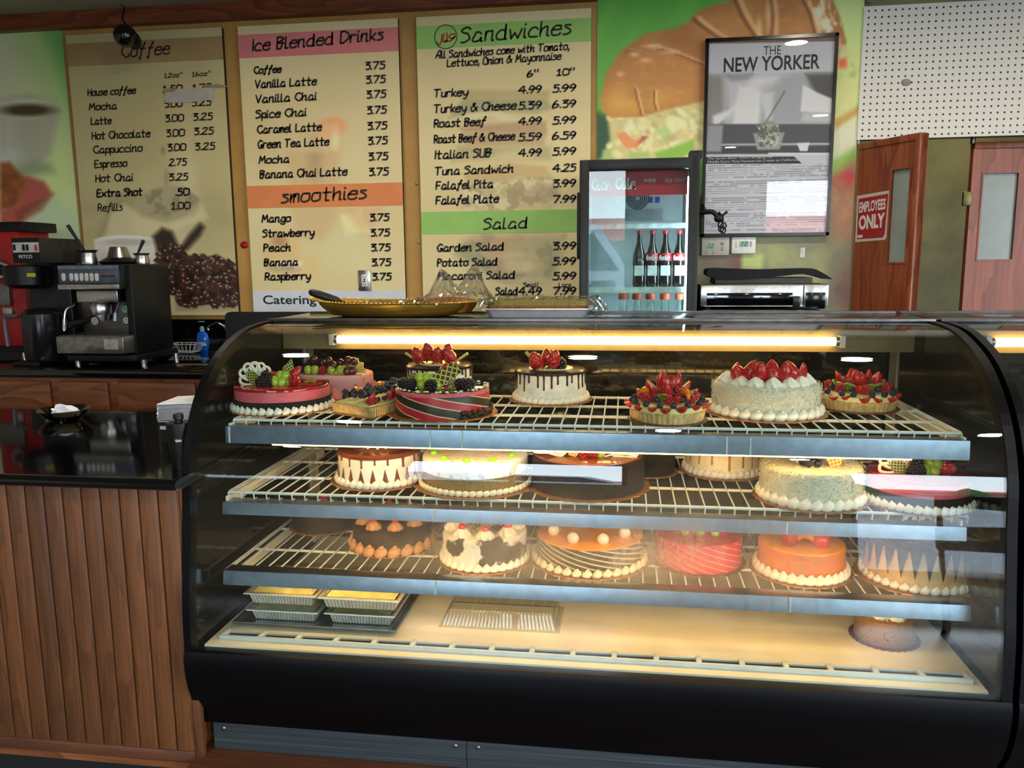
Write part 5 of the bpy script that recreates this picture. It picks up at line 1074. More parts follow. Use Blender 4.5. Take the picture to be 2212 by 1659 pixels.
def case(label, x0, x1, gm, main=True):
    t = thing('display_case', label, 'display case', ((x0+x1)/2, YF, zl))
    mb = MB(); curved_glass(mb, x0+.016, x1-.016, .004, .010); mb.build('front_glass', gm, t)
    for s, (a, b) in (('l', (x0, x0+.02)), ('r', (x1-.022, x1))):
        out, inn = offs(0), offs(.034)
        poly = [tuple(p) for p in out]+[tuple(p) for p in reversed(inn)]; nn = len(out); mb = MB()
        for i in range(nn-1):
            q = [out[i], out[i+1], inn[i+1], inn[i]]; mb.add([(a, *p) for p in q]+[(b, *p) for p in q], [(0, 1, 2, 3), (7, 6, 5, 4), (0, 4, 5, 1), (2, 6, 7, 3)], True)
        mb.add([(a, *out[0]), (b, *out[0]), (b, *inn[0]), (a, *inn[0])], [(0, 1, 2, 3)])
        mb.build('end_frame', case_black, t, sharp=30)
        mb = MB(); mb.prism([tuple(p) for p in offs(.03)]+[(YBK, ZTOP-.03), (YBK, .42), (1.84, .42)], a+.004, b-.004, axis=0); mb.build('end_panel', side_m, t)
    mb = MB(); pr = [(YF-.001, .463), (YF-.004, .455), (YF-.006, .44), (YF-.0055, .415), (YF-.003, .39), (YF+.005, .355), (YF+.02, .315), (YF+.04, .283), (YF+.05, at(425, 1555, YF+.055).z), (YF+.09, at(425, 1555, YF+.055).z), (YF+.09, .40), (YF+.012, .40), (YF+.012, .463)]
    mb.prism(pr, x0, x1, axis=0, smooth=True); mb.build('front_panel', case_black, t)
    mb = MB(); mb.box((x0+.018, YF+.002, .452), (x1-.018, YF+.045, ZD-.004), .002); mb.build('sill', case_black, t)
    zk = at(425, 1555, YF+.055).z-.002; mb = MB(); mb.box((x0+.026, YF+.10, zl), (x1-.01, YBK, ZD-.022)); mb.build('base_body', case_black, t)
    xs = [x0+.03, at(1008, 1620, YF+.06).x, x1-.02] if main else [x0+.03, x1-.02]
    kk = MATS.get('kick_metal')
    if kk is None:
        q = NT('kick_metal'); v = q.coord((.6, 1, 60)); n = q.noise(2.5, v, 5, .65); q.set(color=q.ramp(n, [(.3, '32393C'), (.6, '465054'), (.75, '6C767A')]), rough=.4, metal=.5); kk = MATS['kick_metal'] = q.m
    for i in range(len(xs)-1):
        mb = MB(); mb.box((xs[i]+.001, YF+.06, zl+.002), (xs[i+1]-.001, YF+.075, zk)); k_ = mb.build('kick_panel', kk, t)
        for xx in (xs[i]+.03, xs[i+1]-.03):
            mb = MB(); mb.ball((xx, YF+.06, zk-.02), .006, (1, .5, 1), 8); mb.build('screw', dsteel, k_)
    # deck with return grille
    mb = MB(); mb.box((x0+.03, YF+.047, ZD-.02), (x1-.03, 2.70, ZD)); dk_ = mb.build('deck', deck_m, t)
    g0 = atz(1000, 1413, ZD).y; gh = max(.008, at(1000, 1403, g0).z-ZD); g1 = max(g0+.03, atz(1000, 1386, ZD+gh).y); ga, gb = x0+.055, x1-.05
    mb = MB(); mb.box((ga, g0, ZD), (gb, g0+.008, ZD+gh), .002); mb.box((ga, g1-.006, ZD), (gb, g1, ZD+gh*.6), .002); N = 18
    for k in range(N+1):
        xx = ga+(gb-ga-.012)*k/N; mb.box((xx, g0+.004, ZD), (xx+.014, g1, ZD+gh), .003)
    mb.build('air_grille', mat('grille_white', 'C8D0D4', 0.4, var=.03), dk_)
    mb = MB(); mb.box((ga+.005, g0+.006, ZD), (gb-.005, g1-.004, ZD+.001)); mb.build('grille_slot', rubber, dk_)
    # back, posts, top
    mb = MB(); mb.box((x0+.02, YBK-.04, .42), ((x0+x1)/2+.05, YBK-.03, ZTOP-.03)); mb.build('rear_door', dmir.m, t)
    mb = MB(); mb.box(((x0+x1)/2-.02, YBK-.025, .42), (x1-.02, YBK-.015, ZTOP-.03)); mb.build('rear_door', dmir.m, t)
    for (pa, pb) in (((615, 800), (662, 800)), ((1936, 800), (1980, 800))):
        if not main: break
        xa, xb = at(*pa, 2.63).x, at(*pb, 2.63).x; mb = MB(); mb.box((xa, 2.63, ZD), (xb, 2.70, ZTOP-.03)); p_ = mb.build('rear_post', mat('post_cream', 'C4BCA4', 0.5, var=.04), t)
        mb = MB()
        for k in range(30): mb.box(((xa+xb)/2-.004, 2.629, .5+k*.025), ((xa+xb)/2+.004, 2.6305, .512+k*.025))
        mb.build('slot', rubber, p_)
    mb = MB(); mb.box((x0, 2.40, ZTOP-.010), (x1, YBK+.02, ZTOP+.004), .002); mb.build('top_panel', mat('top_black', '121210', 0.12, spec=.8), t)
    mb = MB(); mb.box((x0, 2.395, ZTOP-.004), (x1, 2.415, ZTOP+.007), .002); mb.box((x0, YBK, ZTOP-.03), (x1, YBK+.025, ZTOP+.008), .002); mb.build('top_trim', mat('trim_aluminium', '5A5A5C', 0.3, .8), t)
    # lamp under the top
    yl = 2.46; za = at(1268, 757, yl).z; zb = at(1268, 711, yl).z; la, lb = (at(612, 740, yl).x, at(1975, 745, yl).x) if main else (x0+.1, x1-.05)
    mb = MB(); mb.box((la, yl, za), (lb, yl+.01, zb+.004)); mb.box((la, yl-.03, zb), (lb, yl+.01, zb+.008)); mb.build('lamp_housing', mat('lamp_reflector', '7E6E48', .4, var=.04), t)
    zt = at(1268, 736, yl-.03).z; ta, tb = (at(728, 736, yl-.03).x, at(1806, 740, yl-.03).x) if main else (la+.06, lb-.05)
    mb = MB(); mb.cyl((ta, yl-.022, zt), (tb, yl-.022, zt), .0127, 14); tb_ = mb.build('lamp_tube', tube_m, t)
    for xx, s in ((ta, -1), (tb, 1)):
        mb = MB(); mb.cyl((xx, yl-.022, zt), (xx+s*.018, yl-.022, zt), .0135, 14); mb.build('tube_cap', steel, tb_)
        mb = MB(); mb.box((xx+s*.018-.008, yl-.036, zt-.018), (xx+s*.018+.008, yl, zt+.018), .002); mb.build('lamp_holder', white_p, t)
    return t
gm = glass('case_glass', 'F2F6F2', 1.52, haze=fog)
CASE = case('large curved glass bakery case full of cakes', xL, xR, gm)
case('second curved glass case, empty, cut off at the right edge', xR+.014, xR+1.0, glass('case_glass_plain', 'F2F6F2', 1.52), False)
# shelf channels (fixed to the case) and loose wire racks
rack_m = mat('rack_white', 'D4D8D6', 0.35, var=.04)
RZ = []
CH = [((487, 920), (487, 956), (2095, 965), 1.955, .000), ((481, 1084), (481, 1109), (2088, 1140), 1.945, .008), ((483, 1232), (483, 1260), (2096, 1318), 1.935, .014)]
RK = [((506, 905), (2076, 935), 1.985, 'top'), ((495, 1062), (2090, 1112), 1.975, 'middle'), ((487, 1228), (2085, 1308), 1.965, 'lowest')]
for i, ((a, b, c, Yc_, dz), (p, q, Yr, nm)) in enumerate(zip(CH, RK)):
    A, B, C = at(*a, Yc_), at(*b, Yc_), at(*c, Yc_)
    ti = (.0045, .006, .008)[i]; mb = MB(); mb.prism([(Yc_, A.z), (Yc_-ti*.15, A.z-.003), (Yc_-ti, B.z), (Yc_-ti+.003, B.z), (Yc_+.003, A.z-.003)], A.x, C.x, axis=0); mb.box((A.x, Yc_, A.z-.004), (C.x, Yc_+.045, A.z), .002); ch = mb.build('shelf_channel', chan, CASE)
    mb = MB()
    for f in ((.005, .30, .345, .70, .73) if i == 0 else (.31, .78)): mb.box((A.x+(C.x-A.x)*f, Yc_-ti-.0006, B.z+.001), (A.x+(C.x-A.x)*f+.004, Yc_, A.z-.001))
    mb.build('price_clip', mat('clip_clear', 'C8D0D8', 0.2), ch)
    ta, tb = (A.x+.12, C.x-.12)
    mb = MB(); mb.cyl((ta, Yc_+.026, B.z+dz+.002), (tb, Yc_+.026, B.z+dz+.002), .0127, 12); mb.build('shelf_lamp', shelf_tube, CASE)
    z = (at(*p, Yr).z+at(*q, Yr).z)/2; x0, x1 = at(*p, Yr).x, at(*q, Yr).x; RZ.append(z+.003)
    yb = [atz(1935, 866, z).y, 2.50, 2.50][i]
    for xx in (A.x+.004, C.x-.01):
        mb = MB(); mb.box((xx, Yc_+.01, z-.035), (xx+.005, 2.66, z-.008)); mb.box((xx, 2.60, z-.07), (xx+.005, 2.66, z-.008)); mb.build('shelf_bracket', enamel, CASE)
    t = thing('wire_rack', 'white wire rack on the %s shelf of the bakery case' % nm, 'rack', ((x0+x1)/2, Yr, z-.02), 'wire racks in the bakery case')
    mb = MB(); mb.cyl((x0, Yr, z-.002), (x1, Yr, z-.002), .0042, 10); mb.build('front_rail', rack_m, t)
    mb = MB(); mb.cyl((x0, yb, z-.003), (x1, yb, z-.003), .004, 10); mb.cyl((x0+.003, Yr, z-.003), (x0+.003, yb, z-.003), .0035, 8); mb.cyl((x1-.003, Yr, z-.003), (x1-.003, yb, z-.003), .0035, 8); mb.build('border_rail', rack_m, t)
    mb = MB()
    for f in (.33, .67): yy = Yr+(yb-Yr)*f; mb.cyl((x0, yy, z-.005), (x1, yy, z-.005), .004, 8)
    mb.build('cross_bar', rack_m, t)
    mb = MB(); N = 52
    for k in range(N+1):
        xx = x0+(x1-x0)*k/N; mb.tube([(xx, yb, z+.001), (xx, Yr+.002, z+.001), (xx, Yr-.0045, z-.002), (xx, Yr-.003, z-.018), (xx, Yr+.012, z-.019)], .0021, 6)
    mb.build('wire_grid', rack_m, t)
# ------------------------------------------------------------------ cake materials
def rippled(name, c, rough=.45, freq=260, strength=.5, var=.06, sss=.0):
    t = NT(name); v = t.coord((.15, .15, 1)); w = t.add('TexWave', wave_type='BANDS', bands_direction='Z'); t.link(v, w.inputs[0]); w.inputs['Scale'].default_value = freq/6.28; w.inputs['Distortion'].default_value = 1.5; w.inputs['Detail'].default_value = 1
    n = t.noise(40, t.coord()); cc = np.array(lin0(c)); t.set(color=t.ramp(n, [(.3, tuple(np.clip(cc*(1-var), 0, 1))), (.7, tuple(np.clip(cc*(1+var), 0, 1)))]), rough=rough); t.bump(w.outputs[0], strength, .0015); return t.m
def speckled(name, c, spot, sc=90, lo=.62, rough=.5, bump=.2):
    t = NT(name); n = t.noise(sc, t.coord((1, 1, .8)), 3, .6); t.set(color=t.ramp(n, [(lo, c), (lo+.05, spot)]), rough=rough); t.bump(n, bump, .001); return t.m
def crumb(name, a, b, sc=260, bump=1.0, rough=.85):
    t = NT(name); n = t.noise(sc, t.coord(), 4, .7); t.set(color=t.ramp(n, [(.35, a), (.7, b)]), rough=rough); t.bump(n, bump, .004); return t.m
def striped(name, cols, turns, kz, rough=.4):
    """diagonal wrap stripes: cols = [(position, colour)...] constant ramp"""
    t = NT(name); c = t.add('TexCoord'); s = t.add('SeparateXYZ'); t.link(c.outputs['Object'], s.inputs[0])
    a = t.math('DIVIDE', t.math('ARCTAN2', s.outputs['Y'], s.outputs['X']), 2*PI)
    n = t.noise(30, c.outputs['Object'])
    f = t.math('FRACT', t.math('ADD', t.math('ADD', t.math('MULTIPLY', a, turns), t.math('MULTIPLY', s.outputs['Z'], kz)), t.math('ADD', t.math('MULTIPLY', n, .08), 10.0)))
    t.set(color=t.ramp(f, cols, 'CONSTANT'), rough=rough); return t.m
def gridmat(name, base, line, sc=160, w=.16, dots=False):
    t = NT(name); c = t.add('TexCoord'); mp = t.add('Mapping'); t.link(c.outputs['Object'], mp.inputs[0]); mp.inputs['Rotation'].default_value = (0, 0.78, 0); mp.inputs['Scale'].default_value = (sc, sc, sc)
    s = t.add('SeparateXYZ'); t.link(mp.outputs[0], s.inputs[0])
    fx = t.math('ABSOLUTE', t.math('SUBTRACT', t.math('FRACT', s.outputs['X']), .5)); fz = t.math('ABSOLUTE', t.math('SUBTRACT', t.math('FRACT', s.outputs['Z']), .5))
    m = t.math('GREATER_THAN', t.math('MAXIMUM', fx, fz), .5-w); t.set(color=t.mix(m, base, line), rough=.35); return t.m
CM = dict(
 cream=mat('whipped_cream', 'F4EEE2', .5, var=.03, scale=120, bump=.25), ivory=mat('ivory_cream', 'EFE3C4', .5, var=.04, scale=120, bump=.3),
 pink=rippled('pink_mousse', 'D8606E', .45, 300, .45), pinkpale=speckled('speckled_pink', 'C89098', '7E3C48', 70, .66), black=crumb('chocolate_crumb', '0C0605', '2C1814', 320, 1.2),
 brownc=crumb('brown_crumb', '1C0F0A', '4A2E20', 300, 1.2), nut=crumb('nut_crumb', '7A6038', 'D0B074', 420, 1.2), redgl=mat('red_glaze', 'A00E18', .06, var=.1, scale=8, coat=.5), dkglaze=mat('dark_glaze', '1E0A06', .08, var=.15, scale=10, coat=.6),
 mglaze=mat('milk_chocolate', '7A3C22', .15, var=.1, scale=12, coat=.4), choc=mat('dark_chocolate', '2A140C', .3, var=.15, scale=60), board=mat('gold_card', '9C6434', .4, .35, .1, 60), dkboard=mat('brown_card', '5A3420', .5, var=.1),
 white=rippled('white_icing', 'F2ECE2', .5, 300, .35), coco=crumb('coconut', 'D8D4BE', 'F6F2E4', 240, 1.0, .8), crust=crumb('tart_crust', 'B88E52', 'E4C890', 60, .35, .7), custard=mat('custard', 'E8DC98', .4, var=.06, scale=30), caramel=mat('caramel_drip', 'B8742C', .15, var=.1),
 orange=mat('orange_glaze', 'F0960E', .12, var=.1, scale=10, coat=.4), orside=mat('orange_mousse', 'D8743C', .45, var=.08, scale=16), coffee=speckled('coffee_mousse', '8A6238', '2E1A0C', 240, .60), peach=rippled('peach_cream', 'D89A68', .5, 500, .3),
 str1=striped('red_brown_stripes', [(0, 'B4142A'), (.38, 'DCC8A0'), (.44, '2A1A12'), (.90, 'DCC8A0'), (.96, 'B4142A')], 4, 22), str2=striped('grey_cream_stripes', [(0, '3A2C24'), (.72, 'D8C4A0')], 16, 70), str3=striped('crimson_stripes', [(0, 'C81830'), (.8, 'E8808C')], 16, 60),
 straw=None, pale=mat('strawberry_flesh', 'C2382E', .35, var=.1, scale=60), leaf=mat('berry_leaf', '5E7A2C', .5), grape=mat('green_grape', '9EB43C', .12, var=.12, scale=20, spec=.7), blue=mat('blueberry_skin', '181C34', .4, var=.2, scale=40), blackb=mat('blackberry_skin', '120A12', .2, var=.3, scale=60),
 rasp=mat('raspberry_red', 'A81A24', .35, var=.12, scale=60), kiwi=mat('kiwi_green', '7E9A28', .25, var=.25, scale=90), mand=mat('mandarin', 'E8801C', .2, var=.12, scale=50), cherry=mat('cherry_red', 'C80E1C', .1, coat=.5), wchoc=mat('white_chocolate', 'F0EAD8', .35, var=.03), ychoc=mat('yellow_chocolate', 'D8C070', .35),
 lat=gridmat('lattice_chocolate', '1C120A', 'A8B048', 210, .17), plaque=gridmat('patterned_plaque', '241408', 'C8B440', 120, .14), waffle=gridmat('orange_lattice', 'B86A1C', 'F0C050', 150, .15), darkgrape=mat('dark_grape', '4A1418', .12, spec=.7), candy=mat('lime_candy', '8ADC20', .2), wafer=mat('orange_wafer', 'E09038', .5))
_s = NT('strawberry_skin'); _v = _s.add('TexVoronoi'); _s.link(_s.coord(), _v.inputs['Vector']); _v.inputs['Scale'].default_value = 230
_s.set(color=_s.mix(_s.math('LESS_THAN', _v.outputs['Distance'], .2), 'B41420', 'D8A050'), rough=.18); CM['straw'] = _s.m
def proto(mb, name, mats):
    o = mb.build(name, mats); me = o.data; bpy.data.objects.remove(o); return me
SB = [(0, .0), (.006, .0), (.0115, .004), (.0125, .010), (.010, .019), (.006, .027), (.002, .031), (0, .0315)]
def m_straw():
    mb = MB(); mb.lathe(SB, n=14, caps=False); mb.cur = 1
    for k in range(6):
        a = k*PI/3; mb.add([(0, 0, -.001), (.010*math.cos(a-.3), .010*math.sin(a-.3), -.001), (.015*math.cos(a), .015*math.sin(a), -.004), (.010*math.cos(a+.3), .010*math.sin(a+.3), -.001)], [(0, 1, 2, 3)])
    return proto(mb, 'strawberry', [CM['straw'], CM['leaf']])
def m_half():
    mb = MB(); n = 9; vs = []; fs = []
    for (r, z) in SB:
        for k in range(n): a = PI*k/(n-1); vs.append((r*math.cos(a), r*math.sin(a), z))
    for i in range(len(SB)-1):
        for k in range(n-1): fs.append((i*n+k, i*n+k+1, (i+1)*n+k+1, (i+1)*n+k))
    mb.add(vs, fs, True); mb.cur = 1
    mb.add([(r, 0, z) for r, z in SB]+[(-r, 0, z) for r, z in reversed(SB)], [list(range(2*len(SB)))]); return proto(mb, 'strawberry_half', [CM['straw'], CM['pale']])
def m_cluster(name, r, m, n=34):
    mb = MB()
    for i in range(n):
        z = 1-2*(i+.5)/n; a = i*2.399; q = math.sqrt(1-z*z); mb.ball((q*math.cos(a)*r, q*math.sin(a)*r, z*r*1.15), r*.34, n=8)
    return proto(mb, name, [m])
def m_blue():
    mb = MB(); mb.ball((0, 0, 0), .0062, (1, 1, .9), 12); mb.tube([(.002*math.cos(a), .002*math.sin(a), .0055) for a in np.linspace(0, 2*PI, 8, endpoint=False)], .0008, 4, True); return proto(mb, 'blueberry', [CM['blue']])
def m_kiwi():
    mb = MB(); mb.lathe([(0, 0), (.016, 0), (.0165, .002), (.016, .004), (.006, .0042), (0, .0045)], n=20, caps=False); mb.cur = 1; mb.lathe([(0, .0047), (.0035, .0047), (.0, .0048)], n=12, caps=False); mb.cur = 2
    for k in range(16): a = k*PI/8; mb.ball((.0065*math.cos(a), .0065*math.sin(a), .0046), .0008, n=6)
    return proto(mb, 'kiwi_slice', [CM['kiwi'], CM['custard'], CM['choc']])
def m_mand():
    mb = MB(); pts = [(.018*math.cos(a), 0, .018*math.sin(a)) for a in np.linspace(.2, PI-.2, 9)]; mb.tube(pts, .006, 8, rs=[.002, .0045, .006, .007, .0075, .007, .006, .0045, .002]); return proto(mb, 'mandarin_segment', [CM['mand']])
def m_ball(name, r, m, s=(1, 1, 1)): mb = MB(); mb.ball((0, 0, 0), r, s, 14); return proto(mb, name, [m])
def m_rosette(m, name='cream_rosette', r=.02, h=.022):
    mb = MB(); prof = [(0, 0), (r*.95, 0), (r, h*.15), (r*.92, h*.35), (r*.7, h*.5), (r*.66, h*.62), (r*.42, h*.78), (r*.2, h*.92), (0, h)]
    mb.lathe(prof, n=36, wob=lambda R, z, a: R*(1+.10*math.cos(8*a+z*260)), caps=False); return proto(mb, name, [m])
def m_loops():
    """piped white chocolate fan of loops, in the XZ plane"""
    mb = MB()
    for k in range(4):
        a = .25+k*.42; L = .036-.003*abs(k-1.5); c, s = math.cos(a), math.sin(a); w = .0065
        pts = [(0, 0, 0), (L*.5*c+w*s, 0, L*.5*s-w*c), (L*.9*c+w*.9*s, .001, L*.9*s-w*.9*c), (L*c, .001, L*s), (L*.9*c-w*.9*s, .001, L*.9*s+w*.9*c), (L*.5*c-w*s, 0, L*.5*s+w*c), (0, 0, 0)]
        mb.tube([Vector(p) for p in catmull(pts, 4)], .0023, 7)
    return proto(mb, 'chocolate_loops', [CM['wchoc']])
def m_fan(m, name='chocolate_fan', R=.036, n=24, rid=6):
    mb = MB(); vs = [(0, 0, 0)]+[(R*math.cos(a)*1.0, .004*math.cos(rid*2*a), R*math.sin(a)*(1+.05*math.cos(rid*2*a))) for a in np.linspace(.35, 2.5, n)]; vs += [(p[0], p[1]+.0025, p[2]) for p in vs]; N = n+1
    mb.add(vs, [(0, i, i+1) for i in range(1, n)]+[(N, N+i+1, N+i) for i in range(1, n)]+[(i, N+i, N+i+1, i+1) for i in range(1, n)], True); return proto(mb, name, [m])
def m_leafplaque(m, name, w=.022, h=.042):
    mb = MB(); mb.prism([(0, 0), (w*.5, h*.25), (w*.45, h*.6), (0, h), (-w*.45, h*.6), (-w*.5, h*.25)], -.001, .001); return proto(mb, name, [m])
def m_plaque(m, name, w=.05, h=.026):
    mb = MB(); mb.prism([(0, 0), (w, h*.1), (w*.95, h), (w*.1, h*.92)], -.001, .001); return proto(mb, name, [m])
def m_stick(m, name, L=.05): mb = MB(); mb.tube([(0, 0, 0), (L*.5, 0, L*.36), (L, 0, L*.7)], .003, 8, rs=[.0022, .0035, .0045]); return proto(mb, name, [m])
G = dict(straw=m_straw(), half=m_half(), rasp=m_cluster('raspberry', .0075, CM['rasp']), blackb=m_cluster('blackberry', .009, CM['blackb']), blue=m_blue(), kiwi=m_kiwi(), mand=m_mand(), grape=m_ball('grape', .0105, CM['grape'], (1, 1, 1.12)), dgrape=m_ball('red_grape', .0105, CM['darkgrape'], (1, 1, 1.12)),
 cherry=m_ball('cherry', .011, CM['cherry']), ros=m_rosette(CM['cream']), pros=m_rosette(CM['peach'], 'peach_rosette', .024, .026), loops=m_loops(), fan=m_fan(CM['ychoc']), lat=m_leafplaque(CM['lat'], 'lattice_leaf'), plq=m_plaque(CM['plaque'], 'chocolate_plaque'), lwaf=m_leafplaque(CM['waffle'], 'lattice_leaf', .03, .034), stick=m_stick(CM['ychoc'], 'wafer_stick'),
 candy=m_ball('lime_candy', .009, CM['candy'], (1, 1, .7)), wball=m_ball('cream_ball', .014, CM['cream']), wafer=m_fan(CM['wafer'], 'wafer_fan', .05, 24, 9), chocstick=m_stick(CM['wchoc'], 'chocolate_stick', .055))
NM = dict(straw='strawberry', half='strawberry_half', rasp='raspberry', blackb='blackberry', blue='blueberry', kiwi='kiwi_slice', mand='mandarin_segment', grape='green_grape', dgrape='red_grape', cherry='cherry', ros='cream_rosette', pros='peach_rosette', loops='chocolate_loops', fan='chocolate_fan', lat='lattice_leaf', plq='chocolate_plaque', lwaf='lattice_leaf', stick='wafer_stick', candy='lime_candy', wball='cream_ball', wafer='wafer_fan', chocstick='chocolate_stick')
def put(t, kind, x, y, z, rot=(0, 0, 0), s=1.0): k = {'ros': 1.15, 'pros': 1.0, 'wball': 1.0, 'candy': 1.15, 'wafer': 1.0, 'loops': 1.75, 'lat': 1.5, 'grape': 1.3, 'blackb': 1.35}.get(kind, 1.25); return inst(G[kind], NM[kind], t, (x, y, z+(.003 if kind in ('grape', 'blackb', 'blue', 'dgrape', 'rasp') else 0)), rot, s*k)

# ------------------------------------------------------------------ cake parts
def where(cx, by, wpx, z):
    F = atz(cx, by, z); h = Vector((F.x, F.y, 0)).normalized(); d = (F-Vector(EYE)).dot(Vector(_fwd)); R = wpx/2/F_PX*d
    for _ in range(3): R = wpx/2/F_PX*(d+R*.95)
    return F, Vector((F.x+h.x*R, F.y+h.y*R, z)), R
def cake(name, label, cx, by, wpx, yt, z, group, boardr=1.13, bm_=None, rz=0.0):
    F, C, R = where(cx, by, wpx, z+.004); H = at(cx, yt, F.y).z-z-.004
    t = thing(name, label, 'tart' if 'tart' in name else 'cake', (C.x, C.y, z), group, rz, w=False)
    if boardr:
        mb = MB(); mb.lathe([(0, 0), (R*boardr, 0), (R*boardr, .003), (0, .003)], n=120, wob=lambda r, zz, a: r*(1+.018*math.cos(30*a)), caps=False); mb.build('cake_board', bm_ or CM['board'], t)
    return t, R, H
def drum(t, name, R, z0, z1, m, bev=.006, n=64, wob=None, taper=1.0):
    mb = MB(); b = min(bev, (z1-z0)*.4); R2 = R*taper
    mb.lathe([(0, z0), (R, z0), (R2, z1-b), (R2-b*.3, z1-b*.3), (R2-b, z1), (0, z1)], n=n, wob=wob, caps=False); return mb.build(name, m, t, sharp=50)
def shells(t, name, R, z, r, m, n, tilt=.9, flat=1.0):
    mb = MB()
    for k in range(n):
        a = 2*PI*k/n; M = Matrix.Rotation(a, 4, 'Z')@Matrix.Rotation(tilt*.6, 4, 'X'); c = (R*math.cos(a), R*math.sin(a), z)
        mb.ball(c, r, (.75, 1.25, .95*flat), 9, M)
        M2 = Matrix.Rotation(a, 4, 'Z')@Matrix.Rotation(tilt, 4, 'X'); q = M2@Vector((0, r*.55, r*.45)); mb.ball((c[0]+q.x, c[1]+q.y, c[2]+q.z), r*.5, (.7, 1.4, .8), 7, M2)
    return mb.build(name, m, t)
def drips(t, name, R, H, m, n, lmin, lmax, seed, w=.0042, top=True, topm=None):
    R_ = random.Random(seed); mb = MB()
    mb.lathe([(R*.80 if not top else 0, H+.003), (R*.97, H+.003), (R+.0022, H-.002), (R+.0015, H-.009), (R*.98, H-.009)], n=64, caps=False)
    for k in range(n):
        a = 2*PI*(k+R_.uniform(-.2, .2))/n; L = R_.uniform(lmin, lmax); ww = w*R_.uniform(.8, 1.15); q = [(math.cos(a)*(R+.0005), math.sin(a)*(R+.0005), H-.004-L*f) for f in (0, .3, .6, .85, .96, 1.0)]
        mb.tube(q, ww, 7, rs=[ww*1.3, ww*.8, ww*.75, ww*.95, ww*.85, ww*.3])
    return mb.build(name, m, t)
def flakes(t, name, R, H, m, n, seed, L=.008, top=True):
    R_ = random.Random(seed); mb = MB()
    for k in range(n):
        a = R_.uniform(0, 2*PI)
        if top and R_.random() < .3: r = R*math.sqrt(R_.random())*.98; p = Vector((r*math.cos(a), r*math.sin(a), H+.001)); nn = Vector((0, 0, 1))
        else: p = Vector((R*math.cos(a), R*math.sin(a), R_.uniform(.006, H))); nn = Vector((math.cos(a), math.sin(a), 0))
        d = Vector((R_.uniform(-1, 1), R_.uniform(-1, 1), R_.uniform(-1, 1))); d = (d-nn*d.dot(nn)*.7).normalized()*L*R_.uniform(.5, 1); s = d.cross(nn).normalized()*.0014; o = nn*R_.uniform(.0, .003)
        mb.add([p+o-d/2-s, p+o+d/2-s, p+o+d/2+s+nn*.001, p+o-d/2+s+nn*.001], [(0, 1, 2, 3)])
    q = mb.build(name, m, t); q['kind'] = 'stuff'; return q
RN = random.Random(11)
def grapes(t, x, y, z, n, kind='grape', sp=.019, seed=1):
    R_ = random.Random(seed); P = [(0, 0, 0), (1, 0, 0), (-1, 0.1, 0), (.5, -.85, -.05), (-.5, -.8, 0), (0.1, -.3, .85), (.9, -.4, .8), (-.85, -.3, .8), (1.6, -.8, 0), (.3, .8, .3)]
    for p in P[:n]: put(t, kind, x+p[0]*sp, y+p[1]*sp, z+.009+p[2]*sp, (R_.uniform(-.5, .5), R_.uniform(-.5, .5), 0))
def garnish_mousse(t, R, H, k=1.0):
    put(t, 'loops', -R*.40, -R*.22, H+.010, (0, -1.55, .1), 1.0*k); put(t, 'loops', -R*.40, -R*.18, H+.008, (.1, -.75, 0), .9*k)
    put(t, 'lat', -R*.36, -R*.30, H+.002, (-.2, -.75, .1), 1.0*k)
    for d in ((-.22, -.32, 0), (-.14, -.42, 0), (-.18, -.36, .016), (-.27, -.42, 0)): put(t, 'blackb', R*d[0], R*d[1], H+.010+d[2], (RN.random(), RN.random(), 0))
    grapes(t, R*.08, -R*.22, H, 7, seed=3)
    put(t, 'straw', R*.34, -R*.2, H+.012, (1.3, 0, .6), 1.1); put(t, 'straw', -R*.14, R*.02, H+.014, (1.0, .4, -.5), 1.1); put(t, 'lat', R*.05, R*.05, H+.004, (0, .3, .2), 1.1); put(t, 'half', R*.30, -.02, H+.018, (.4, -.5, 2.5), 1.1)
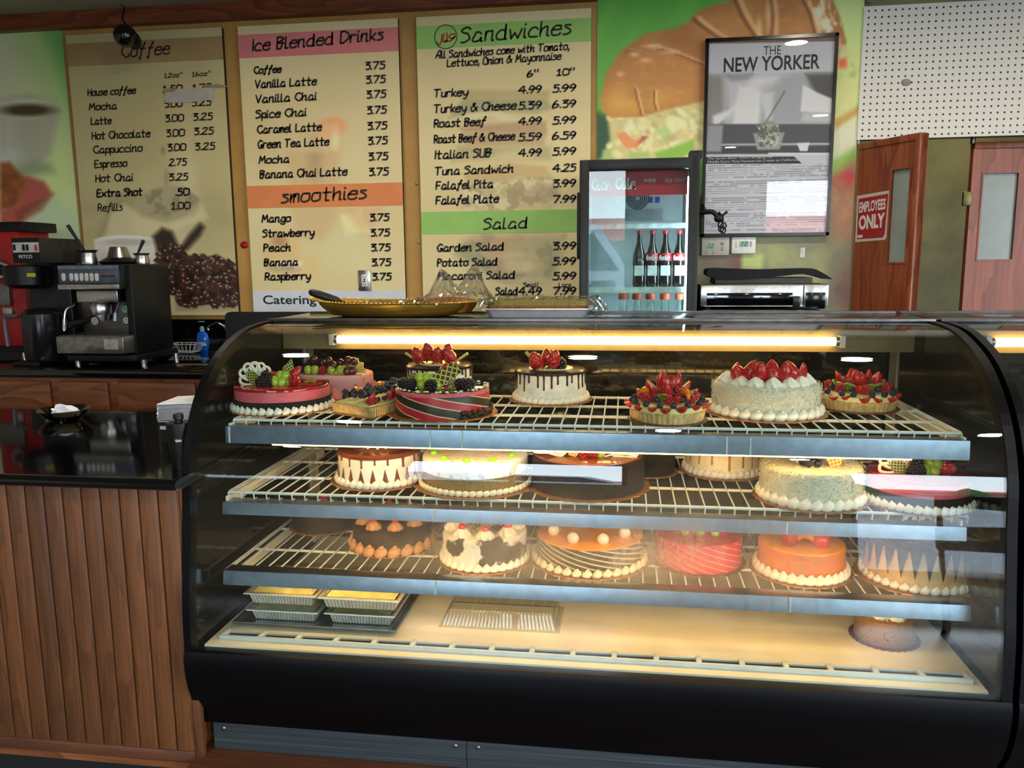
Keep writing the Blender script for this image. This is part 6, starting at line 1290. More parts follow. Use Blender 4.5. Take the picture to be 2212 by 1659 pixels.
def tart(label, cx, by, wpx, ycr, yt, z, group, seed, kiwi=False):
    t, R, H = cake('fruit_tart', label, cx, by, wpx, ycr, z, group, 1.04, CM['dkboard'])
    mb = MB(); mb.lathe([(0, .003), (R*.93, .003), (R, H), (R*.97, H+.002), (R*.94, H*.9), (0, H*.85)], n=192, wob=lambda r, zz, a: r*(1+(.014*math.cos(44*a) if r > R*.9 else 0)), caps=False); mb.build('crust', CM['crust'], t)
    mb = MB(); R3 = random.Random(seed)
    mb.lathe([(R*.96, H-.002), (R*.985, H+.005), (R*.97, H+.013), (R*.8, H+.020), (0, H+.022)], n=64, wob=lambda r, zz, a: r*(1+.012*math.sin(7*a+seed)+.008*math.sin(17*a)), caps=False); mb.build('custard', CM['custard'], t)
    top = H+.018; ht = at(cx, yt, atz(cx, by, z).y+R).z-z
    n1 = 15
    for k in range(n1):
        a = 2*PI*k/n1+R3.uniform(-.06, .06); r = R*.70; put(t, 'half', r*math.cos(a), r*math.sin(a), top-.001, (-1.62+R3.uniform(-.1, .1), R3.uniform(-.3, .3), a-PI/2), R3.uniform(1.0, 1.2))
        a2 = a+PI/n1; put(t, 'blue', R*.93*math.cos(a2), R*.93*math.sin(a2), top+.001, (0, 0, 0), 1.1)
    n2 = 14
    for k in range(n2):
        a = 2*PI*k/n2; kd = ('kiwi', 'half', 'mand', 'half', 'rasp')[k % 5] if not kiwi else ('kiwi', 'half', 'kiwi')[k % 3]; r = R*.52
        rot = {'kiwi': (-.8, 0, a+PI/2), 'half': (-1.15, 0, a-PI/2), 'mand': (-.5, 0, a), 'rasp': (0, 0, 0)}[kd]; put(t, kd, r*math.cos(a), r*math.sin(a), top+.011, rot, 1.05)
        put(t, 'blue' if k % 2 else 'rasp', R*.72*math.cos(a+.22), R*.72*math.sin(a+.22), top+.011, (0, 0, 0), 1.1)
    n3 = 10
    for k in range(n3):
        a = 2*PI*k/n3+.2; r = R*.30; kd = ('half', 'rasp', 'half', 'blackb', 'half')[k % 5]; put(t, kd, r*math.cos(a), r*math.sin(a), top+.020, (-.7, 0, a-PI/2) if kd == 'half' else (0, 0, 0), 1.1)
    for k in range(9): a = 2*PI*k/9+.5; put(t, 'rasp' if k % 3 else 'blue', R*.42*math.cos(a), R*.42*math.sin(a), top+.022, (0, 0, 0), 1.15)
    lift = max(.016, ht-top-.042)
    for k in range(6):
        a = 2*PI*k/6; put(t, 'half', R*.13*math.cos(a), R*.13*math.sin(a), top+lift, (-.30, 0, a-PI/2), (1.2, .95)[k % 2])
    for k in range(8): a = 2*PI*k/8; put(t, 'rasp' if k % 2 else 'blue', R*.24*math.cos(a), R*.24*math.sin(a), top+.012+lift*.5, (0, 0, 0), 1.2)
    return t
TOP, MID, LOW = RZ
g1, g2, g3 = 'cakes on the top rack', 'cakes on the middle rack', 'cakes on the lowest rack'
# ------------------------------------------------------------------ top rack
def mousse(label, cx, by, w, yt, z, g, garn=True):
    t, R, H = cake('mousse_cake', label, cx, by, w, yt, z, g, 1.06)
    drum(t, 'crumb_base', R*.985, .003, H*.50, CM['black'], .003, wob=lambda r, zz, a: r*(1+.010*math.sin(31*a)+.007*math.sin(83*a)))
    drum(t, 'mousse', R*.955, H*.42, H-.004, CM['pink'], .004)
    drum(t, 'glaze', R*.962, H-.006, H+.001, CM['redgl'], .003)
    shells(t, 'cream_border', R*1.0, .010, .0105, CM['cream'], 40, 1.2)
    mb = MB()
    for k in range(70): a = RN.uniform(-.3, .5); mb.ball((R*.93*math.cos(a), R*.93*math.sin(a), H+.001), .0025, n=6)
    mb.build('crumb_edge', CM['black'], t)
    if garn: garnish_mousse(t, R, H)
    return t, R, H
mousse('pink mousse cake with red glaze and white chocolate loops, left end of top rack', 613, 895, 208, 841, TOP, g1)
t, R, H = cake('mousse_cake', 'pale speckled pink cake topped with grapes behind the red-glazed one', 728, 862, 158, 812, TOP, g1, 1.06)
drum(t, 'body', R, .003, H, CM['pinkpale'], .006)
for k in range(9): put(t, 'dgrape', -R*.45+k*R*.14+RN.uniform(-.005, .005), -R*.25+RN.uniform(-.02, .02), H+.028+RN.uniform(-.006, .014), (RN.random(), 0, 0), .95)
for k, dx in enumerate((-.6, -.42, -.2, .05, .3, .42)): put(t, 'grape' if k != 2 else 'rasp', dx*R, -R*.45, H+.010, (.2, 0, k), 1.0)
for k in range(6): put(t, 'blackb', -R*.8+k*.016, -R*.12, H+.012+.012*(k % 2), (k, 0, 0), .95)
put(t, 'fan', R*.58, -R*.3, H+.004, (0, .35, -.2), 1.0); put(t, 'dgrape', R*.5, -R*.5, H+.008); put(t, 'dgrape', R*.62, -R*.45, H+.008)
# long tart
p0, p1, p2 = atz(722, 893, TOP), atz(800, 905, TOP), atz(862, 866, TOP)
u_ = (p1-p0); v_ = (p2-p1); u_.z = v_.z = 0; Lw, Ll = u_.length, max(.24, v_.length); u_.normalize(); v_ = Vector((-u_.y, u_.x, 0))*1.0; v_ = (v_*.72+(p2-p1).normalized()*.28).normalized(); Ll = .26
ang = math.atan2(u_.y, u_.x); t = thing('fruit_tart', 'long rectangular berry tart between the red-glazed cake and the striped cake', 'tart', p0, g1, w=False)
def LP(a, b, z): q = u_*a+v_*b; return (q.x, q.y, z)
mb = MB(); h_ = .030; ov = .005
def slabq(mb, a0, a1, b0, b1, z0, z1, e=0): mb.add([LP(a0, b0, z0), LP(a1, b0, z0), LP(a1, b1, z0), LP(a0, b1, z0), LP(a0-e, b0-e, z1), LP(a1+e, b0-e, z1), LP(a1+e, b1+e, z1), LP(a0-e, b1+e, z1)], [(0, 3, 2, 1), (4, 5, 6, 7), (0, 1, 5, 4), (1, 2, 6, 5), (2, 3, 7, 6), (3, 0, 4, 7)])
slabq(mb, 0, Lw, 0, Ll, .003, h_, .006)
for k in range(26): slabq(mb, Lw+.003, Lw+.007, k*Ll/26+.002, k*Ll/26+.006, .004, h_, .001); slabq(mb, -.007, -.003, k*Ll/26+.002, k*Ll/26+.006, .004, h_, .001)
mb.build('crust', CM['crust'], t); mb = MB(); slabq(mb, -.005, Lw+.005, -.004, Ll+.004, 0, .003); mb.build('cake_board', CM['board'], t)
mb = MB(); slabq(mb, .004, Lw-.004, .004, Ll-.004, h_-.004, h_+.004); mb.build('custard', CM['custard'], t)
for b in range(12):
    for a in range(5):
        x, y, z = LP((a+.5)*Lw/5+RN.uniform(-.003, .003), (b+.5)*Ll/12, h_+.010+(.012 if a in (1, 2, 3) else 0)); edge = a in (0, 4)
        put(t, 'half' if edge and b % 4 == 0 else ('mand' if (a == 2 and b in (1, 6)) else ('rasp' if (a+b) % 5 == 0 else 'blue')), x, y, z, (-.6, 0, ang+(-PI/2 if a == 4 else PI/2)), .9)
for k in range(60): q = LP(RN.uniform(.012, Lw-.012), RN.uniform(.012, Ll-.012), h_+.022+RN.uniform(0, .012)); put(t, 'blue', *q, (0, 0, 0), 1.1)
# striped cake
t, R, H = cake('striped_cake', 'diagonally striped red and brown cake with grapes and patterned chocolate on top', 957, 907, 203, 846, TOP, g1, 1.16)
drum(t, 'body', R, .003, H*.86, CM['str1'], .004); drum(t, 'mousse_rim', R*.995, H*.80, H-.003, CM['pink'], .006); drum(t, 'glaze', R*.96, H-.006, H, CM['dkglaze'], .002)
mb = MB()
for k in range(60): a = RN.uniform(0, 2*PI); r = R*RN.uniform(.88, .99); mb.ball((r*math.cos(a), r*math.sin(a), H+.001), RN.uniform(.003, .006), (1, 1, .5), 7)
mb.build('cream_specks', CM['ivory'], t)
mb = MB()
for k in range(46): a = RN.uniform(-1.0, .2); mb.ball((R*1.03*math.cos(a), R*1.03*math.sin(a), RN.uniform(.006, .02)), .006, n=7)
mb.build('chocolate_chips', CM['choc'], t)
grapes(t, -R*.25, -R*.35, H, 9, sp=.020, seed=8); put(t, 'plq', R*.02, -R*.50, H+.001, (0, -.55, .15), 1.25); put(t, 'plq', R*.22, -R*.42, H+.004, (0, .35, .1), .8); put(t, 'plq', -R*.62, -R*.36, H+.006, (0, -.5, 0), .75); put(t, 'straw', R*.10, -R*.2, H+.025, (.4, .2, 0), 1.2)
for d in ((-.72, -.45), (-.62, -.5), (-.55, -.45), (.48, -.4), (.58, -.45), (.66, -.38), (.55, -.35), (-.1, -.6)): put(t, 'blackb', d[0]*R, d[1]*R, H+.010, (d[0], d[1]*3, 0), 1.05)
# drip cakes
def drip_cake(label, cx, by, w, yt, z, g, body, dm, seed, lmin=.02, lmax=.05, n=30, border=True, topm=None):
    t, R, H = cake('drip_cake', label, cx, by, w*.95, yt, z, g, 1.16)
    drum(t, 'icing', R, .003, H-.001, body, .004, taper=.96); drips(t, 'drips', R*.965, H, dm, n, lmin, lmax, seed, .0038)
    if topm: drum(t, 'top_cream', R*.62, H, H+.0045, topm, .002)
    if border: shells(t, 'cream_border', R*1.02, .011, .011, CM['cream'], 36)
    return t, R, H
t, R, H = drip_cake('tall white cake with chocolate drips and strawberries behind the striped cake', 951, 866, 152, 793, TOP, g1, CM['white'], CM['choc'], 5, topm=CM['ivory'])
for k in range(5): put(t, 'straw', -R*.5+k*R*.24, -R*.25+(.02 if k % 2 else 0), H+.012+(.010 if k % 2 else 0), (.5, RN.uniform(-.5, .5), 0), 1.35)
put(t, 'stick', -R*.45, -R*.35, H+.003, (0, 0, PI), .8); put(t, 'stick', R*.45, -R*.35, H+.003, (0, 0, 0), .8)
t, R, H = drip_cake('white cake with dark chocolate drips and strawberries standing alone mid top rack', 1190, 873, 162, 804, TOP, g1, CM['white'], CM['choc'], 21, .025, .055, 30, topm=CM['ivory'])
put(t, 'straw', -R*.32, -R*.3, H+.012, (.7, -.3, 0), 1.5); put(t, 'straw', R*.05, -R*.28, H+.012, (.4, .3, 0), 1.45); put(t, 'straw', -R*.1, -R*.05, H+.014, (.3, 0, 0), 1.3); put(t, 'blackb', R*.28, -R*.25, H+.013, (0, 0, 0), 1.3); put(t, 'stick', -R*.2, -R*.5, H+.001, (0, -.25, PI), .95)
tart('round fruit tart with a tall berry mound left of the coconut cake', 1441, 918, 162, 893, 803, TOP, g1, 3)
def coconut(label, cx, by, w, yt, z, g, seed):
    t, R, H = cake('coconut_cake', label, cx, by, w, yt, z, g, 1.12)
    drum(t, 'body', R*.98, .003, H, CM['coco'], .010, wob=lambda r, zz, a: r*(1+.006*math.sin(23*a+zz*200))); flakes(t, 'coconut_flakes', R*.985, H, CM['coco'], 1500, seed)
    shells(t, 'cream_border', R*1.0, .013, .014, CM['cream'], 30, .8); return t, R, H
t, R, H = coconut('large white coconut cake crowned with strawberries on the right of the top rack', 1652, 908, 226, 838, TOP, g1, 4)
for k in range(9):
    a = -PI/2+(k-4)*.42; put(t, 'ros', R*.72*math.cos(a), R*.72*math.sin(a), H, (0, 0, 0), 1.05)
for k in range(7):
    a = -PI/2+(k-3)*.42; put(t, 'half', R*.55*math.cos(a), R*.55*math.sin(a), H+.014, (.15 if k % 2 else -.3, .2*(k-3), a+PI/2+PI), 1.4); put(t, 'fan', R*.45*math.cos(a), R*.45*math.sin(a), H+.002, (.3, 0, .3*(k-3)), .7)
put(t, 'straw', -R*.55, -R*.3, H+.018, (.8, -.4, 0), 1.3); put(t, 'straw', R*.05, -R*.35, H+.012, (1.2, .4, 0), 1.2)
tart('flatter fruit tart with kiwi at the right end of the top rack', 1850, 891, 160, 868, 803, TOP, g1, 9, True)
# ------------------------------------------------------------------ middle rack
t, R, H = drip_cake('chocolate topped cream cake with toffee drips at the left of the middle rack', 822, 1055, 188, 985, MID, g2, CM['cream'], CM['mglaze'], 31, .015, .035, 18, topm=CM['mglaze'])
mb = MB()
for k in range(22):
    a = 2*PI*k/22; M = Matrix.Rotation(a, 4, 'Z'); mb.add([M@Vector((R*1.0, -.010, .014)), M@Vector((R*1.0, .010, .014)), M@Vector((R*.985, 0, H*.62)), M@Vector((R*1.015, 0, .02))], [(0, 1, 3), (1, 2, 3), (2, 0, 3)])
mb.build('chocolate_shards', CM['mglaze'], t)
for k, (a, b) in enumerate(((-.2, -.3), (.05, -.35), (.25, -.3), (-.3, 0), (.35, .1))): put(t, 'chocstick', a*R, b*R, H+.004, (0, 0, k*.8), .9)
t, R, H = cake('nut_cake', 'low cake with nut-crumbed sides, pastel top and lime candies on the middle rack', 1028, 1073, 236, 1003, MID, g2, 1.12)
drum(t, 'body', R*.95, .003, H*.62, CM['nut'], .006, wob=lambda r, zz, a: r*(1+.008*math.sin(29*a)))
pt = NT('pastel_spots'); vn_ = pt.add('TexVoronoi'); pt.link(pt.coord(), vn_.inputs['Vector']); vn_.inputs['Scale'].default_value = 45
pt.set(color=pt.ramp(vn_.outputs['Distance'], [(.0, '8CC8F0'), (.25, 'F4C8D4'), (.33, 'F6F2EC'), (.7, 'F6F2EC')]), rough=.4)
drum(t, 'icing', R*.96, H*.55, H, pt.m, .008); shells(t, 'cream_border', R*1.0, .010, .009, CM['ivory'], 52, .3)
for k in range(10): a = 2*PI*k/10+.3; put(t, 'candy', R*.75*math.cos(a), R*.75*math.sin(a), H+.004)
for k in range(5): a = -.3+k*.35; put(t, 'wafer', R*.6*math.cos(a), R*.35*math.sin(a)+.02, H+.002, (.2, 0, .2*k), .9)
t, R, H = cake('chocolate_cake', 'large dark chocolate cake with white loops and berries on top, centre of the middle rack', 1270, 1079, 240, 1003, MID, g2, 1.10)
drum(t, 'body', R, .003, H, CM['black'], .01); drum(t, 'glaze', R*.97, H-.004, H+.002, CM['mglaze'], .003)
put(t, 'loops', -R*.45, -R*.45, H+.004, (.3, -.9, 0), 1.1); put(t, 'lwaf', -R*.2, -R*.45, H+.002, (-.3, -.3, 0), .9); put(t, 'rasp', -R*.05, -R*.45, H+.010, (0, 0, 0), 1.3); put(t, 'straw', R*.1, -R*.42, H+.012, (1, 0, 0), 1.1); put(t, 'grape', R*.23, -R*.42, H+.010); put(t, 'grape', R*.02, -R*.3, H+.010); put(t, 'loops', R*.45, -R*.35, H+.004, (.3, .4, 0), 1.1); put(t, 'chocstick', R*.3, -R*.4, H+.003, (0, .4, .2), .7)
t, R, H = cake('chocolate_cake', 'small dark chocolate cake behind the large dark one on the middle rack', 1400, 1029, 112, 985, MID, g2, 1.14)
drum(t, 'body', R, .003, H, CM['black'], .01); put(t, 'cherry', 0, -R*.4, H+.008)
t, R, H = drip_cake('cream cake with thin caramel drips behind the middle-rack coconut cake', 1560, 1033, 168, 972, MID, g2, CM['ivory'], CM['caramel'], 13, .03, .06, 16, topm=CM['caramel'])
put(t, 'ros', 0, -R*.3, H+.003); put(t, 'ros', R*.4, -R*.3, H+.003); put(t, 'ros', -R*.4, -R*.3, H+.003)
t, R, H = coconut('white coconut cake topped with blueberries on the right of the middle rack', 1748, 1101, 212, 1022, MID, g2, 14)
for k in range(16): put(t, 'blue', -R*.12+RN.uniform(-.035, .035), -R*.35+RN.uniform(-.02, .02), H+.007+RN.choice((0, .010, .018)), (0, 0, 0), 1.3)
put(t, 'lwaf', R*.28, -R*.35, H+.002, (-.2, .5, 0), 1.1); put(t, 'loops', -R*.1, -R*.1, H+.006, (0, -.4, 0), 1.1); put(t, 'chocstick', -R*.3, -R*.2, H+.004, (0, -.3, 2.6), .8)
mousse('pink mousse cake with a chocolate crumb base at the right end of the middle rack', 1979, 1108, 212, 1040, MID, g2)
# ------------------------------------------------------------------ lowest rack
t, R, H = cake('chocolate_cake', 'plain dark chocolate cake at the back left of the lowest rack', 702, 1152, 134, 1104, LOW, g3, 1.1)
drum(t, 'body', R, .003, H, CM['black'], .01); put(t, 'cherry', 0, 0, H+.009)
t, R, H = cake('chocolate_cake', 'brown chocolate crumb cake with peach rosettes and cherries on the lowest rack', 850, 1200, 168, 1149, LOW, g3, 1.10)
drum(t, 'body', R, .003, H, CM['brownc'], .008); shells(t, 'peach_border', R*1.03, .013, .017, CM['peach'], 20, .9)
for k in range(8): a = 2*PI*k/8+PI/8; put(t, 'pros', R*.72*math.cos(a), R*.72*math.sin(a), H, (0, 0, 0), .95); put(t, 'cherry', R*.72*math.cos(a), R*.72*math.sin(a), H+.030, (0, 0, 0), .8)
t, R, H = cake('black_forest_cake', 'white cream cake with dark chocolate shavings pressed on its side, lowest rack', 1048, 1236, 182, 1168, LOW, g3, 1.12)
bf = NT('shaved_side'); c_ = bf.add('TexCoord'); n_ = bf.noise(13, c_.outputs['Object'], 2, .4); n2_ = bf.noise(120, c_.outputs['Object'], 3, .6)
bf.set(color=bf.ramp(bf.math('ADD', n_, bf.math('MULTIPLY', n2_, .16)), [(.58, 'F2ECE2'), (.62, '241812')]), rough=.6)
drum(t, 'body', R, .003, H, bf.m, .008); shells(t, 'cream_border', R*1.01, .012, .012, CM['cream'], 32)
for k in range(8): a = 2*PI*k/8+.2; put(t, 'ros', R*.74*math.cos(a), R*.74*math.sin(a), H, (0, 0, 0), 1.1); put(t, 'cherry', R*.74*math.cos(a), R*.74*math.sin(a), H+.024, (0, 0, 0), .8)
flakes(t, 'chocolate_shavings', R*.5, H+.004, CM['choc'], 160, 6, .02)
t, R, H = cake('striped_cake', 'grey striped cake with orange top and cream balls in the middle of the lowest rack', 1273, 1247, 238, 1188, LOW, g3, 1.10)
drum(t, 'body', R*.96, .003, H, CM['str2'], .004); drum(t, 'glaze', R*.955, H-.003, H+.003, CM['orange'], .004); shells(t, 'cream_border', R*1.0, .010, .012, CM['ivory'], 36)
for k in range(8): a = 2*PI*k/8+PI/8; put(t, 'wball', R*.68*math.cos(a), R*.68*math.sin(a), H+.014, (0, 0, 0), 1.15)
t, R, H = cake('striped_cake', 'bright crimson striped cake with grapes on the lowest rack', 1506, 1240, 182, 1178, LOW, g3, 1.10, CM['dkboard'])
drum(t, 'body', R, .003, H, CM['str3'], .004); drum(t, 'glaze', R*.985, H-.003, H+.003, CM['redgl'], .004)
for k in range(7): put(t, 'grape' if k % 2 else 'rasp', -R*.5+k*R*.17, -R*.3, H+.012, (k, 0, 0), 1.0)
put(t, 'fan', R*.2, 0, H+.003); put(t, 'lat', -R*.35, -R*.1, H+.004, (0, -.3, 0), .9)
t, R, H = cake('mousse_cake', 'orange glazed mousse cake with cherries on top, right of the crimson cake', 1727, 1262, 186, 1196, LOW, g3, 1.14)
drum(t, 'body', R*.955, .003, H, CM['orside'], .005); drum(t, 'glaze', R*.95, H-.008, H+.001, CM['orange'], .005); shells(t, 'cream_border', R*1.0, .013, .014, CM['cream'], 32)
put(t, 'straw', -R*.35, -R*.25, H+.014, (1.2, 0, 0), 1.4); put(t, 'cherry', R*.35, -R*.35, H+.014, (0, 0, 0), 1.7); put(t, 'mand', -R*.02, -R*.4, H+.004, (-.4, 0, 0), 1.2); put(t, 'mand', R*.1, -R*.2, H+.004, (-.4, 0, .4), 1.2); put(t, 'fan', 0, 0, H+.003, (0, 0, 0), .8)
t, R, H = drip_cake('glossy dark chocolate cake with cream spikes at the right end of the lowest rack', 1976, 1279, 228, 1186, LOW, g3, mat('tan_cream', 'D2AE80', .5, var=.06), CM['dkglaze'], 17, .015, .03, 26, topm=CM['dkglaze'])
mb = MB()
for k in range(26):
    a = 2*PI*k/26; M = Matrix.Rotation(a, 4, 'Z'); mb.add([M@Vector((R*1.0, -.014, H-.006)), M@Vector((R*1.0, .014, H-.006)), M@Vector((R*1.005, 0, H*.30)), M@Vector((R*1.01, 0, H*.7))], [(0, 1, 3), (1, 2, 3), (2, 0, 3)])
mb.build('glaze_points', CM['dkglaze'], t)
put(t, 'fan', R*.1, -R*.3, H+.004, (.3, 0, 0), 1.0); put(t, 'loops', -R*.15, -R*.2, H+.006, (0, -.3, 0), 1.0); put(t, 'chocstick', R*.15, -R*.35, H+.004, (0, .5, 0), 1.0)
# ------------------------------------------------------------------ deck
t, R, H = cake('coffee_cake', 'small coffee brown cake with cream topping on the case floor at the right', 1908, 1398, 122, 1345, ZD, 'things on the case floor', 1.16, CM['dkboard'])
drum(t, 'body', R, .003, H, CM['coffee'], .006)
flakes(t, 'cream_curls', R*.75, H+.003, CM['custard'], 150, 9, .03)
put(t, 'ros', -R*.3, -R*.4, H, (0, 0, 0), .9); put(t, 'ros', R*.2, -R*.5, H, (0, 0, 0), .9)
foil = mat('aluminium_foil', 'DCDCD8', .5, .75, .06, 40); lidg = glass('clear_lid', 'F4F6F4', 1.5, gain=1.6); pud = mat('yellow_pudding', 'EADF98', .5, var=.12, scale=40)
q0, q1 = atz(520, 1352, ZD), atz(858, 1364, ZD)
t = thing('steel_tray', 'shallow steel tray under the foil pans on the case floor', 'tray', (0, 0, 0)); TY0, TY1 = q0.y-.012, q0.y+.30
tx0, tx1 = q0.x-.015, q1.x+.005; t.location = ((tx0+tx1)/2, (TY0+TY1)/2, ZD)
mb = MB(); mb.box((tx0+.02, TY0+.02, ZD+.001), (tx1-.02, TY1-.02, ZD+.004)); 
for (a, b) in (((tx0, TY0), (tx1, TY0)), ((tx1, TY0), (tx1, TY1)), ((tx1, TY1), (tx0, TY1)), ((tx0, TY1), (tx0, TY0))):
    c_ = Vector(((tx0+tx1)/2, (TY0+TY1)/2)); A = Vector(a); B = Vector(b); Ai = A+Vector((.02*(1 if A.x < c_.x else -1), .02*(1 if A.y < c_.y else -1))); Bi = B+Vector((.02*(1 if B.x < c_.x else -1), .02*(1 if B.y < c_.y else -1)))
    mb.add([(Ai.x, Ai.y, ZD+.002), (Bi.x, Bi.y, ZD+.002), (B.x, B.y, ZD+.016), (A.x, A.y, ZD+.016)], [(0, 1, 2, 3)])
mb.build('pan', mat('tray_grey', '8A9098', .3, .8), t)
mb = MB(); mb.tube([(tx0, TY0, ZD+.016), (tx1, TY0, ZD+.016), (tx1, TY1, ZD+.016), (tx0, TY1, ZD+.016)], .003, 6, True); mb.build('rim', dsteel, t)
def foil_pan(label, px0, px1, yb, z, rise=0.0):
    a, b = atz(px0, yb, z), atz(px1, yb, z); y0 = a.y+.012; W = b.x-a.x; D = .20; h = .036; x0 = a.x; f = .012
    t = thing('foil_pan', label, 'foil pan', (x0+W/2, y0+D/2, z), 'foil loaf pans with clear lids')
    def ring(i, zz, flute=0):
        P = []; nx, ny = 40, 20
        for s in range(4):
            for k in range(nx if s % 2 == 0 else ny):
                q = k/(nx if s % 2 == 0 else ny); off_ = i+(flute if k % 2 else 0)
                P.append({0: (x0+off_*0+i+(W-2*i)*q, y0+off_, zz), 1: (x0+W-off_, y0+i+(D-2*i)*q, zz), 2: (x0+W-i-(W-2*i)*q, y0+D-off_, zz), 3: (x0+off_, y0+D-i-(D-2*i)*q, zz)}[s])
        return P
    rings = [ring(f+.004, z), ring(f, z+.002, .0018), ring(.004, z+h*.95, .0018), ring(.003, z+h), ring(-.006, z+h), ring(-.007, z+h-.003)]; n = len(rings[0]); mb = MB()
    mb.add([p for r in rings for p in r], [(i*n+k, i*n+(k+1) % n, (i+1)*n+(k+1) % n, (i+1)*n+k) for i in range(5) for k in range(n)]+[list(range(n-1, -1, -1))]); mb.build('tray', foil, t)
    mb = MB(); mb.add([(x0+a_, y0+b_, z+.004) for a_, b_ in ((.026, .026), (W-.026, .026), (W-.026, D-.026), (.026, D-.026))]+[(x0+a_, y0+b_, z+h-.003) for a_, b_ in ((.011, .011), (W-.011, .011), (W-.011, D-.011), (.011, D-.011))], [(0, 3, 2, 1), (4, 5, 6, 7), (0, 1, 5, 4), (1, 2, 6, 5), (2, 3, 7, 6), (3, 0, 4, 7)]); mb.build('pudding', pud, t)
    rings = [ring(-.004, z+h+.001), ring(.006, z+h+.002), ring(.014, z+h+.016, .0016), ring(.018, z+h+.018)]; mb = MB()
    mb.add([p for r in rings for p in r], [(i*n+k, i*n+(k+1) % n, (i+1)*n+(k+1) % n, (i+1)*n+k) for i in range(3) for k in range(n)]+[[3*n+k for k in range(n)]]); mb.build('lid', lidg, t)
    return z+h+.019
zt_l = foil_pan('foil pan at the bottom of the left stack on the steel tray', 536, 688, 1345, ZD+.005)
zt_r = foil_pan('foil pan at the bottom of the right stack on the steel tray', 704, 852, 1353, ZD+.005)
foil_pan('yellow pudding foil pan on top of the left stack', 530, 684, 1310, zt_l)
foil_pan('yellow pudding foil pan on top of the right stack', 690, 862, 1320, zt_r)
a, b = atz(946, 1357, ZD), atz(1211, 1356, ZD); W = b.x-a.x; D = .17; x0, y0 = a.x, a.y+.005
t = thing('clear_lid', 'empty clear plastic lid with ribbed sides lying on the case floor', 'lid', (x0+W/2, y0+D/2, ZD))
def rr(i, zz, fl=0): 
    P = []
    for s in range(4):
        n = 60 if s % 2 == 0 else 30
        for k in range(n):
            q = k/n; o = i+(fl if k % 2 else 0); P.append({0: (x0+i+(W-2*i)*q, y0+o, zz), 1: (x0+W-o, y0+i+(D-2*i)*q, zz), 2: (x0+W-i-(W-2*i)*q, y0+D-o, zz), 3: (x0+o, y0+D-i-(D-2*i)*q, zz)}[s])
    return P
rings = [rr(0, ZD+.001), rr(.010, ZD+.003), rr(.020, ZD+.040, .003), rr(.026, ZD+.044)]; n = len(rings[0]); mb = MB()
mb.add([p for r in rings for p in r], [(i*n+k, i*n+(k+1) % n, (i+1)*n+(k+1) % n, (i+1)*n+k) for i in range(3) for k in range(n)]+[[3*n+k for k in range(n)]]); mb.build('shell', lidg, t)
# ------------------------------------------------------------------ on top of the case
ZT = ZTOP+.0045
brass = mat('brass', 'F0C050', .30, .9, .06, 20)
cc = at(862, 690, 2.56); c = Vector((at(862, 690, 2.56).x, 2.58, ZT)); RX = (at(1036, 655, 2.56).x-at(668, 655, 2.56).x)/2; RY = .16; TH = at(860, 657, 2.42).z-ZT
c.x = (at(1036, 655, 2.56).x+at(668, 655, 2.56).x)/2
t = thing('brass_tray', 'oval brass serving tray with a beaded rim on top of the bakery case', 'tray', c)
mb = MB(); el = lambda r, z, a: r
def oval(prof, n=72):
    vs = []; fs = []
    for (f, z) in prof:
        for k in range(n): a = 2*PI*k/n; vs.append((c.x+RX*f*math.cos(a), c.y+RY*f*math.sin(a), c.z+z+(.012*max(0, -math.cos(a))**3 if f > .85 else 0)*f))
    for i in range(len(prof)-1):
        for k in range(n): fs.append((i*n+k, i*n+(k+1) % n, (i+1)*n+(k+1) % n, (i+1)*n+k))
    return vs, fs
mb.add(*oval([(0.01, 0), (.62, 0), (.76, .006), (.88, TH*.6), (.90, TH*.9), (1.0, TH), (.99, TH+.002), (.88, TH*.92), (.85, TH*.6), (.74, .009), (.6, .003), (.01, .003)]), True); mb.build('dish', brass, t)
mb = MB()
for k in range(120): a = 2*PI*k/120; mb.ball((c.x+RX*.985*math.cos(a), c.y+RY*.985*math.sin(a), c.z+TH+.002+.012*max(0, -math.cos(a))**3), .0035, n=6)
mb.build('beaded_rim', brass, t)
kc = at(968, 650, 2.56)
t = thing('baked_dessert', 'golden brown baked dessert under plastic wrap in the brass tray', 'dessert', (kc.x, c.y, c.z+.012))
mb = MB(); n = 60
def des(r, z, a): return r*(1+.05*math.cos(9*a))
mb.lathe([(0, 0), (.07, 0), (.085, .02), (.088, TH-.012), (.075, TH-.002), (0, TH+.004)], (kc.x, c.y, c.z+.012), 72, des, caps=False); mb.v = [(p[0], c.y+(p[1]-c.y)*.7, p[2]) for p in mb.v]
mb.build('pastry', crumb('golden_pastry', '7A3E14', 'B46A28', 60, .5, .5), t)
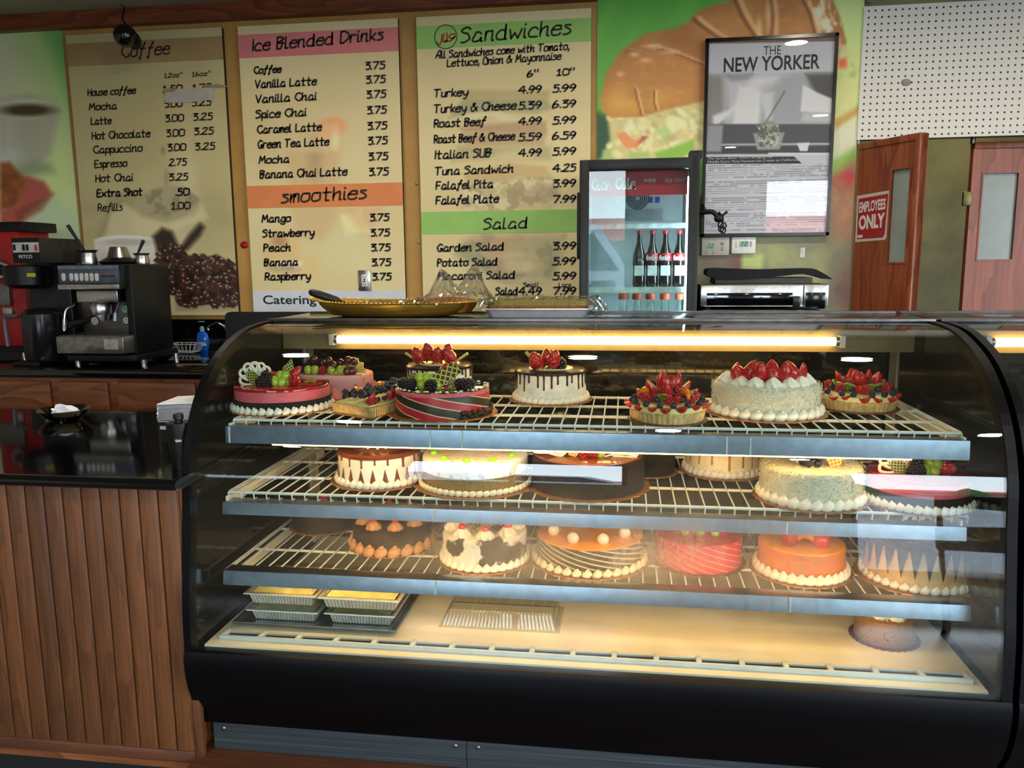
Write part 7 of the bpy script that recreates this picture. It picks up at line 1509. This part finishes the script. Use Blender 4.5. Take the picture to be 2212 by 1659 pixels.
# crumpled plastic wrap
wr = NT('plastic_wrap'); wr.n.remove(wr.b); tr = wr.add('BsdfTransparent'); tr.inputs[0].default_value = (.93, .93, .93, 1); gl = wr.add('BsdfGlossy'); gl.inputs['Roughness'].default_value = .07; lw = wr.add('LayerWeight'); lw.inputs[0].default_value = .25
mx = wr.add('MixShader'); wr.link(wr.math('ADD', wr.math('MULTIPLY', lw.outputs['Facing'], .6), .10), mx.inputs[0]); wr.link(tr.outputs[0], mx.inputs[1]); wr.link(gl.outputs[0], mx.inputs[2]); wr.link(mx.outputs[0], wr.out.inputs[0])
def wrap(name, label, cx, cy, nx, ny, sx, sy, hfun, seed, amp):
    R_ = random.Random(seed); bm = bmesh.new(); gvs = []
    for j in range(ny+1):
        row = []
        for i in range(nx+1):
            u = i/nx*2-1; v = j/ny*2-1; n = VNZ.fbm(np.array([u*5+seed]), np.array([v*5+seed*2]))[0]-.5; n2 = abs(VNZ(np.array([u*11+seed]), np.array([v*11]))[0]-.5)
            row.append(bm.verts.new((cx+u*sx+n*amp*.6+R_.uniform(-1, 1)*amp*.12, cy+v*sy+n2*amp*.5, hfun(u, v)+n*amp*1.2+n2*amp*.9+R_.uniform(-1, 1)*amp*.13)))
        gvs.append(row)
    for j in range(ny):
        for i in range(nx): bm.faces.new((gvs[j][i], gvs[j][i+1], gvs[j+1][i+1], gvs[j+1][i]))
    mb = MB(); mb.bm(bm, False); o = mb.build(name, wr.m); return tag(o, label, 'plastic wrap')
def hills(u, v):
    def b(x, w, h): return h*math.exp(-((u-x)/w)**2)
    return ZT+TH*.8+.004+(b(-.28, .18, .085)+b(.38, .20, .090)+b(.05, .5, .035))*math.exp(-((v-.1)/.7)**2)
x0_, x1_ = at(868, 650, 2.5).x, at(1082, 650, 2.5).x
wrap('plastic_wrap', 'crumpled clear plastic wrap piled on the brass tray', (x0_+x1_)/2, 2.56, 44, 26, (x1_-x0_)/2, .15, hills, 3, .030)
x0_, x1_ = at(745, 650, 2.5).x, at(905, 650, 2.5).x
wrap('plastic_wrap', 'flat glossy plastic wrap lying across the left half of the brass tray', (x0_+x1_)/2, 2.58, 34, 20, (x1_-x0_)/2, .11, lambda u, v: ZT+TH*.72+.006, 8, .02)
# spatula
A, B, Cc = at(668, 630, 2.50), at(733, 650, 2.50), at(765, 660, 2.50)
t = thing('serving_spatula', 'black handled serving spatula resting on the left rim of the brass tray', 'spatula', B)
mb = MB(); D = (B-A); mb.tube([A, A+D*.06, A+D*.3, A+D*.6, A+D*.9, B], .012, 14, rs=[.006, .011, .0135, .013, .0115, .009]); mb.build('handle', mat('black_grip', '0C0C0C', .5, bump=.4, scale=200), t)
mb = MB(); E2 = B+(Cc-B)*2.6; E2.z = ZT+.03; mb.tube([B, Cc, B+(Cc-B)*1.6], .004, 8); mb.add([Cc+Vector((0, -.02, 0)), Cc+Vector((0, .02, 0)), E2+Vector((0, .022, 0)), E2+Vector((0, -.022, 0)), Cc+Vector((0, -.02, .002)), Cc+Vector((0, .02, .002)), E2+Vector((0, .022, .002)), E2+Vector((0, -.022, .002))], [(0, 1, 2, 3), (7, 6, 5, 4), (0, 4, 5, 1), (1, 5, 6, 2), (2, 6, 7, 3), (3, 7, 4, 0)]); mb.build('blade', black, t)
# cake pan
ya = 2.47
a, b = at(1038, 690, ya), at(1278, 690, ya); zt4 = at(1150, 669, ya).z; zk4 = at(1150, 652, ya+.02).z
t = thing('sheet_cake_pan', 'rectangular aluminium pan holding a sheet cake beside the brass tray', 'pan', ((a.x+b.x)/2, ya+.12, ZT))
def rq(mb, i0, z0, i1, z1, lo=0):
    P = [(a.x+i, ya+i, z) for i, z in ((i0, z0), (i1, z1))]; Q = []
    for i, z in ((i0, z0), (i1, z1)):
        r = .02; 
        for (sx_, sy_, a0) in ((1, 1, PI), (-1, 1, 1.5*PI), (-1, -1, 0), (1, -1, .5*PI)):
            X = a.x+i+r if sx_ > 0 else b.x-i-r; Y_ = ya+i+r if sy_ > 0 else ya+.25-i-r
            for k in range(5): g = a0+k*PI/8; Q.append((X+r*math.cos(g), Y_+r*math.sin(g), z))
    n = 20; mb.add(Q, [(k, (k+1) % n, n+(k+1) % n, n+k) for k in range(n)]+([list(range(n-1, -1, -1))] if lo else []), True)
mb = MB(); rq(mb, .022, ZT, .012, zt4-.003, 1); rq(mb, .012, zt4-.003, .0, zt4); rq(mb, .0, zt4, .003, zt4+.003); mb.build('pan', mat('bright_aluminium', 'E4E4E4', .45, .7, .04), t)
mb = MB(); rq(mb, .030, ZT+.004, .018, zt4-.002); rq(mb, .018, zt4-.002, .016, (zt4+zk4)/2)
mb.build('sponge_layer', crumb('brown_sponge', '6A3A18', '9A6230', 120, .6, .8), t)
mb = MB(); rq(mb, .016, (zt4+zk4)/2, .020, zk4); n = 20; q = mb.v[-n:]; mb.f.append(list(range(len(mb.v)-n, len(mb.v)))); mb.mi.append(0); mb.sm.append(False); mb.build('pistachio_layer', crumb('pistachio_crumb', '6A6024', '9A9040', 200, .8, .85), t)
def flatw(u, v): return max(ZT+.004, (zk4+.006 if abs(u) < .86 else zk4+.006-(abs(u)-.86)*.30))
wrap('plastic_wrap', 'clear plastic wrap stretched over the sheet cake with bunched corners', (a.x+b.x)/2+.01, ya+.13, 56, 24, (b.x-a.x)/2+.035, .13, flatw, 5, .012)
cw = at(1285, 682, ya); bm = bmesh.new(); bmesh.ops.create_icosphere(bm, subdivisions=3, radius=1); R_ = random.Random(2)
for v_ in bm.verts: k = R_.uniform(.7, 1.2); v_.co = Vector((v_.co.x*.03*k, v_.co.y*.06*k, max(-.026, v_.co.z*.030*k)))
mb = MB(); mb.bm(bm, False, Matrix.Translation((cw.x, ya+.06, ZT+.028))); tag(mb.build('wrap_bunch', wr.m), 'bunched ball of plastic wrap at the right end of the sheet cake', 'plastic wrap')
# ------------------------------------------------------------------ recessed ceiling lamps; the back-wall row and the kitchen one are added for brightness
lampm = emit('ceiling_lamp_lens', 'FFF2DC', 190.0)
LAMPS = [(-1.55, .25), (.25, .1), (1.9, .2), (-.6, -1.8), (1.3, -1.9), (3.4, -1.7), (-2.6, -1.8), (3.6, .3), (-1.7, 3.0), (-.2, 3.0), (1.1, 3.0), (2.4, 3.0), (2.2, 5.4)]
for k, (x, y) in enumerate(LAMPS):
    t = thing('ceiling_lamp', 'round recessed ceiling lamp, from a set partly added to brighten the room', 'lamp', (x, y, CEIL), 'recessed lamps in the shop ceiling')
    mb = MB(); mb.lathe([(.072, -.001), (.09, -.001), (.09, -.008), (.072, -.010)], (x, y, CEIL), 28, caps=False); mb.build('trim_ring', white_p, t)
    mb = MB(); mb.lathe([(0, -.004), (.072, -.004)], (x, y, CEIL), 28, caps=False); mb.v = mb.v[::-1] if False else mb.v; mb.build('lens', lampm, t)
for o in list(bpy.data.objects):
    if '_w' in o: del o['_w']
bpy.context.view_layer.update()
